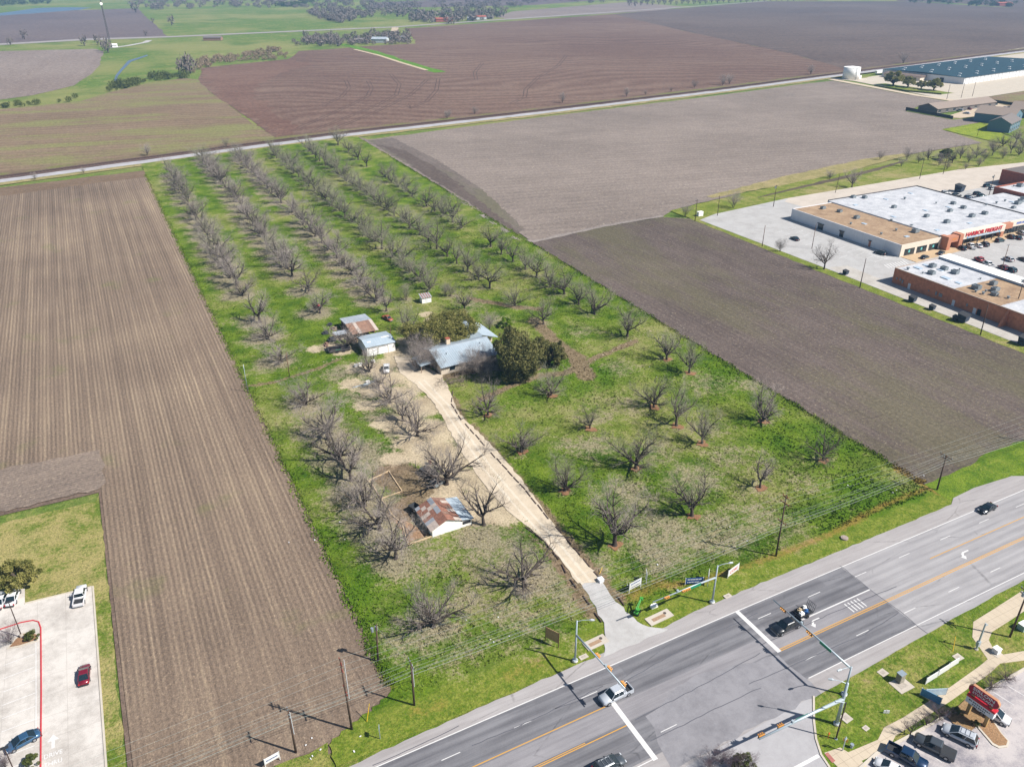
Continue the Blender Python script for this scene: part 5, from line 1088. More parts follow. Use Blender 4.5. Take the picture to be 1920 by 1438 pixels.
for y, w_, h in ((88, 1.0, 2.1), (62, 1.1, 2.1), (60.4, 1.3, 2.3), (70, 1.0, 2.1), (40, 1.1, 2.1)):
    d = MB().bx(-.1, 0, y - w_ / 2, y + w_ / 2, 0, h).build('door', M_GWALL if w_ < 1.2 else M_DARK, br); MB().bx(-.14, -.1, y + w_ / 2 - .25, y + w_ / 2 - .15, 1.0, 1.1).build('handle', M_TRIM, d)
for y in (93.5, 92, 91, 77, 75.6, 74.9, 80, 65): MB().bx(-.28, 0, y - .25, y + .25, 1.1 + random.random(), 2.2 + random.random()).build('meter_box', M_UNIT, br)
rooftop(br, BX, 90, HB + .08, [(1702, 506, 'v', 1.3), (1721, 503, 's', 1.3), (1736, 498, 's', 1), (1748, 501, 'u', 1.1), (1746, 514, 'u', 1.1), (1770, 506, 'u', 1.1), (1790, 513, 'u', 1.15), (1773, 522, 's', 1.4), (1763, 507, 's', 1), (1797, 531, 's', 1), (1730, 513, 'v', .8), (1799, 506, 'v', .8),
                             (1862, 534, 'u', 1.1), (1830, 542, 'u', 1.3), (1865, 546, 'u', 1.2), (1864, 554, 'u', 1.0), (1848, 547, 'v', 1), (1829, 548, 'v', 1.2), (1843, 552, 'v', 1.2), (1890, 560, 'v', 1.2), (1838, 524, 'v', .8)])
# --- warehouse
A_, B_, C_ = Vector(P(1656, 130, 6)), Vector(P(1809, 146.5, 6)), Vector(P(1920, 131, 6))
u = (C_ - B_).normalized(); v = (A_ - B_).normalized(); v = (v - u * v.dot(u)).normalized(); WL, WD = 215.0, (A_ - B_).length
wt = thing('warehouse', 'huge white warehouse with dark blue roof dotted with skylights', 'warehouse', (B_.x, B_.y, 0), math.atan2(u.y, u.x))
MB().bx(0, WL, 0, WD, 0, 6).build('wall', M_GWALL, wt)
mb = MB(); mb.add([(-.6, -.6, 6), (WL, -.6, 6), (WL, WD + .6, 6), (-.6, WD + .6, 6), (-.6, WD / 2, 7.2), (WL, WD / 2, 7.2)], [(0, 1, 5, 4), (4, 5, 2, 3), (0, 4, 3), (1, 2, 5)]); mb.build('roof', M_ROOFD, wt)
sk = MB().bx(-.9, .9, -1.3, 1.3, -.3, .4).mesh('skylight', M_SWHITE)
for i in range(12):
    for j in range(3):
        yy = 14 + j * (WD - 28) / 2 + (4 if i % 2 else -4); inst('skylight', sk, wt, (8 + i * 16.2, yy, 6.1 + 1.2 * (1 - abs(yy - WD / 2) / (WD / 2))))
mb = MB()
for k in range(30): mb.bx(2 + k * 7, 2.5 + k * 7, -.12, 0, 0, 5.8)
mb.build('downpipe', plain('wall_strip_beige', c(190, 186, 176), .8), wt)  # raised beige strips, darker than the wall behind them
MB().bx(-.3, 0, 20, 24, 0, 4).build('door', M_DARK, wt); MB().bx(-.3, 0, 55, 57, 0, 3).build('door', M_DARK, wt)
of = thing('office_block', 'low brown-roofed office block against the warehouse wall', 'building', (B_.x, B_.y, 0), math.atan2(u.y, u.x))
MB().bx(-11, -1, 38, 78, 0, 3.2).build('wall', M_CREAM, of); MB().vprism([(-12, 3.2), (-.8, 3.2), (-.8, 4.9), (-10, 4.2)], 37.5, 78.5).build('roof', plain('brown_roof', c(128, 110, 100), .9), of); MB().bx(-11.1, -11, 42, 58, .8, 2.6).build('window', M_DARK, of)
tp_ = P(1593, 150); tk = thing('storage_tank', 'tall white cylindrical storage tank beside the railway', 'tank', (tp_[0] + 6, tp_[1] + 4.5, 0))
MB().cyl(0, 0, 0, 8.0, 11.2, 32).build('shell', M_WHITE, tk, True); MB().tube([(0, 0, 11.2), (0, 0, 12.2)], [8.15, .3], 32).build('roof', M_WHITE, tk)
mb = MB(); mb.tube([(-2, -8.2, 0), (-2, -8.2, 12)], .08, 4); mb.tube([(-1.4, -8.2, 0), (-1.4, -8.2, 12)], .08, 4)
for k in range(24): mb.tube([(-2, -8.2, .5 * k), (-1.4, -8.2, .5 * k)], .05, 3)
mb.build('ladder', M_UNIT, tk); MB().bx(8.5, 12, -3, 1, 0, 3).build('pump_house', M_WHITE, tk)
tx, ty = P(1649, 140); tr_ = thing('box_trailer', 'white box trailer parked against the warehouse end', 'trailer', (tx, ty, 0), math.atan2(u.y, u.x))
MB().bx(-7, 7, -1.3, 1.3, 1.2, 4.0).build('box', M_WHITE, tr_); [MB().cyl(x_, 0, 0, .5, .2, 8).build('wheel', M_DARK, tr_) for x_ in (4.5, 5.8)]
# --- gabled houses
def gable(name, label, x, y, rz, w_, d, h, rh, wall, roof, over=.5, wins=(), chim=None, group=None, rib=0):
    t = thing(name, label, 'building', (x, y, 0), rz, group)
    MB().vprism([(-w_ / 2, 0), (w_ / 2, 0), (w_ / 2, h), (0, h + rh), (-w_ / 2, h)], -d / 2, d / 2).build('wall', wall, t)
    k = rh / (w_ / 2); W = w_ / 2 + over; z = h - over * k
    rf = MB().vprism([(-W, z), (0, h + rh), (W, z), (W, z + .18), (0, h + rh + .2), (-W, z + .18)], -d / 2 - over, d / 2 + over).build('roof', roof, t)
    for side_, q, z0, ww, hh in wins:
        sx_ = {'E': (w_ / 2, q), 'W': (-w_ / 2, q), 'S': (q, -d / 2), 'N': (q, d / 2)}[side_]; vert = side_ in 'EW'
        g = MB().box(sx_[0], sx_[1], z0, .12 if vert else ww, ww if vert else .12, hh).build('window', M_GLASS, t)
        MB().box(sx_[0], sx_[1], z0 - .12, .2 if vert else ww + .2, ww + .2 if vert else .2, .1).build('sill', M_WHITE, g)
    if chim: MB().bx(chim[0] - .45, chim[0] + .45, chim[1] - .4, chim[1] + .4, h, h + rh + chim[2]).build('chimney', plain('cream_brick', c(236, 214, 184), .9), rf)
    return t
M_SHING = plain('brown_shingles', c(160, 144, 132), .9, var=.12); M_BLUEW = plain('slate_blue_siding', c(110, 140, 158), .8, var=.06); M_SHINGD = plain('grey_shingles', c(130, 122, 118), .9, var=.12)
p0, p1 = Vector(P(1741, 198, 5)), Vector(P(1851, 185, 5)); a = math.atan2((p1 - p0).y, (p1 - p0).x); m = (p0 + p1) / 2
gable('motel_block', 'long brown-roofed low building with cars parked along its front', m.x, m.y, a - PI / 2, 17, (p1 - p0).length, 3.4, 3.0, M_SHINGD, M_SHING, wins=[('E', k * 9 - 34, .8, 3, 1.5) for k in range(9)])
q0 = P(1866, 222, 3); gable('town_house', 'slate blue sided house with brown hipped roof by the bright lawn', q0[0] + 6, q0[1] + 2, .35, 24, 26, 6.2, 4.0, M_BLUEW, M_SHING, wins=[('S', -6, 1, 1.6, 1.6), ('S', -6, 4, 1.6, 1.6), ('S', 4, 4, 1.6, 1.6)])
q0 = P(1890, 248, 0); gable('town_house', 'slate blue house with white trim and two storeys of windows', q0[0] + 6, q0[1] + 8, .35 + PI / 2, 14, 26, 6.2, 3.4, M_BLUEW, M_SHINGD, wins=[('W', k * 5 - 10, z_, 1.6, 1.6) for k in range(5) for z_ in (1, 4)])
q0 = P(1912, 214, 3); gable('town_house', 'brown roofed house behind the slate blue houses', q0[0] + 14, q0[1], .35, 20, 26, 6, 4, M_BLUEW, M_SHING)
mb = MB(); pf = PP((1698, 207), (1786, 224)); mb.prism(ribbon(pf, .4), 0, 2.4); tag(mb.build('board_fence', plain('dark_fence', c(70, 72, 66), .9)), 'dark board fence between the motel block and the pale field', 'fence')
mb = MB(); pf = PP((1850, 190), (1920, 201)); mb.prism(ribbon(pf, .4), 0, 2.0); tag(mb.build('board_fence', plain('dark_fence', c(70, 72, 66), .9)), 'dark board fence at the far side of the motel yard', 'fence')
mb = MB(); pf = PP((1640, 162), (1700, 172), (1765, 178)); mb.prism(ribbon(pf, 1.2), 0, 1.2); tag(mb.build('clipped_hedge', M_BUSH), 'low dark clipped hedge along the warehouse lane', 'hedge')
# --- far farmsteads
M_FARW = plain('far_white', c(220, 226, 232), .6, var=.05); M_FARR = plain('far_red_roof', c(176, 96, 76), .8)
for px, py, w_, d, h, wl, rf_, lab in [(713, 80, 16, 22, 5, M_FARW, M_METAL2, 'white metal barn of the far farmstead at the end of the dirt lane'), (678, 80, 14, 20, 4, M_SHINGD, M_SHINGD, 'dark grey shed of the far farmstead'), (746, 76, 14, 22, 4, M_FARW, M_METAL2, 'low white farmhouse among vehicles beyond the brown field'),
                                   (832, 41, 20, 34, 5, M_FARR, M_FARR, 'red roofed farmhouse among dark trees on the far road'), (897, 37, 16, 30, 5, M_FARW, M_FARR, 'orange roofed white farmhouse on the far road'), (915, 35.5, 14, 22, 4, M_SHINGD, M_SHINGD, 'dark shed beside the orange roofed farmhouse'), (884, 38, 10, 16, 4, M_FARW, M_FARW, 'small white shed by the far road'),
                                   (400, 76, 12, 26, 4, M_RUST, M_SHINGD, 'collapsed brown shed in the pasture beyond the railway'), (1880, 11, 24, 40, 6, M_FARR, M_FARR, 'red roofed farm on the skyline beyond the dark field'), (1520, 1, 16, 36, 6, M_FARR, M_DARK, 'dark barn at the far edge of the dark field'), (215, 89, 5, 7, 3, M_WHITE, M_WHITE, 'small white equipment hut at the foot of the radio mast')]:
    x, y = P(px, py); gable('farm_building', lab, x, y, random.uniform(-.3, .3) + 1.2, w_, d, h, h * .45, wl, rf_)
# --- radio mast
mx, my = P(207, 88); ms = thing('radio_mast', 'slim grey lattice radio mast with a dish near its top', 'mast', (mx, my, 0))
MH = 60; leg = []
for k in range(3):
    an = 2 * PI * k / 3; MB().tube([(1.5 * math.cos(an), 1.5 * math.sin(an), 0), (.5 * math.cos(an), .5 * math.sin(an), MH)], .42, 4).build('leg', M_TRIM, ms)
mb = MB()
for i in range(20):
    z0, z1 = MH * i / 20, MH * (i + 1) / 20; r0, r1 = 1.5 - i / 20, 1.5 - (i + 1) / 20
    for k in range(3):
        a, b = 2 * PI * k / 3, 2 * PI * (k + 1) / 3; mb.tube([(r0 * math.cos(a), r0 * math.sin(a), z0), (r1 * math.cos(b), r1 * math.sin(b), z1)], .2, 3)
mb.build('bracing', M_TRIM, ms); MB().tube([(0, -1, MH - 6), (0, -2.2, MH - 6)], [.4, 2.0], 10).build('dish', M_WHITE, ms)
# ------------------------------------------------------------------ the farm
# house
hs = thing('farmhouse', 'pale farmhouse with wide blue-grey metal roof under the live oaks', 'house', (82.5, 198.5, 0), R(3))
MB().vprism([(-7.2, 0), (6.8, 0), (6.8, 2.7), (0, 4.9), (-7.2, 2.7)], -8.6, 9.5).xf(Matrix.Rotation(-PI / 2, 4, 'Z')).build('wall', plain('cream_wall', c(230, 216, 196), .8, var=.06), hs)
MB().vprism([(-8.0, 2.55), (0, 5.0), (7.6, 2.55), (7.6, 2.72), (0, 5.2), (-8.0, 2.72)], -9.0, 10.0).xf(Matrix.Rotation(-PI / 2, 4, 'Z')).build('roof', M_METAL, hs)
MB().vprism([(-5, 0), (5, 0), (5, 2.7), (0, 4.4), (-5, 2.7)], 6, 15).xf(Matrix.Translation((10.0, 0, 0))).build('wing_wall', plain('cream_wall', c(230, 216, 196)), hs)
MB().vprism([(-5.6, 2.5), (0, 4.5), (5.6, 2.5), (5.6, 2.67), (0, 4.7), (-5.6, 2.67)], 3.0, 15.6).xf(Matrix.Translation((10.0, 0, 0))).build('wing_roof', M_METAL, hs)
MB().add([(-13.2, -3, 2.2), (-8.8, -3, 2.6), (-8.8, 3.5, 2.6), (-13.2, 3.5, 2.2), (-13.2, -3, 2.35), (-8.8, -3, 2.75), (-8.8, 3.5, 2.75), (-13.2, 3.5, 2.35)], [(3, 2, 1, 0), (4, 5, 6, 7), (0, 1, 5, 4), (1, 2, 6, 5), (2, 3, 7, 6), (3, 0, 4, 7)]).build('lean_to_roof', M_METAL, hs)
for x_, y_ in ((-13, -2.8), (-13, 3.3)): MB().bx(x_ - .1, x_ + .1, y_ - .1, y_ + .1, 0, 2.2).build('post', M_WOODW, hs)
MB().bx(-2.2, -1.0, 2.6, 3.7, 3.6, 6.0).build('chimney', plain('cream_brick', c(236, 214, 184), .9), hs); MB().bx(-2.25, -.95, 2.55, 3.75, 6.0, 6.2).build('chimney_cap', M_FARR, hs)
for q in (-5, 0, 4): w_ = MB().bx(q - .8, q + .8, -6.9, -6.78, .9, 2.1).build('window', M_GLASS, hs)
MB().bx(-8.75, -8.58, -1.5, -.5, 0, 2.1).build('door', M_DARK, hs)
mb = MB()
for k in range(30):
    xx = -8.8 + k * .64
    for ya, yb, za, zb in ((-8.0, 0, 2.72, 5.2), (0, 7.6, 5.2, 2.72)): mb.add([(xx, ya, za), (xx + .05, ya, za), (xx + .05, yb, zb), (xx, yb, zb), (xx, ya, za + .07), (xx + .05, ya, za + .07), (xx + .05, yb, zb + .07), (xx, yb, zb + .07)], [(4, 5, 6, 7), (0, 1, 5, 4), (1, 2, 6, 5), (2, 3, 7, 6), (3, 0, 4, 7)])
sm = mb.build('roof_seams', M_METAL2, hs); sm['kind'] = 'stuff'
MB().bx(-9.1, 10.1, -.18, .18, 5.16, 5.28).build('ridge_cap', M_METAL2, hs)
for vx, vy in ((-5, -3), (3, -4.2), (6.5, -2)): MB().cyl(vx, vy, 5.2 + vy * .31 - .1, .14, .6, 8).build('vent_pipe', M_UNIT, hs)
# garage
gr = thing('garage', 'white metal garage with two roll-up doors on the caliche yard', 'garage', (63.6, 212.6, 0))
MB().add([(-4.4, 0, 0), (4.4, 0, 0), (4.4, 9, 0), (-4.4, 9, 0), (-4.4, 0, 3.1), (4.4, 0, 3.1), (4.4, 9, 2.8), (-4.4, 9, 2.8), (-4.4, 4.2, 3.7), (4.4, 4.2, 3.7)], [(3, 2, 1, 0), (0, 1, 5, 4), (2, 3, 7, 6), (1, 2, 6, 9, 5), (3, 0, 4, 8, 7)]).build('wall', M_WHITE, gr)
MB().add([(-4.7, -.3, 3.05), (4.7, -.3, 3.05), (4.7, 4.2, 3.78), (-4.7, 4.2, 3.78), (4.7, 9.3, 2.85), (-4.7, 9.3, 2.85)], [(0, 1, 2, 3), (3, 2, 4, 5)]).build('roof', M_METAL, gr)
MB().bx(-3.6, -2.4, 2.2, 2.6, 3.5, 3.62).bx(1.2, 3.8, 3.4, 3.7, 3.72, 3.82).build('roof_panel', M_WHITE, gr)
for a, b in ((-3.9, -1.3), (-.8, 2.0)):
    d = MB().bx(a, b, -.07, .02, .05, 2.35).build('roll_up_door', plain('door_white', c(252, 252, 252, .84), .5, var=.03), gr)
    for k in range(4): MB().bx(a, b, -.09, -.07, .1 + k * .57, .60 + k * .57).build('panel', plain('door_white', c(244, 244, 244)), d)
    MB().bx(a - .15, b + .15, -.06, .0, 2.36, 2.55).bx(b, b + .15, -.06, 0, 0, 2.36).build('frame', M_TRIM, d)
MB().bx(-4.9, -4.4, 2, 3, 0, 1.2).build('meter_box', M_UNIT, gr)
# open shed with silver and rusty roof
sd = thing('open_shed', 'open-sided farm shed, half silver and half rusty roof, behind the garage', 'shed', (62.6, 231.5, 0))
for x_ in (-3.9, 0, 3.9):
    for y_ in (-6.4, -2, 2, 6.6): MB().bx(x_ - .1, x_ + .1, y_ - .1, y_ + .1, 0, 2.5).build('post', M_WOODW, sd)
def slope(name, x0, x1, y0, y1, za, zb, mat, t, n):
    for i in range(n):
        a = x0 + (x1 - x0) * i / n; b = x0 + (x1 - x0) * (i + 1) / n - .03; dz = random.uniform(-.03, .03)
        MB().add([(a, y0, za + dz), (b, y0, za + dz), (b, y1, zb + dz), (a, y1, zb + dz), (a, y0, za + dz + .06), (b, y0, za + dz + .06), (b, y1, zb + dz + .06), (a, y1, zb + dz + .06)], [(3, 2, 1, 0), (4, 5, 6, 7), (0, 1, 5, 4), (1, 2, 6, 5), (2, 3, 7, 6), (3, 0, 4, 7)]).build(name, mat if not isinstance(mat, list) else random.choice(mat), t)
M_R1 = plain('rust_red', c(158, 112, 94), .9, var=.3, scale=2); M_R2 = plain('rust_pale', c(210, 194, 182), .8, var=.15, scale=2); M_R3 = plain('rust_brown', c(150, 118, 102), .9, var=.25, scale=2); M_R4 = plain('zinc', c(196, 200, 206), .5, .3, var=.1, scale=2)
slope('roof_sheet', -4.3, 4.3, .3, 7.2, 3.3, 2.6, M_METAL2, sd, 8); slope('roof_sheet', -4.3, 4.3, -7.0, .25, 2.5, 3.35, [M_RUST, M_RUST, M_R3, M_R2], sd, 8)
MB().bx(-4, 4, 6.3, 6.45, 0, 2.3).build('back_wall', M_WOODW, sd); MB().bx(3.9, 4.05, -3, 5, 0, 2.1).build('side_wall', plain('barn_red', c(140, 70, 62), .9), sd)
ls = P(640, 634); l2 = thing('lean_to', 'small grey tin lean-to beside the open shed', 'shed', (ls[0], ls[1], 0)); slope('roof_sheet', -2.4, 2.4, -1.2, 1.2, 1.7, 2.0, M_METAL2, l2, 4)
for x_, y_ in ((-2.2, -1), (2.2, -1), (-2.2, 1), (2.2, 1)): MB().bx(x_ - .07, x_ + .07, y_ - .07, y_ + .07, 0, 1.75).build('post', M_WOODW, l2)
# little shed (privy)
pv = P(800, 568); p_ = thing('garden_shed', 'tiny white shed with striped rusty tin roof behind the oak', 'shed', (pv[0], pv[1] + 1, 0))
MB().bx(-1.7, 1.7, -1.2, 1.2, 0, 2.1).build('wall', M_WHITE, p_); MB().bx(-.4, .4, -1.26, -1.2, 0, 1.8).build('door', M_GWALL, p_)
for i in range(9): MB().add([(-1.95 + i * .43, -1.5, 2.05), (-1.55 + i * .43, -1.5, 2.05), (-1.55 + i * .43, 1.5, 2.75), (-1.95 + i * .43, 1.5, 2.75), (-1.95 + i * .43, -1.5, 2.12), (-1.55 + i * .43, -1.5, 2.12), (-1.55 + i * .43, 1.5, 2.82), (-1.95 + i * .43, 1.5, 2.82)], [(3, 2, 1, 0), (4, 5, 6, 7), (0, 1, 5, 4), (1, 2, 6, 5), (2, 3, 7, 6), (3, 0, 4, 7)]).build('roof_sheet', (M_R4, M_R1)[i % 2], p_)
# the barn by the drive
bn = thing('rusty_barn', 'small white barn with patchwork rusty tin roof and blue lean-to', 'barn', (44.7, 124.3, 0), R(1.5))
MB().vprism([(0, 0), (6.4, 0), (6.4, 2.25), (3.4, 3.45), (0, 1.9)], 0, 8.2).build('wall', plain('barn_white', c(250, 248, 240, .8), .8, var=.08), bn)
MB().bx(6.4, 9.0, .1, .2, 0, 1.6).bx(6.4, 9.0, 8.0, 8.1, 0, 1.6).build('lean_to_wall', plain('barn_white', c(232, 230, 222)), bn)
MB().bx(6.9, 8.7, .04, .1, .7, 1.4).build('window', M_DARK, bn); MB().bx(-.06, 0, 2.0, 2.9, 0, 1.9).build('door', M_WOODW, bn)
def tin(t, x0, z0, x1, z1, y0, y1, nx, ny, mats):
    for i in range(nx):
        for j in range(ny):
            f0, f1 = i / nx, (i + 1) / nx; a, b = y0 + (y1 - y0) * j / ny, y0 + (y1 - y0) * (j + 1) / ny - .02
            xa, xb = x0 + (x1 - x0) * f0, x0 + (x1 - x0) * f1; za, zb = z0 + (z1 - z0) * f0 + .03 * (i % 2) , z0 + (z1 - z0) * f1 + .03 * (i % 2)
            q = random.uniform(0, .03)
            MB().add([(xa, a, za + q), (xb, a, zb + q), (xb, b, zb + q), (xa, b, za + q), (xa, a, za + q + .05), (xb, a, zb + q + .05), (xb, b, zb + q + .05), (xa, b, za + q + .05)], [(3, 2, 1, 0), (4, 5, 6, 7), (0, 1, 5, 4), (1, 2, 6, 5), (2, 3, 7, 6), (3, 0, 4, 7)]).build('roof_sheet', random.choice(mats), t)
tin(bn, -.45, 1.75, 3.4, 3.52, -.35, 8.55, 4, 8, [M_R1, M_R1, M_R2, M_R2, M_R4])
tin(bn, 3.4, 3.52, 6.6, 2.2, -.35, 8.55, 2, 8, [M_R1, M_R3, M_R1, M_R2])
tin(bn, 6.6, 2.2, 9.4, 1.65, -.3, 8.4, 1, 10, [M_METAL])
M_BOARD = plain('new_board', c(226, 198, 160), .8, var=.1)
for pl, lab in ((((688, 904 - 0), (729, 884), (754, 922), (714, 936), (696, 906)), 'pale timber frame round a garden plot beside the orchard trees'), (((732, 964), (754, 983), (765, 1022), (812, 1006)), 'pale timber kerb round the dirt pen beside the rusty barn'), (((712, 934), (722, 946), (737, 968)), 'short pale timber kerb between the plot and the pen')):
    q = PP(*pl); t = thing('timber_frame', lab, 'timber frame', (q[0][0], q[0][1], 0))
    for a, b in zip(q[:-1], q[1:]):
        a = Vector(a); b = Vector(b); m = (a + b) / 2 - Vector(q[0]); MB().box(m.x, m.y, .02, (b - a).length, .2, .3, math.atan2((b - a).y, (b - a).x)).build('board', M_BOARD, t)
sheet('dirt_pen', PP((737, 970), (762, 978), (806, 1003), (766, 1018), (748, 990)), .13, soil('pen_dirt', c(160, 128, 100), c(208, 176, 146), c(220, 196, 168), fine=1.5), .3, 1)
# scrap, pipes, drums, trailer
M_SCRAP = plain('scrap_dark', c(66, 70, 76), .7, .2, var=.3)
for px, py, w_, d, h, m_, lab, cat in [(806, 893, 1.6, 4.2, 1.5, M_SCRAP, 'dark scrap implement under the big pecan by the barn', 'farm implement'), (819, 912, 1.8, 1.6, 1.5, M_UNIT, 'blue-grey disused trailer hopper behind the barn', 'hopper'), (777, 958, 1.3, 1.6, 1.5, M_SCRAP, 'dark scrap bin beside the barn wall', 'bin')]:
    x, y = P(px, py); t = thing('farm_scrap', lab, cat, (x, y, 0), .3)
    MB().add([(-w_ / 2, -d / 2, .5), (w_ / 2, -d / 2, .5), (w_ / 2, d / 2, .5), (-w_ / 2, d / 2, .5), (-w_ * .7, -d * .6, h), (w_ * .7, -d * .6, h), (w_ * .7, d * .6, h), (-w_ * .7, d * .6, h)], [(3, 2, 1, 0), (0, 1, 5, 4), (1, 2, 6, 5), (2, 3, 7, 6), (3, 0, 4, 7)]).build('hopper', m_, t)
    for sx_ in (-1, 1): MB().tube([(sx_ * w_ * .5, 0, .45), (sx_ * w_ * .62, 0, .45)], .45, 10).build('wheel', M_DARK, t)
    MB().tube([(0, d / 2, .5), (0, d / 2 + 1.2, .4)], .06, 4).build('drawbar', M_SCRAP, t)
for px, py, m_, lab in [(806, 870, M_R1, 'rusty red oil drum standing on the tan dirt'), (806, 884, M_UNIT, 'pale blue drum beside the scrap implement')]:
    x, y = P(px, py); mb = MB(); mb.cyl(0, 0, 0, .35, .95, 12); mb.tube([(0, 0, .3), (0, 0, .36)], .37, 12); mb.tube([(0, 0, .62), (0, 0, .68)], .37, 12); tag(mb.build('oil_drum', m_, loc=(x, y, .1)), lab, 'drum')
x, y = P(636, 656); ft_ = thing('flat_trailer', 'low flatbed trailer with shadow-toned deck colour and side rails on the grass by the shed', 'trailer', (x, y, 0), R(-4))
MB().bx(-3.4, 3.4, -2.0, 2.2, .5, .62).build('deck', plain('shadow_toned_deck', c(84, 78, 76), .9, var=.3), ft_); MB().bx(-3.5, -3.4, -2, 2.2, .5, 1.1).bx(-3.4, 3.4, -2.1, -2.0, .5, .95).build('side_rail', M_TRIM, ft_); MB().bx(-1.4, .2, -1.9, -1.3, .62, .85).build('tarp', plain('green_tarp', c(60, 130, 100), .7), ft_)  # the shadow lying over the trailer is put into the deck's dark colour
for sx_ in (-1, 1): MB().tube([(sx_ * 1.0, -2.3, .4), (sx_ * 1.0, -2.05, .4)], .4, 10).build('wheel', M_DARK, ft_)
for k in range(7):
    x, y = P(672 + k * 5, 724 - k * .9 + random.uniform(-3, 3)); mb = MB(); mb.tube([(-1.8, 0, .15), (1.8, 0, .15)], .1, 6); o = mb.build('irrigation_pipe', M_UNIT, loc=(x, y, .06 + .02 * k)); o.rotation_euler = (0, 0, .25 + random.uniform(-.1, .1)); tag(o, 'grey metal pipe lying in the heap below the garage', 'pipe', 'pipes heaped below the garage')
br_ = P(852, 716); mb = MB(); rn = random.Random(8)
for k in range(170):
    a = Vector((rn.gauss(0, 3.0), rn.gauss(0, 1.6), rn.uniform(.1, .9))); d = Vector((rn.gauss(0, 1), rn.gauss(0, .7), rn.gauss(0, .3))).normalized() * rn.uniform(1, 3); mb.tube([a, a + d * .5 + Vector((0, 0, .15)), a + d], [.05, .04, .015], 4, False)
tag(mb.build('brush_pile', bark('dead_brush', c(110, 96, 86), c(156, 142, 128)), loc=(br_[0], br_[1], 0)), 'heap of cut dead branches at the head of the drive', 'brush pile', kind=None)
for i, (px, py, w_, d, h) in enumerate([(622, 640, 2.4, 1.6, 1.2), (634, 628, 1.6, 1.2, 1.4), (612, 648, 2.2, 1.0, .9), (648, 616, 1.4, 1.8, 1.3), (652, 606, 1.2, 1.2, 1.6), (660, 628, 1.8, 1.2, 1.5), (664, 640, 1.2, 2.0, 1.1), (626, 618, 2.6, 1.2, .8), (618, 610, 1.5, 1.5, .7), (610, 626, 2.0, 1.4, .8)]):
    x, y = P(px, py); mb = MB(); mb.box(0, 0, 0, w_, d, h * .6, i * .7); mb.box(.2, .1, h * .6, w_ * .6, d * .7, h * .4, i * .7 + .3); mb.tube([(-w_ * .6, 0, .3), (w_ * .6, .3, h * .9)], .07, 5)
    tag(mb.build('scrap_heap', (M_SCRAP, M_SCRAP, M_R3, M_WOODW)[i % 4], loc=(x, y, .02)), 'heap of farm scrap and timber beside the open shed', 'scrap heap', 'scrap heaps by the open shed')
x, y = P(595, 577); t = thing('garden_tractor', 'small red garden tractor under a bare tree in the second row', 'tractor', (x, y, 0), .5)
MB().bx(-.2, 1.0, -.3, .3, .5, .95).build('bonnet', M_SRED, t); MB().bx(-.9, -.4, -.3, .3, .7, 1.1).build('seat', M_DARK, t)
for a, b, r_ in ((-.7, .5, .42), (-.7, -.5, .42), (.8, .42, .26), (.8, -.42, .26)): MB().tube([(a, b - .1, r_), (a, b + .1, r_)], r_, 10).build('wheel', M_DARK, t)
for px, py in ((690, 719), (676, 686), (700, 680), (668, 688)):
    x, y = P(px, py); mb = MB(); mb.bx(-.5, .5, -.35, .35, 0, .7); mb.bx(-.52, .52, -.37, .37, .7, .76); tag(mb.build('white_crate', M_WHITE, loc=(x, y, .1)), 'white lidded crate among clutter by the garage', 'crate', 'white crates by the garage')
# ------------------------------------------------------------------ vehicles
def carpaint(name, col, metal=.3):
    if name in MATS: return MATS[name]
    n = NT(name); MATS[name] = n.done(col, .28, metal=metal, spec=.5, Coat_Weight=.6, Coat_Roughness=.08); return MATS[name]
PAINT = {'white': carpaint('paint_white', c(244, 244, 246), 0), 'silver': carpaint('paint_silver', c(212, 218, 226), .15), 'black': carpaint('paint_black', c(30, 36, 44), .1), 'grey': carpaint('paint_grey', c(88, 94, 100), .3), 'blue': carpaint('paint_blue', c(70, 112, 150), .4),
         'navy': carpaint('paint_navy', c(28, 60, 96), .3), 'maroon': carpaint('paint_maroon', c(140, 30, 52), .2), 'red': carpaint('paint_red', c(190, 52, 56), .1), 'teal': carpaint('paint_teal', c(40, 84, 96), .3), 'rust': carpaint('paint_rust', c(176, 96, 66), 0)}
M_CGLASS = NT('car_glass').done(c(34, 50, 58), .08, spec=.7); M_TYRE = plain('tyre', c(44, 44, 46), .9); M_RIM = plain('rim', c(190, 194, 200), .3, .6); M_HL = plain('headlamp', c(236, 240, 246), .2); M_TL = plain('tail_lamp', c(190, 30, 36), .3); M_BLK = plain('black_plastic', c(50, 52, 56), .7)
def sect(x, hw, z0, z1, ch=.12, tw=.9):
    return [(x, -hw, z0 + ch), (x, -hw + ch, z0), (x, hw - ch, z0), (x, hw, z0 + ch), (x, hw, z1 - ch * 1.5), (x, hw * tw, z1), (x, -hw * tw, z1), (x, -hw, z1 - ch * 1.5)]
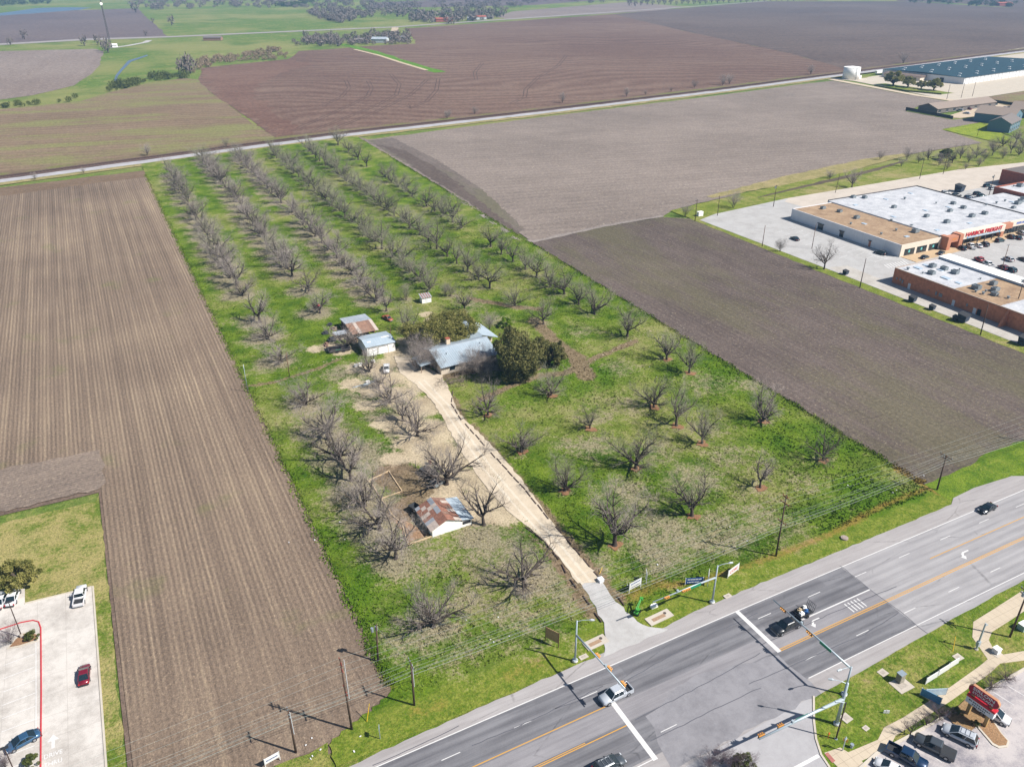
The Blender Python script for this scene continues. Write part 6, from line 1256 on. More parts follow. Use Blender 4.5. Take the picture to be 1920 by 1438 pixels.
def car(kind):
    """forward is +X; returns an untagged Empty with its parts"""
    t = bpy.data.objects.new('parked_car', None); COL.objects.link(t)
    if kind == 'pickup': L, W, zb, zr = 5.8, 2.0, 1.08, 1.9
    elif kind == 'suv': L, W, zb, zr = 4.8, 1.92, 1.02, 1.74
    else: L, W, zb, zr = 4.8, 1.84, .88, 1.44
    h = L / 2; hw = W / 2; g0 = .3 if kind != 'sedan' else .2
    if kind == 'pickup':
        bx0, bx1 = -h + .05, -h + 1.95            # bed
        secs = [sect(h, hw * .82, g0 + .15, zb - .18), sect(h - .25, hw * .95, g0, zb - .02), sect(h - 1.3, hw, g0, zb), sect(bx1, hw, g0, zb)]
        MB().loft(secs).build('body', PAINT['white'], t, True)
        mb = MB(); mb.bx(-h, bx1 - .02, -hw, -hw + .12, g0 + .05, zb); mb.bx(-h, bx1 - .02, hw - .12, hw, g0 + .05, zb); mb.bx(-h - .04, -h + .08, -hw + .12, hw - .12, g0 + .1, zb - .02); mb.build('bed', PAINT['white'], t)
        MB().bx(-h + .08, bx1 - .02, -hw + .12, hw - .12, g0 + .1, .62).build('bed_floor', M_BLK, t)
        cb = (bx1 + .02, h - 1.35, bx1 + .12, h - 2.15)
    else:
        rear = .9 if kind == 'sedan' else 1
        secs = [sect(h, hw * .66, g0 + .16, zb - .30), sect(h - .12, hw * .84, g0 + .05, zb - .22, .16), sect(h - .45, hw * .96, g0, zb - .13, .16), sect(h - 1.2, hw, g0, zb - .02, .16), sect(0, hw, g0, zb + .02, .16), sect(-h + .7, hw * .98, g0, zb, .16), sect(-h + .2, hw * .9, g0 + .02, zb - .04, .16), sect(-h, hw * .74, g0 + .14, zb - .16 * rear)]
        MB().loft(secs).build('body', PAINT['white'], t, True)
        cb = (-h + (.62 if kind == 'sedan' else .1), h - 1.05, -h + (1.55 if kind == 'sedan' else .55), h - 2.1)
    x0, x1, x2, x3 = cb; wb, wt_ = hw * .94, hw * .76
    zq = zb - .02
    gl = [(x0, -wb, zq), (x1, -wb, zq), (x1, wb, zq), (x0, wb, zq), (x2, -wt_, zr - .05), (x3, -wt_, zr - .05), (x3, wt_, zr - .05), (x2, wt_, zr - .05)]
    MB().add(gl, [(0, 1, 5, 4), (1, 2, 6, 5), (2, 3, 7, 6), (3, 0, 4, 7), (4, 5, 6, 7)]).build('window', M_CGLASS, t)
    mb = MB(); e = .03
    mb.add([(x2 - e, -wt_ - e, zr - .07), (x3 + e, -wt_ - e, zr - .07), (x3 + e, wt_ + e, zr - .07), (x2 - e, wt_ + e, zr - .07), (x2 + .08, -wt_ * .9, zr), (x3 - .08, -wt_ * .9, zr), (x3 - .08, wt_ * .9, zr), (x2 + .08, wt_ * .9, zr)], [(4, 5, 6, 7), (0, 1, 5, 4), (1, 2, 6, 5), (2, 3, 7, 6), (3, 0, 4, 7), (3, 2, 1, 0)])
    for s in (-1, 1):
        for (xa, xb) in ((x0, x2), (x1, x3)): mb.tube([(xa, s * wb, zq), (xb, s * wt_, zr - .04)], .055, 4)
        xm = (x0 + x1) / 2 - .15; mb.tube([(xm, s * (wb + .01), zq), ((x2 + x3) / 2 - .1, s * (wt_ + .01), zr - .04)], .05, 4)
    mb.build('roof', PAINT['white'], t)
    wr = .40 if kind == 'pickup' else .34
    for xx in (h - .95, -h + 1.05):
        for s in (-1, 1):
            wl = MB().tube([(0, -s * .11, 0), (0, s * .11, 0)], wr, 14).build('wheel', M_TYRE, t, loc=(xx, s * (hw - .09), wr)); MB().tube([(0, s * .10, 0), (0, s * .125, 0)], wr * .6, 10).build('rim', M_RIM, wl)
    for s in (-1, 1):
        MB().box(h - .1, s * hw * .66, zb - .38, .16, .36, .16).build('headlight', M_HL, t); MB().box(-h + .03, s * hw * .80, zb - .36, .10, .26, .28).build('taillight', M_TL, t); MB().box(x1 - .25, s * (hw + .08), zq - .02, .14, .2, .16).build('mirror', M_BLK, t)
    MB().box(h + .01, 0, g0 + .05, .12, W * .82, .22).build('front_bumper', M_BLK if kind != 'pickup' else M_RIM, t); MB().box(-h - .03, 0, g0 + .05, .12, W * .84, .2).build('rear_bumper', M_BLK if kind != 'pickup' else M_RIM, t)
    return t
PROTO = {k: car(k) for k in ('sedan', 'suv', 'pickup')}
USED = set()
def place_car(kind, colr, x, y, ang, label, group=None, z=.1, name='parked_car', s=1.0):
    t = PROTO[kind] if kind not in USED else copy_tree(PROTO[kind]); USED.add(kind)
    for ch in t.children:
        nm = ch.name.split('.')[0]
        if nm in ('body', 'roof', 'bed'):
            ch.material_slots[0].link = 'OBJECT'; ch.material_slots[0].material = PAINT[colr]
    t.location = (x, y, z); t.rotation_euler = (0, 0, ang); t.scale = (s, s, s)
    if name != 'parked_car': t.name = name
    return tag(t, label, {'sedan': 'car', 'suv': 'car', 'pickup': 'pickup'}[kind], group)
def at_car(kind, colr, px, py, ang, label, group=None, z=.1, name='parked_car', s=1.0):
    x, y = P(px, py); return place_car(kind, colr, x, y, R(ang), label, group, z, name, s)
# prototypes must stay untouched templates until first used: copies are taken from the first placed one
pk = at_car('pickup', 'silver', 1154, 1307, 183, 'silver crew-cab pickup driving through the junction with a bed toolbox', z=.112, name='moving_pickup')
MB().bx(-1.52, -.98, -.86, .86, .62, 1.14).bx(-1.54, -.96, -.88, .88, 1.14, 1.2).build('toolbox', plain('checker_plate', c(210, 214, 220), .4, .5), pk)
PROTO['pickup'] = None
for o in (pk,):
    base_pick = copy_tree(o)
    for ch in list(base_pick.children):
        if ch.name.startswith('toolbox'): bpy.data.objects.remove(ch)
    for k in ('label', 'category', 'group'):
        if k in base_pick: del base_pick[k]
    PROTO['pickup'] = base_pick; USED.discard('pickup')
tk2 = at_car('pickup', 'black', 1474, 1179, 181, 'dark pickup towing a utility trailer at the stop line', z=.112, name='moving_pickup', s=1.03)
at_car('sedan', 'black', 1850, 957, 184, 'black sedan driving west along the highway', z=.112, name='moving_car')
sv = at_car('suv', 'grey', 1142, 1440, 2, 'dark grey car with roof rack driving along the near lane', z=.112, name='moving_car', s=1.05)
MB().bx(-1.6, .3, -.6, -.55, 1.76, 1.82).bx(-1.6, .3, .55, .6, 1.76, 1.82).bx(-1.2, -1.15, -.6, .6, 1.76, 1.82).bx(-.6, -.55, -.6, .6, 1.76, 1.82).bx(0, .05, -.6, .6, 1.76, 1.82).build('roof_rack', M_RIM, sv)
# utility trailer behind the dark pickup
x, y = P(1505, 1152); ut = thing('utility_trailer', 'small black trailer loaded with mowing gear, mesh tailgate up, behind the dark pickup', 'trailer', (x, y, .11), R(2))
MB().bx(-1.6, 1.6, -.9, .9, .45, .55).build('deck', M_BLK, ut); MB().bx(-1.6, 1.6, -.95, -.9, .45, .85).bx(-1.6, 1.6, .9, .95, .45, .85).bx(-1.65, -1.6, -.9, .9, .45, .85).build('side_rail', M_BLK, ut)
mb = MB()
for k in range(6): mb.tube([(1.62, -.9 + .36 * k, .5), (1.95, -.9 + .36 * k, 2.0)], .035, 4)
for q in (0, .5, 1): mb.tube([(1.62 + .33 * q, -.9, .5 + 1.5 * q), (1.62 + .33 * q, .9, .5 + 1.5 * q)], .035, 4)
mb.build('tailgate', M_BLK, ut); MB().tube([(-1.6, 0, .5), (-3.0, 0, .5)], .06, 5).build('drawbar', M_BLK, ut)
for s in (-1, 1): MB().tube([(0, s * 1.0, .33), (0, s * 1.2, .33)], .33, 12).build('wheel', M_TYRE, ut)
for i, (a, b, m_) in enumerate(((-.9, -.4, M_WHITE), (-.6, .4, plain('mower_orange', c(206, 184, 150), .5)), (.3, -.35, plain('mower_blue', c(60, 110, 170), .5)), (.7, .4, M_WHITE))):
    mb = MB(); mb.box(a, b, .62, .85, .6, .5, .3 * i); mb.cyl(a, b, 1.12, .22, .22, 8); [mb.tube([(a + sx_ * .35, b - .32, .68), (a + sx_ * .35, b - .25, .68)], .13, 8) for sx_ in (-1, 1)]
    o = mb.build('mower', m_, loc=(0, 0, 0)); o.location = (x, y, .11); o.rotation_euler = (0, 0, R(2)); tag(o, ['white mower on the utility trailer nearest the drawbar', 'tan mower on the utility trailer', 'blue mower in the middle of the utility trailer', 'white mower by the mesh tailgate of the utility trailer'][i], 'mower')
# restaurant car park
at_car('suv', 'white', 1860, 1344, 290, 'white station wagon beside the planted island and restaurant sign', z=.16)
at_car('suv', 'silver', 1797, 1384, 115, 'silver crossover with black glass roof between the island and the grey pickup', z=.16, s=1.03)
at_car('pickup', 'grey', 1750, 1406, 115, 'dark grey pickup with covered bed nosed to the kerb', z=.16, s=.98)
gp = [o for o in COL.objects if o.get('label', '').startswith('dark grey pickup with covered')][0]
MB().bx(-2.85, -.98, -.92, .92, 1.04, 1.10).build('bed_cover', M_BLK, gp)
at_car('pickup', 'navy', 1698, 1424, 295, 'navy blue pickup backed up to the lawn', z=.16, s=.98)
at_car('sedan', 'white', 1668, 1446, 115, 'white hatchback beside the navy pickup', z=.16, s=.95)
# west car park
at_car('sedan', 'white', 26, 1124, 78, 'white sedan parked beside the lawn nearest the drive lane', z=.15); at_car('sedan', 'white', 3, 1130, 78, 'white sedan parked behind the dark bush', z=.15)
wp = at_car('pickup', 'white', 152, 1122, 82, 'white pickup waiting at the corner of the drive lane with door open', z=.15, s=.95)
MB().box(.55, 1.35, .45, .06, .9, .65).build('open_door', PAINT['white'], wp)
at_car('sedan', 'maroon', 160, 1269, 86, 'maroon sedan driving up the drive-through lane', z=.15, s=.95)
at_car('sedan', 'blue', 45, 1394, 196, 'steel blue sedan parked across from the drive lettering', z=.15)
# farm
at_car('pickup', 'white', 725, 695, 250, 'old white pickup on the caliche yard before the garage', z=.18, s=.86)
at_car('pickup', 'rust', 727, 600, 285, 'rusty vintage orange truck abandoned in the grass behind the shed', z=.05, s=.8)
# shopping centre cars
SHOP = [(1804, 468, 'black', 'suv', 60), (1820, 465, 'white', 'pickup', 60), (1834, 463, 'white', 'sedan', 60), (1846, 461, 'grey', 'suv', 60), (1874, 454, 'teal', 'suv', 0), (1895, 447, 'black', 'suv', 60), (1908, 448, 'black', 'sedan', 60), (1915, 440, 'white', 'suv', 60), (1733, 485, 'black', 'sedan', 10),
        (1764, 477, 'grey', 'sedan', 20), (1650, 477, 'black', 'suv', 100), (1837, 491, 'red', 'pickup', 70), (1852, 499, 'white', 'pickup', 70), (1890, 489, 'white', 'suv', 70), (1880, 505, 'maroon', 'suv', 70), (1895, 509, 'teal', 'suv', 70), (1886, 516, 'navy', 'sedan', 70), (1918, 489, 'black', 'sedan', 70),
        (1773, 364, 'white', 'suv', -20), (1793, 369, 'black', 'suv', -20), (1816, 373, 'navy', 'suv', -20), (1833, 366, 'black', 'suv', -20), (1834, 377, 'navy', 'suv', -20), (1852, 376, 'grey', 'sedan', -10), (1867, 371, 'white', 'sedan', 10), (1850, 351, 'teal', 'suv', 0), (1860, 356, 'silver', 'suv', 0), (1840, 370, 'teal', 'suv', -20), (1490, 450, 'black', 'sedan', 80)]
CN = {'teal': 'dark teal', 'navy': 'navy blue', 'black': 'black', 'grey': 'grey', 'white': 'white', 'red': 'red', 'maroon': 'maroon', 'silver': 'silver'}
from collections import Counter
def where(px, py):
    if py < 385: return 'behind the white-roofed store'
    if px < 1500: return 'alone in the side lot west of the store'
    if px < 1700: return 'at the shaded corner of the store wall'
    if px < 1770: return 'on the apron before the shop windows'
    if py < 475: return 'along the red-lettered storefront'
    return 'in the middle of the shopping centre lot'
labs = ['%s %s parked %s' % (CN[cl], {'suv': 'SUV', 'sedan': 'sedan', 'pickup': 'pickup'}[kd], where(px, py)) for px, py, cl, kd, an in SHOP]; cnt = Counter(labs)
for (px, py, cl, kd, an), lb in zip(SHOP, labs): at_car(kd, cl, px, py, an, lb, ('cars ' + where(px, py)) if cnt[lb] > 1 else None, z=.1)
ML = [(1799, 209, 'white', 'suv'), (1792, 208, 'black', 'sedan'), (1815, 206, 'maroon', 'sedan'), (1828, 201, 'black', 'suv'), (1838, 199, 'white', 'sedan'), (1846, 197, 'grey', 'suv'), (1812, 214, 'white', 'sedan'), (1836, 211, 'black', 'suv'), (1846, 210, 'teal', 'suv'), (1860, 208, 'navy', 'sedan'), (1882, 205, 'blue', 'suv'), (1890, 204, 'black', 'sedan')]
labs = ['%s %s parked in front of the long motel block' % (CN.get(cl, 'blue'), {'suv': 'SUV', 'sedan': 'sedan'}[kd]) for px, py, cl, kd in ML]; cnt = Counter(labs)
for (px, py, cl, kd), lb in zip(ML, labs): at_car(kd, cl, px, py, 100, lb, 'cars at the motel block' if cnt[lb] > 1 else None, z=.05, s=1.1)
for k in list(PROTO):
    if k not in USED:                         # an unplaced template is not part of the place
        for ch in list(PROTO[k].children_recursive): bpy.data.objects.remove(ch)
        bpy.data.objects.remove(PROTO[k])
# dumpsters
def dumpster(px, py, label, s=1.0, rz=0.0, m_=None):
    x, y = P(px, py); t = thing('dumpster', label, 'dumpster', (x, y, .09), rz); 
    MB().add([(-.9, -.7, .15), (.9, -.7, .15), (.9, .7, .15), (-.9, .7, .15), (-1.0, -.85, 1.3), (1.0, -.85, 1.3), (1.0, .85, 1.6), (-1.0, .85, 1.6)], [(3, 2, 1, 0), (0, 1, 5, 4), (1, 2, 6, 5), (2, 3, 7, 6), (3, 0, 4, 7)]).build('bin', m_ or plain('dumpster_blue', c(56, 72, 92), .6), t)
    MB().add([(-1.05, -.9, 1.33), (1.05, -.9, 1.33), (1.05, .9, 1.64), (-1.05, .9, 1.64), (-1.05, -.9, 1.4), (1.05, -.9, 1.4), (1.05, .9, 1.72), (-1.05, .9, 1.72)], [(3, 2, 1, 0), (4, 5, 6, 7), (0, 1, 5, 4), (1, 2, 6, 5), (2, 3, 7, 6), (3, 0, 4, 7)]).build('lid', M_BLK, t)
    for a in (-1.06, 1.06): MB().box(a, 0, .8, .12, 1.2, .15).build('fork_pocket', M_BLK, t)
    t.scale = (s, s, s)
for px, py, lab, s in [(1585, 515, 'dark blue dumpster beside the grass strip opposite the brick shops', 1.0), (1710, 566, 'dark dumpster with white front near the brick wall doors', 1.25), (1747, 581, 'small dark dumpster on the back lane', 1.0), (1805, 603, 'large dark dumpster on the back lane', 1.7), (1791, 601, 'dark dumpster beside the largest one on the back lane', 1.0), (1798, 360, 'dark blue dumpster in the rear yard behind the store', 2.2), (1918, 646, 'dark dumpster at the far end of the back lane', 1.6)]: dumpster(px, py, lab, s, .2)
x, y = P(1312, 405); mb = MB(); mb.bx(-1.3, 1.3, -.8, .8, 0, 1.9); mb.bx(-1.4, 1.4, -.9, .9, 1.9, 2.0); tag(mb.build('utility_cabinet', M_WHITE, loc=(x, y, .05)), 'white utility cabinet at the corner of the shopping lot', 'cabinet')

# ------------------------------------------------------------------ poles and wires
M_POLE = plain('creosote_pole', c(92, 72, 60), .9, var=.2, scale=2); M_POLEB = plain('brown_pole', c(120, 88, 66), .9, var=.2); M_GALV = plain('galvanised', c(176, 190, 200), .4, .3, var=.06); M_INS = plain('insulator_red', c(170, 60, 50), .5); M_PIPE = plain('white_conduit', c(220, 224, 228), .5)
def pole(px, py, h, label, arms=(), extras='', m_=None, r=.19, lean=(0, 0), group=None):
    x, y = P(px, py); t = thing('utility_pole', label, 'utility pole', (x, y, 0), 0, group)
    MB().tube([(0, 0, -.2), (lean[0], lean[1], h)], [r, r * .62], 10).build('pole', m_ or M_POLE, t, True)
    for z, L, ax in arms:
        f = z / h; a = MB(); a.box(lean[0] * f, lean[1] * f + (.2 if ax == 'x' else 0), z, L if ax == 'x' else .12, .12 if ax == 'x' else L, .14); ao = a.build('crossarm', M_POLE if 'm' not in extras else M_GALV, t)
        for q in (-.46, -.2, .2, .46):
            X_ = (lean[0] * f + q * L, .2) if ax == 'x' else (lean[0] * f, q * L); MB().cyl(X_[0], X_[1], z + .14, .07, .22, 6).build('insulator', M_INS if 'r' in extras else M_GALV, ao)
    if 't' in extras:
        for q in (-.35, .35): MB().cyl(q, .32, h - 1.6, .24, .85, 10).build('transformer', M_GALV, t)
    if 'c' in extras: MB().tube([(.2, -.1, h * .45), (.16, -.1, h - .3)], .06, 5).build('conduit', M_PIPE, t)
    return t, x, y
pole(555, 1410, 9.0, 'wooden utility pole with white riser by the small road sign', [(8.4, 2.2, 'y')], 'c'); pole(660, 1367, 15.2, 'tall wooden power pole with red brackets beside the ploughed field', [(14.4, 1.6, 'y'), (13.0, 1.6, 'y'), (8.4, 2.2, 'y')], 'rc', lean=(-.35, 0))
pole(777, 1322, 9.4, 'wooden utility pole with crossarm and conduit on the verge', [(9.1, 2.4, 'y')], 'c'); pole(709, 1240, 8.3, 'wooden service pole with transformer at the field corner', [], 't', lean=(.35, 0))
pole(1455, 1042, 15.0, 'tall wooden power pole with red brackets beside the mown verge', [(14.3, 1.6, 'y'), (12.9, 2.0, 'y'), (8.4, 2.2, 'y')], 'r', lean=(-.4, 0)); pole(1757, 918, 9.2, 'wooden utility pole with double crossarm at the corner of the dark field', [(8.9, 3.0, 'y'), (8.3, 2.0, 'y')], '', lean=(-.3, 0))
pole(1893, 1195, 11.0, 'wooden power pole with transformers beside the curved sidewalk', [(10.5, 2.4, 'y'), (9.6, 2.0, 'y')], 't'); pole(1995, 838, 14.5, 'tall wooden power pole further along the dark field', [(14, 1.6, 'y'), (8.4, 2.2, 'y')], 'r')
pole(543, 707, 8.0, 'thin brown pole at the edge of the orchard lane', [], '', M_POLEB, .13); pole(465, 735, 8.5, 'thin pole with white lamp at the field edge by the orchard', [], '', M_GALV, .1); pole(1429, 462, 9, 'bare wooden pole in the strip beside the dark field', [], '', M_POLEB, .16); pole(1612, 540, 11.2, 'bare wooden pole near the dumpster in the grass strip', [], '', None, .18)
pole(1838, 628, 10.6, 'leaning wooden pole at the end of the grass strip by the brick wall', [], '', None, .18, (-.5, 0)); pole(1303, 415, 10, 'wooden pole at the corner of field and shopping lot', [(9.4, 2, 'x')], '', None, .18); pole(1450, 388, 10.5, 'wooden pole with transformer north of the shopping lot', [(9.9, 2, 'x')], 't', None, .18)
pole(1345, 405, 9.5, 'wooden pole beside the small bare tree', [], '', None, .16); pole(1566, 362, 10, 'leaning wooden pole along the ditch', [], '', None, .16, (.8, 0)); pole(1724, 336, 11, 'wooden pole on the lawn behind the store roof', [], '', None, .17); pole(1768, 327, 11.5, 'wooden pole beside the thicket', [], '', None, .17)
pole(1854, 367, 10.5, 'wooden pole with transformer cluster by the rear brick wall', [(9.6, 2, 'x')], 't', None, .17); pole(1900, 590, 13, 'wooden pole with transformers rising behind the brick shops', [(12, 2.4, 'y')], 't', None, .18)
pole(1775, 187, 12, 'wooden pole on the warehouse lane', [(11.4, 2, 'x')], '', None, .2); pole(1802, 184, 12, 'second wooden pole at the warehouse lane entrance', [(11.4, 2, 'x')], '', None, .2); pole(1823, 181, 12, 'third wooden pole in front of the warehouse', [(11.4, 2, 'x')], '', None, .2); pole(1832, 256, 6, 'short pole on the bright lawn', [], '', None, .14)
pole(1522, 467, 10.6, 'slim brown light pole in the striped parking west of the store', [], '', M_POLEB, .14); pole(1873, 522, 13, 'slim light pole in the middle of the shopping lot', [(12.7, 1.6, 'x')], 'm', M_POLEB, .14)
pole(734, 645, 6.5, 'thin yard light pole behind the garage', [], '', M_POLEB, .1)
M_WIRE = plain('wire', c(190, 198, 190), .4, .2)
def wire(a, b, sag, label, group, r=.014):
    a, b = Vector(a), Vector(b); pts = []
    for k in range(17):
        t = k / 16; q = a.lerp(b, t); q.z -= sag * 4 * t * (1 - t); pts.append(tuple(q))
    o = MB().tube([tuple(Vector(p) - a) for p in pts], r, 4, False).build('power_line', M_WIRE, loc=tuple(a)); tag(o, label, 'wire', group)
low = [(-95, 85.2), (7.5, 86.4), (26.4, 86.5), (103.7, 87.9), (152.2, 88.7), (P(1995, 838)), (330, 92)]
for dy, dz in ((-1.0, 0), (-.45, .02), (.45, .02), (1.0, 0)):
    for a, b in zip(low[:-1], low[1:]): wire((a[0], a[1] + dy, 8.75 + dz), (b[0], b[1] + dy, 8.75 + dz), .012 * abs(b[0] - a[0]), 'thin power line strung low between the roadside poles', 'low power lines along the highway')
for dz, r_ in ((6.7, .026), (7.4, .02)):
    for a, b in zip(low[:-1], low[1:]): wire((a[0], a[1], dz), (b[0], b[1], dz), .012 * abs(b[0] - a[0]), 'thick communication cable strung below the power lines', 'cables along the highway', r_)
high = [(-120, 84.8), (16.0, 86.6), (103.5, 87.9), P(1995, 838), (340, 92)]
for dy, z in ((-.75, 14.6), (.75, 14.6), (-.75, 13.2)):
    for a, b in zip(high[:-1], high[1:]): wire((a[0], a[1] + dy, z), (b[0], b[1] + dy, z), .015 * abs(b[0] - a[0]), 'thin power line strung high between the tall poles', 'high power lines along the highway', .013)
wire((24.4, 97.7, 8.0), (26.4, 86.5, 8.8), .3, 'short service wire to the corner pole', None)

# ------------------------------------------------------------------ traffic signals
M_SIG = plain('signal_steel', c(196, 210, 218), .4, .2, var=.06); M_SIGY = plain('signal_yellow', c(236, 168, 84), .5, var=.06); M_GREENS = plain('street_sign_green', c(30, 150, 110), .5, var=.05)
M_LENS = {'r': plain('lens_red', c(150, 40, 36), .3), 'y': plain('lens_amber', c(200, 140, 50), .3), 'g': plain('lens_green', c(40, 130, 90), .3)}
def signal(px, py, ph, ah, arm_dir, arm_len, heads, lum_dir, label, face, sign=None, r=.2, rise=.35):
    x, y = P(px, py); z0 = .1
    t = thing('traffic_signal', label, 'traffic signal', (x, y, z0))
    MB().cyl(0, 0, 0, .5, .35, 16).build('footing', plain('pale_footing', c(226, 222, 216), .8), t, True)
    MB().tube([(0, 0, .3), (0, 0, ph)], [r, r * .65], 12).build('pole', M_SIG, t, True); MB().box(0, 0, .35, .75, .75, .08).build('base_plate', M_SIG, t)
    d = Vector((arm_dir[0], arm_dir[1], 0)).normalized()
    tip = d * arm_len + Vector((0, 0, ah + rise))
    MB().tube([tuple(Vector((0, 0, ah))), tuple(d * arm_len * .35 + Vector((0, 0, ah + rise * .7))), tuple(tip)], [r * .95, r * .75, r * .5], 10).build('mast_arm', M_SIG, t, True)
    f = Vector((face[0], face[1], 0)).normalized()
    for q, kind in heads:
        p = d * (arm_len * q) + Vector((0, 0, ah + rise * min(1, q * 1.3))) + f * .28; n = 5 if kind == 5 else 3; L = .36 * n
        an = math.atan2(d.y, d.x); bo = Matrix.Translation(p) @ Matrix.Rotation(an, 4, 'Z')
        hd = MB().box(0, 0, -.2, L, .24, .42).xf(bo).build('signal_head', M_SIGY, t)
        MB().box(0, 0, -.30, L + .24, .03, .62).xf(Matrix.Translation(-f * .0) @ bo).build('backplate', plain('backplate', c(60, 52, 46), .7), hd) if kind == 'b' else None
        for i in range(n):
            o_ = p + d * ((i - (n - 1) / 2) * .36) + f * .13
            MB().tube([tuple(o_), tuple(o_ + f * .02)], .14, 10).build('lens', M_LENS['ryg'[min(i, 2)]], hd)
            vz = o_ + Vector((0, 0, .13)); MB().tube([tuple(vz), tuple(vz + f * .24)], .10, 6).build('visor', M_SIGY, hd)
    if sign is not None:
        p = d * (arm_len * sign) + Vector((0, 0, ah + rise * .5 - .02)) + f * .2; an = math.atan2(d.y, d.x)
        sg = MB().box(0, 0, -.28, 2.4, .04, .55).xf(Matrix.Translation(p) @ Matrix.Rotation(an, 4, 'Z')).build('street_sign', M_GREENS, t)
        MB().box(0, -.04 if True else 0, -.08, 1.6, .06, .14).xf(Matrix.Translation(p) @ Matrix.Rotation(an, 4, 'Z')).build('sign_legend', M_SWHITE, sg)
    p = d * (arm_len * .62) + Vector((0, 0, ah + rise)); MB().box(p.x, p.y, p.z + .1, .35, .35, .35).build('camera_box', M_SIG, t)
    l = Vector((lum_dir[0], lum_dir[1], 0)).normalized()
    la = MB().tube([(0, 0, ph - .2), tuple(l * .9 + Vector((0, 0, ph + .15))), tuple(l * 2.2 + Vector((0, 0, ph + .25)))], .05, 6).build('lamp_arm', M_SIG, t)
    MB().tube([tuple(l * 2.0 + Vector((0, 0, ph + .22))), tuple(l * 2.3 + Vector((0, 0, ph + .26))), tuple(l * 2.85 + Vector((0, 0, ph + .22)))], [.1, .2, .14], 8).build('lamp', plain('lamp_housing', c(206, 214, 220), .5), la)
    return t
signal(1078, 1240, 9.2, 6.0, (.06, -1), 13.2, [(.42, 3), (.66, 3), (.93, 3)], (.9, -.5), 'grey signal mast on the west verge of the drive, arm reaching over the westbound lanes', (1, 0), None, .19)
signal(1335, 1130, 8.8, 6.0, (-1, -.02), 14.2, [(.50, 5), (.80, 3)], (1, -.3), 'grey signal mast on the east verge of the drive, arm along the verge', (0, -1), .34, .19)
signal(1582, 1303, 6.3, 5.9, (-.02, 1), 17.0, [(.50, 'b'), (.85, 'b')], (-1, .1), 'grey signal mast behind the corner pole, long arm across the highway', (-1, 0), .30, .2)
signal(1568, 1358, 9.0, 5.6, (-1, .01), 16.6, [(.74, 'b'), (.96, 'b')], (-1, .8), 'thick grey corner signal mast with two street lamps and arm over the side street', (0, 1), .5, .3)
x, y = P(1567, 1386); t = thing('lamp_post', 'slim dark brown lamp post beside the thick signal mast', 'lamp post', (x, y, .12)); MB().tube([(0, 0, 0), (0, 0, 8)], [.13, .10], 8).build('pole', plain('bronze_pole', c(74, 56, 50), .6), t); MB().tube([(0, 0, 7.9), (-.9, .5, 8.1)], .04, 5).build('lamp_arm', M_SIG, t); MB().tube([(-.8, .45, 8.08), (-1.4, .8, 8.08)], [.12, .18], 8).build('lamp', M_SIG, t); MB().cyl(0, 0, 0, .25, .1, 10).build('base_plate', M_GALV, t)
x, y = P(1830, 1218); t = thing('signal_pole', 'short grey steel pole with junction box beside the curved sidewalk', 'pole', (x, y, .12)); MB().tube([(0, 0, 0), (0, 0, 6)], [.17, .13], 10).build('pole', M_SIG, t); MB().bx(-.3, .3, -.25, .25, .9, 1.9).build('junction_box', M_SIG, t); MB().cyl(0, 0, 0, .35, .15, 10).build('footing', M_PAD, t); MB().bx(.1, .8, -.05, .05, 5.3, 5.5).build('bracket', M_SIG, t)
x, y = P(1579, 1408); t = thing('pedestrian_post', 'short steel crossing post with yellow warning sign on the corner pad', 'signal post', (x, y, .17)); MB().tube([(0, 0, 0), (0, 0, 3)], .08, 8).build('post', M_SIG, t); MB().box(.25, .1, 1.7, .06, .7, .7, .5).build('warning_sign', plain('sign_yellow', c(232, 190, 60), .5), t); MB().bx(-.18, .18, -.1, .1, 2.4, 2.8).build('push_button_box', M_SIG, t)
x, y = P(1596, 1402); mb = MB(); mb.cyl(0, 0, 0, .2, .5, 10); mb.cyl(0, 0, .5, .28, .25, 10); mb.tube([(-.35, 0, .42), (.35, 0, .42)], .1, 8); tag(mb.build('fire_hydrant', M_GALV, loc=(x, y, .13)), 'silver fire hydrant on the corner lawn behind the crossing post', 'hydrant')
x, y = P(1552, 1385); mb = MB(); mb.tube([(0, 0, 0), (0, 0, 1.3)], .04, 6); mb.box(0, 0, .9, .25, .12, .35); tag(mb.build('marker_post', plain('marker_orange', c(236, 110, 50), .6), loc=(x, y, .13)), 'thin orange utility marker post near the side street kerb', 'marker post')
for px, py, s, lab in ((1688, 1281, 1.0, 'grey signal controller cabinet on its concrete pad'),):
    x, y = P(px, py); t = thing('control_cabinet', lab, 'cabinet', (x + .1, y + .3, .2)); MB().bx(-.55, .55, -.45, .45, 0, 1.75).build('case', plain('cabinet_grey', c(150, 146, 132), .6), t); MB().bx(-.62, .62, -.52, .52, 1.75, 1.86).build('lid', M_GALV, t); MB().bx(-.48, .48, -.48, -.45, .1, 1.6).build('door', plain('cabinet_door', c(166, 160, 146), .6), t)
x, y = P(1867, 1224); t = thing('control_cabinet', 'small white transformer cabinet on the lawn by the sidewalk bend', 'cabinet', (x, y, .2)); MB().bx(-.55, .55, -.5, .5, 0, .9).build('case', M_GWALL, t); MB().bx(-.6, .6, -.55, .55, .9, .97).build('lid', M_WHITE, t)
x, y = P(1916, 1180); t = thing('control_cabinet', 'pale green transformer cabinet beside the power pole', 'cabinet', (x, y, .13)); MB().bx(-.7, .7, -.6, .6, 0, 1.2).build('case', plain('pale_green_case', c(170, 196, 186), .6), t); MB().bx(-.75, .75, -.65, .65, 1.2, 1.28).build('lid', M_WHITE, t)
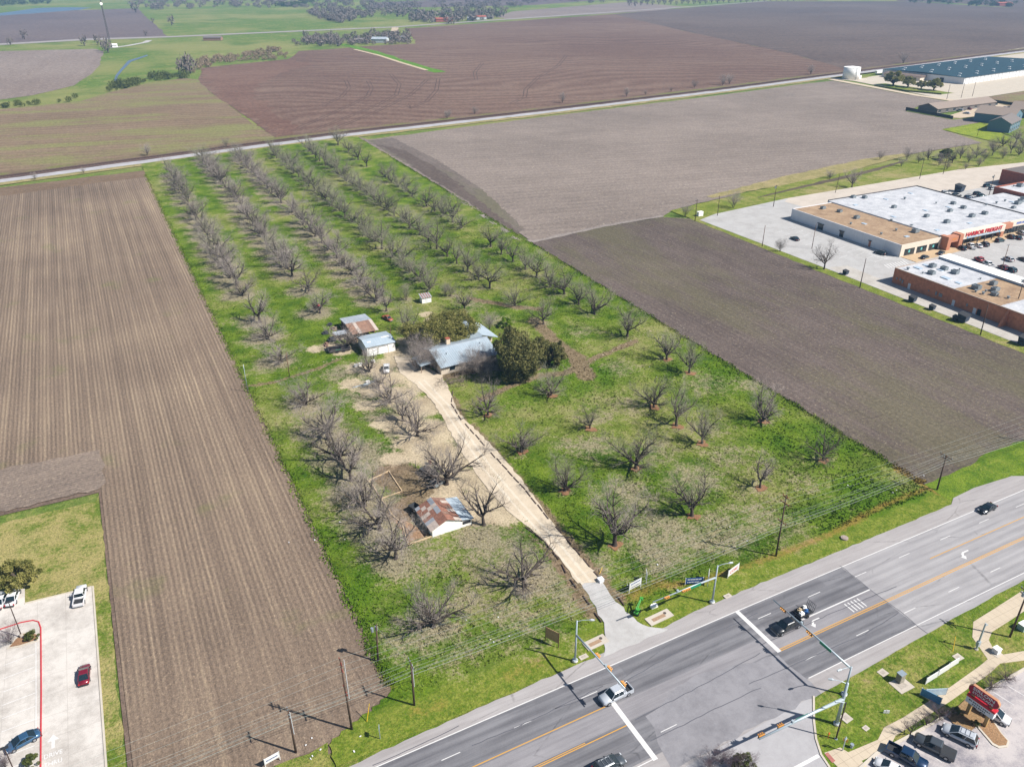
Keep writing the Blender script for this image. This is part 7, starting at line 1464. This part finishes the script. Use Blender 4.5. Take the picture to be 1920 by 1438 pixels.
# yellow guy-wire sleeves
for px, py, dx, dy, zt in ((688, 1353, .9, .9, 2.6), (1786, 1222, 1.6, 1.2, 2.2), (1124, 1076, 1.0, .6, .8)):
    x, y = P(px, py); o = MB().tube([(0, 0, 0), (dx, dy, zt)], .06, 6).build('guy_guard', plain('guard_yellow', c(240, 196, 40), .5), loc=(x, y, .08)); tag(o, {688: 'slanting yellow guy-wire guard beside the tall power pole', 1786: 'slanting yellow guy-wire guard by the steel pole', 1124: 'short yellow stake beside the drive timbers'}[px], 'guy guard')
# ------------------------------------------------------------------ signs
M_SB = plain('sign_blue_dark', c(30, 78, 150), .5, var=.05); M_POSTW = plain('white_post', c(236, 236, 236), .6)
def board(px, py, w_, h, z0, rz, label, face, posts=2, pm=None, txt=None, tm=None, ts=.5, thick=.08, back=None, name='sign_board', lean=0.0):
    x, y = P(px, py); t = thing(name, label, 'sign', (x, y, .1), rz)
    MB().box(0, 0, z0, w_, thick, h).build('panel', face, t)
    xs = [-w_ / 2 - .02, w_ / 2 + .02] if posts == 2 else [0]
    for q in xs: MB().box(q, 0, 0, .11, .11, z0 + h + .08).build('post', pm or M_POSTW, t)
    if txt:
        n = len(txt)
        for i, (s_, sz, m_) in enumerate(txt):
          if s_ != 'CORE': bars(t, -w_ * .4, w_ * .4, -thick / 2, z0 + h * (1 - (i + .5) / n), sz * .6, m_, 9, i)
          else: text_mesh(s_, sz, m_, t, (0, -thick / 2 - .01, z0 + h * (1 - (i + .5) / n)), (PI / 2, 0, 0), 'lettering', .006)
    return t
board(1190, 1107, 2.9, 1.5, .8, R(8), 'white two-post notice board beside the concrete apron', M_SWHITE, txt=[('line', .38, M_SB), ('line', .3, M_TRIM)])
board(1211, 1090, 1.3, 1.5, .8, R(60), 'narrow white notice board seen edge-on by the apron', M_SWHITE)
board(1301, 1096, 3.4, 1.3, .3, R(-22), 'blue real estate sign lying low behind the signal arm', M_SB, txt=[('line', .42, M_SWHITE), ('line', .36, M_SWHITE)])
board(1327, 1092, 2.2, 1.7, .6, R(48), 'white slanted real estate sign beside the blue one', M_SWHITE, txt=[('line', .6, M_SB)])
board(1374, 1077, 3.4, 1.5, .3, R(14), 'white sign with red lettering at the foot of the verge', M_SWHITE, txt=[('CORE', .95, M_SRED)])
board(512, 1432, 2.2, 1.1, .7, R(10), 'small white notice board at the edge of the ploughed field', M_SWHITE, txt=[('line', .34, M_SB)])
board(1035, 1208, 2.6, 2.4, .9, R(-62), 'tall wooden two-post sign seen from behind on the front verge', plain('plywood', c(196, 160, 120), .8), pm=M_POLEB)
for px, py, lab in ((1745, 1277, 'long white banner board nearest the signal cabinet, lower of the joined pair'), (1768, 1262, 'long white banner board joined to its lower neighbour'), (1786, 1250, 'white board at the end of the banner row by the square cover')):
    board(px, py, 2.9 if px != 1786 else 2.7, 1.25, .15, R(-1 if False else 3), lab, M_SWHITE, thick=.12)
t = board(1743, 1313, 3.0, 1.5, .1, R(-68), 'blue panel of the folded A-frame sign on the corner lawn', plain('sign_pale_blue', c(96, 156, 200), .5)); t = board(1753, 1304, 3.4, 1.4, .1, R(-24), 'pale blue-white panel of the folded A-frame sign by the sidewalk', plain('sign_ice', c(206, 226, 240), .5))
board(1661, 1338, .9, .6, .1, R(-30), 'tiny grey plaque sign in the corner lawn', M_GWALL, 1); board(713, 1385, .9, .7, 2.0, R(70), 'thin road sign on a tilted stand with dark base', M_GALV, 1, M_GALV)
# the restaurant sign
sx0, sy0 = P(1829, 1350); rs = thing('restaurant_sign', 'maroon restaurant sign on two tan posts with white letter board', 'sign', (sx0, sy0, .28), R(-84)); rs.scale = (.9, .9, .9)
M_POSTT = plain('tan_post', c(196, 160, 104), .8); M_MAR = plain('maroon_panel', c(176, 22, 60), .5, var=.05); M_PEACH = plain('peach_cap', c(206, 150, 112), .7)
for q in (-1.55, 1.55): MB().bx(q - .28, q + .28, -.3, .3, 0, 5.2).build('post', M_POSTT, rs)
MB().bx(-2.4, 2.4, -.5, .5, 2.6, 3.9).build('letter_board', M_GWALL, rs); MB().bx(-2.45, 2.45, -.55, .55, 3.9, 4.35).build('board_cap', plain('sign_red_cap', c(216, 30, 50), .5), rs)
bars(rs, -1.9, 1.9, -.5, 3.45, .28, M_TRIM, 11, 2); bars(rs, -1.2, 1.2, -.5, 2.95, .28, M_TRIM, 7, 4)
oc = [(-2.5, .55), (-2.0, 0), (2.0, 0), (2.5, .55), (2.5, 1.25), (2.0, 1.8), (-2.0, 1.8), (-2.5, 1.25)]
MB().vprism([(a * 1.04, b * 1.04 + 4.84) for a, b in oc], -.45, .1).build('sign_case', M_PEACH, rs); MB().vprism([(a, b + 4.87) for a, b in oc], -.52, -.44).build('sign_face', M_MAR, rs)
text_mesh('SIRLOIN', .92, M_SWHITE, rs, (0, -.54, 6.2), (PI / 2, 0, 0), 'lettering', .02, sx=1.12); text_mesh('STOCKADE', .62, M_SWHITE, rs, (0, -.54, 5.4), (PI / 2, 0, 0), 'lettering', .02, sx=1.12)
# bright green boom lift
x, y = P(1194, 1150); bl = thing('boom_lift', 'bright green towable boom lift beside the concrete apron', 'boom lift', (x, y, .1), R(35)); bl.scale = (.72, .72, .72)
M_LIME = plain('lime_paint', c(80, 170, 70), .5, var=.08); MB().bx(-1.1, 1.1, -.55, .55, .45, .85).build('chassis', M_LIME, bl); MB().bx(-.5, .4, -.4, .4, .85, 1.5).build('turret', M_LIME, bl); MB().tube([(0, 0, 1.4), (2.6, 0, 2.6)], .16, 6).build('boom', M_LIME, bl); MB().tube([(0, .1, 1.6), (-1.0, .1, 2.2), (2.4, .1, 2.75)], .1, 6).build('upper_boom', M_LIME, bl); MB().bx(2.4, 3.1, -.4, .4, 2.2, 2.9).build('basket', M_LIME, bl)
for a in (-.7, .7):
    for b in (-.65, .65): MB().tube([(a, b - .12, .38), (a, b + .12, .38)], .38, 12).build('wheel', M_TYRE, bl)
x, y = P(1226, 1139); mb = MB(); mb.bx(-.7, .7, -.3, .3, 0, .5); mb.bx(-.3, .7, .3, .6, 0, .35); tag(mb.build('equipment_case', M_WHITE, loc=(x, y, .1)), 'white equipment case on the grey dirt beside the boom lift', 'case')
x, y = P(1126, 1090); mb = MB(); mb.bx(-.5, .5, -.5, .5, 0, .6); mb.bx(-.55, .55, -.55, .55, .6, .66); tag(mb.build('utility_cabinet', M_GWALL, loc=(x, y, .1)), 'small grey utility box beside the drive timbers', 'cabinet')
x, y = P(1583, 1010); mb = MB(); mb.cyl(0, 0, 0, .75, .3, 14); mb.cyl(0, 0, .3, .5, .05, 14); tag(mb.build('manhole', plain('manhole_concrete', c(176, 160, 150), .9), loc=(x, y, .08)), 'round concrete manhole collar in the verge', 'manhole')
# car park light poles
for px, py, h, lab in ((42, 1196, 8, 'dark car park lamp post on the planted island'), (40, 1475, 8, 'dark car park lamp post in front of the blue sedan')):
    x, y = P(px, py); t = thing('lamp_post', lab, 'lamp post', (x, y, .28)); MB().cyl(0, 0, 0, .3, .7, 12).build('footing', M_PAD, t); MB().tube([(0, 0, .6), (0, 0, h)], [.1, .07], 8).build('pole', plain('bronze_pole', c(74, 56, 50)), t); MB().bx(-.5, .5, -.2, .2, h, h + .18).build('lamp', M_BLK, t)
# litter and scraps
for k in range(26):
    px, py = random.choice([(1400, 1000), (1640, 900), (1300, 1080), (900, 1180), (820, 1330), (640, 1400), (1780, 900), (600, 1000), (1120, 1120), (1230, 700)]); x, y = P(px + random.uniform(-70, 70), py + random.uniform(-25, 25))
    o = MB().box(0, 0, 0, random.uniform(.15, .4), random.uniform(.12, .25), .08, random.random() * 3).build('litter', M_SWHITE, loc=(x, y, .12)); tag(o, 'scrap of white litter lying in the grass', 'litter', 'scraps of litter in the grass')
# pale rock and brick rows edging the lanes
rk = MB(); rr = random.Random(4); rk.add([(rr.uniform(-.3, .3), rr.uniform(-.3, .3), rr.uniform(0, .3)) for _ in range(6)], [(0, 1, 2), (0, 2, 3), (0, 3, 4), (0, 4, 5), (1, 2, 5), (2, 3, 5), (1, 4, 5)]); rkm = rk.mesh('stone', plain('stone', c(208, 190, 170), .9))
for pl, lab, gp_ in (([(1095, 690), (1130, 668), (1180, 640), (1225, 620)], 'pale stone in the row edging the path east of the oaks', 'stones along the path'), ([(560, 690), (640, 672)], 'pale stone in the row edging the orchard lane', 'stones along the lane')):
    q = dense(PP(*pl), 1.3)
    for x, y in q: o = inst('edging_stone', rkm, None, (x + random.uniform(-.4, .4), y + random.uniform(-.4, .4), .08), random.uniform(0, 6), random.uniform(.8, 1.5)); tag(o, lab, 'stone', gp_)
# ------------------------------------------------------------------ the air
n = NT('haze_air'); vp = n.new('ShaderNodeVolumePrincipled'); vp.inputs['Color'].default_value = (.32, .60, .95, 1); vp.inputs['Density'].default_value = 0.00012; vp.inputs['Anisotropy'].default_value = 0.0
n.t.links.new(vp.outputs[0], n.out.inputs['Volume'])
hz = MB().bx(-9100, 11100, -1000, 9100, -1.5, 125).build('haze', n.m); tag(hz, 'thin blue haze over the fields', 'haze', kind='stuff')
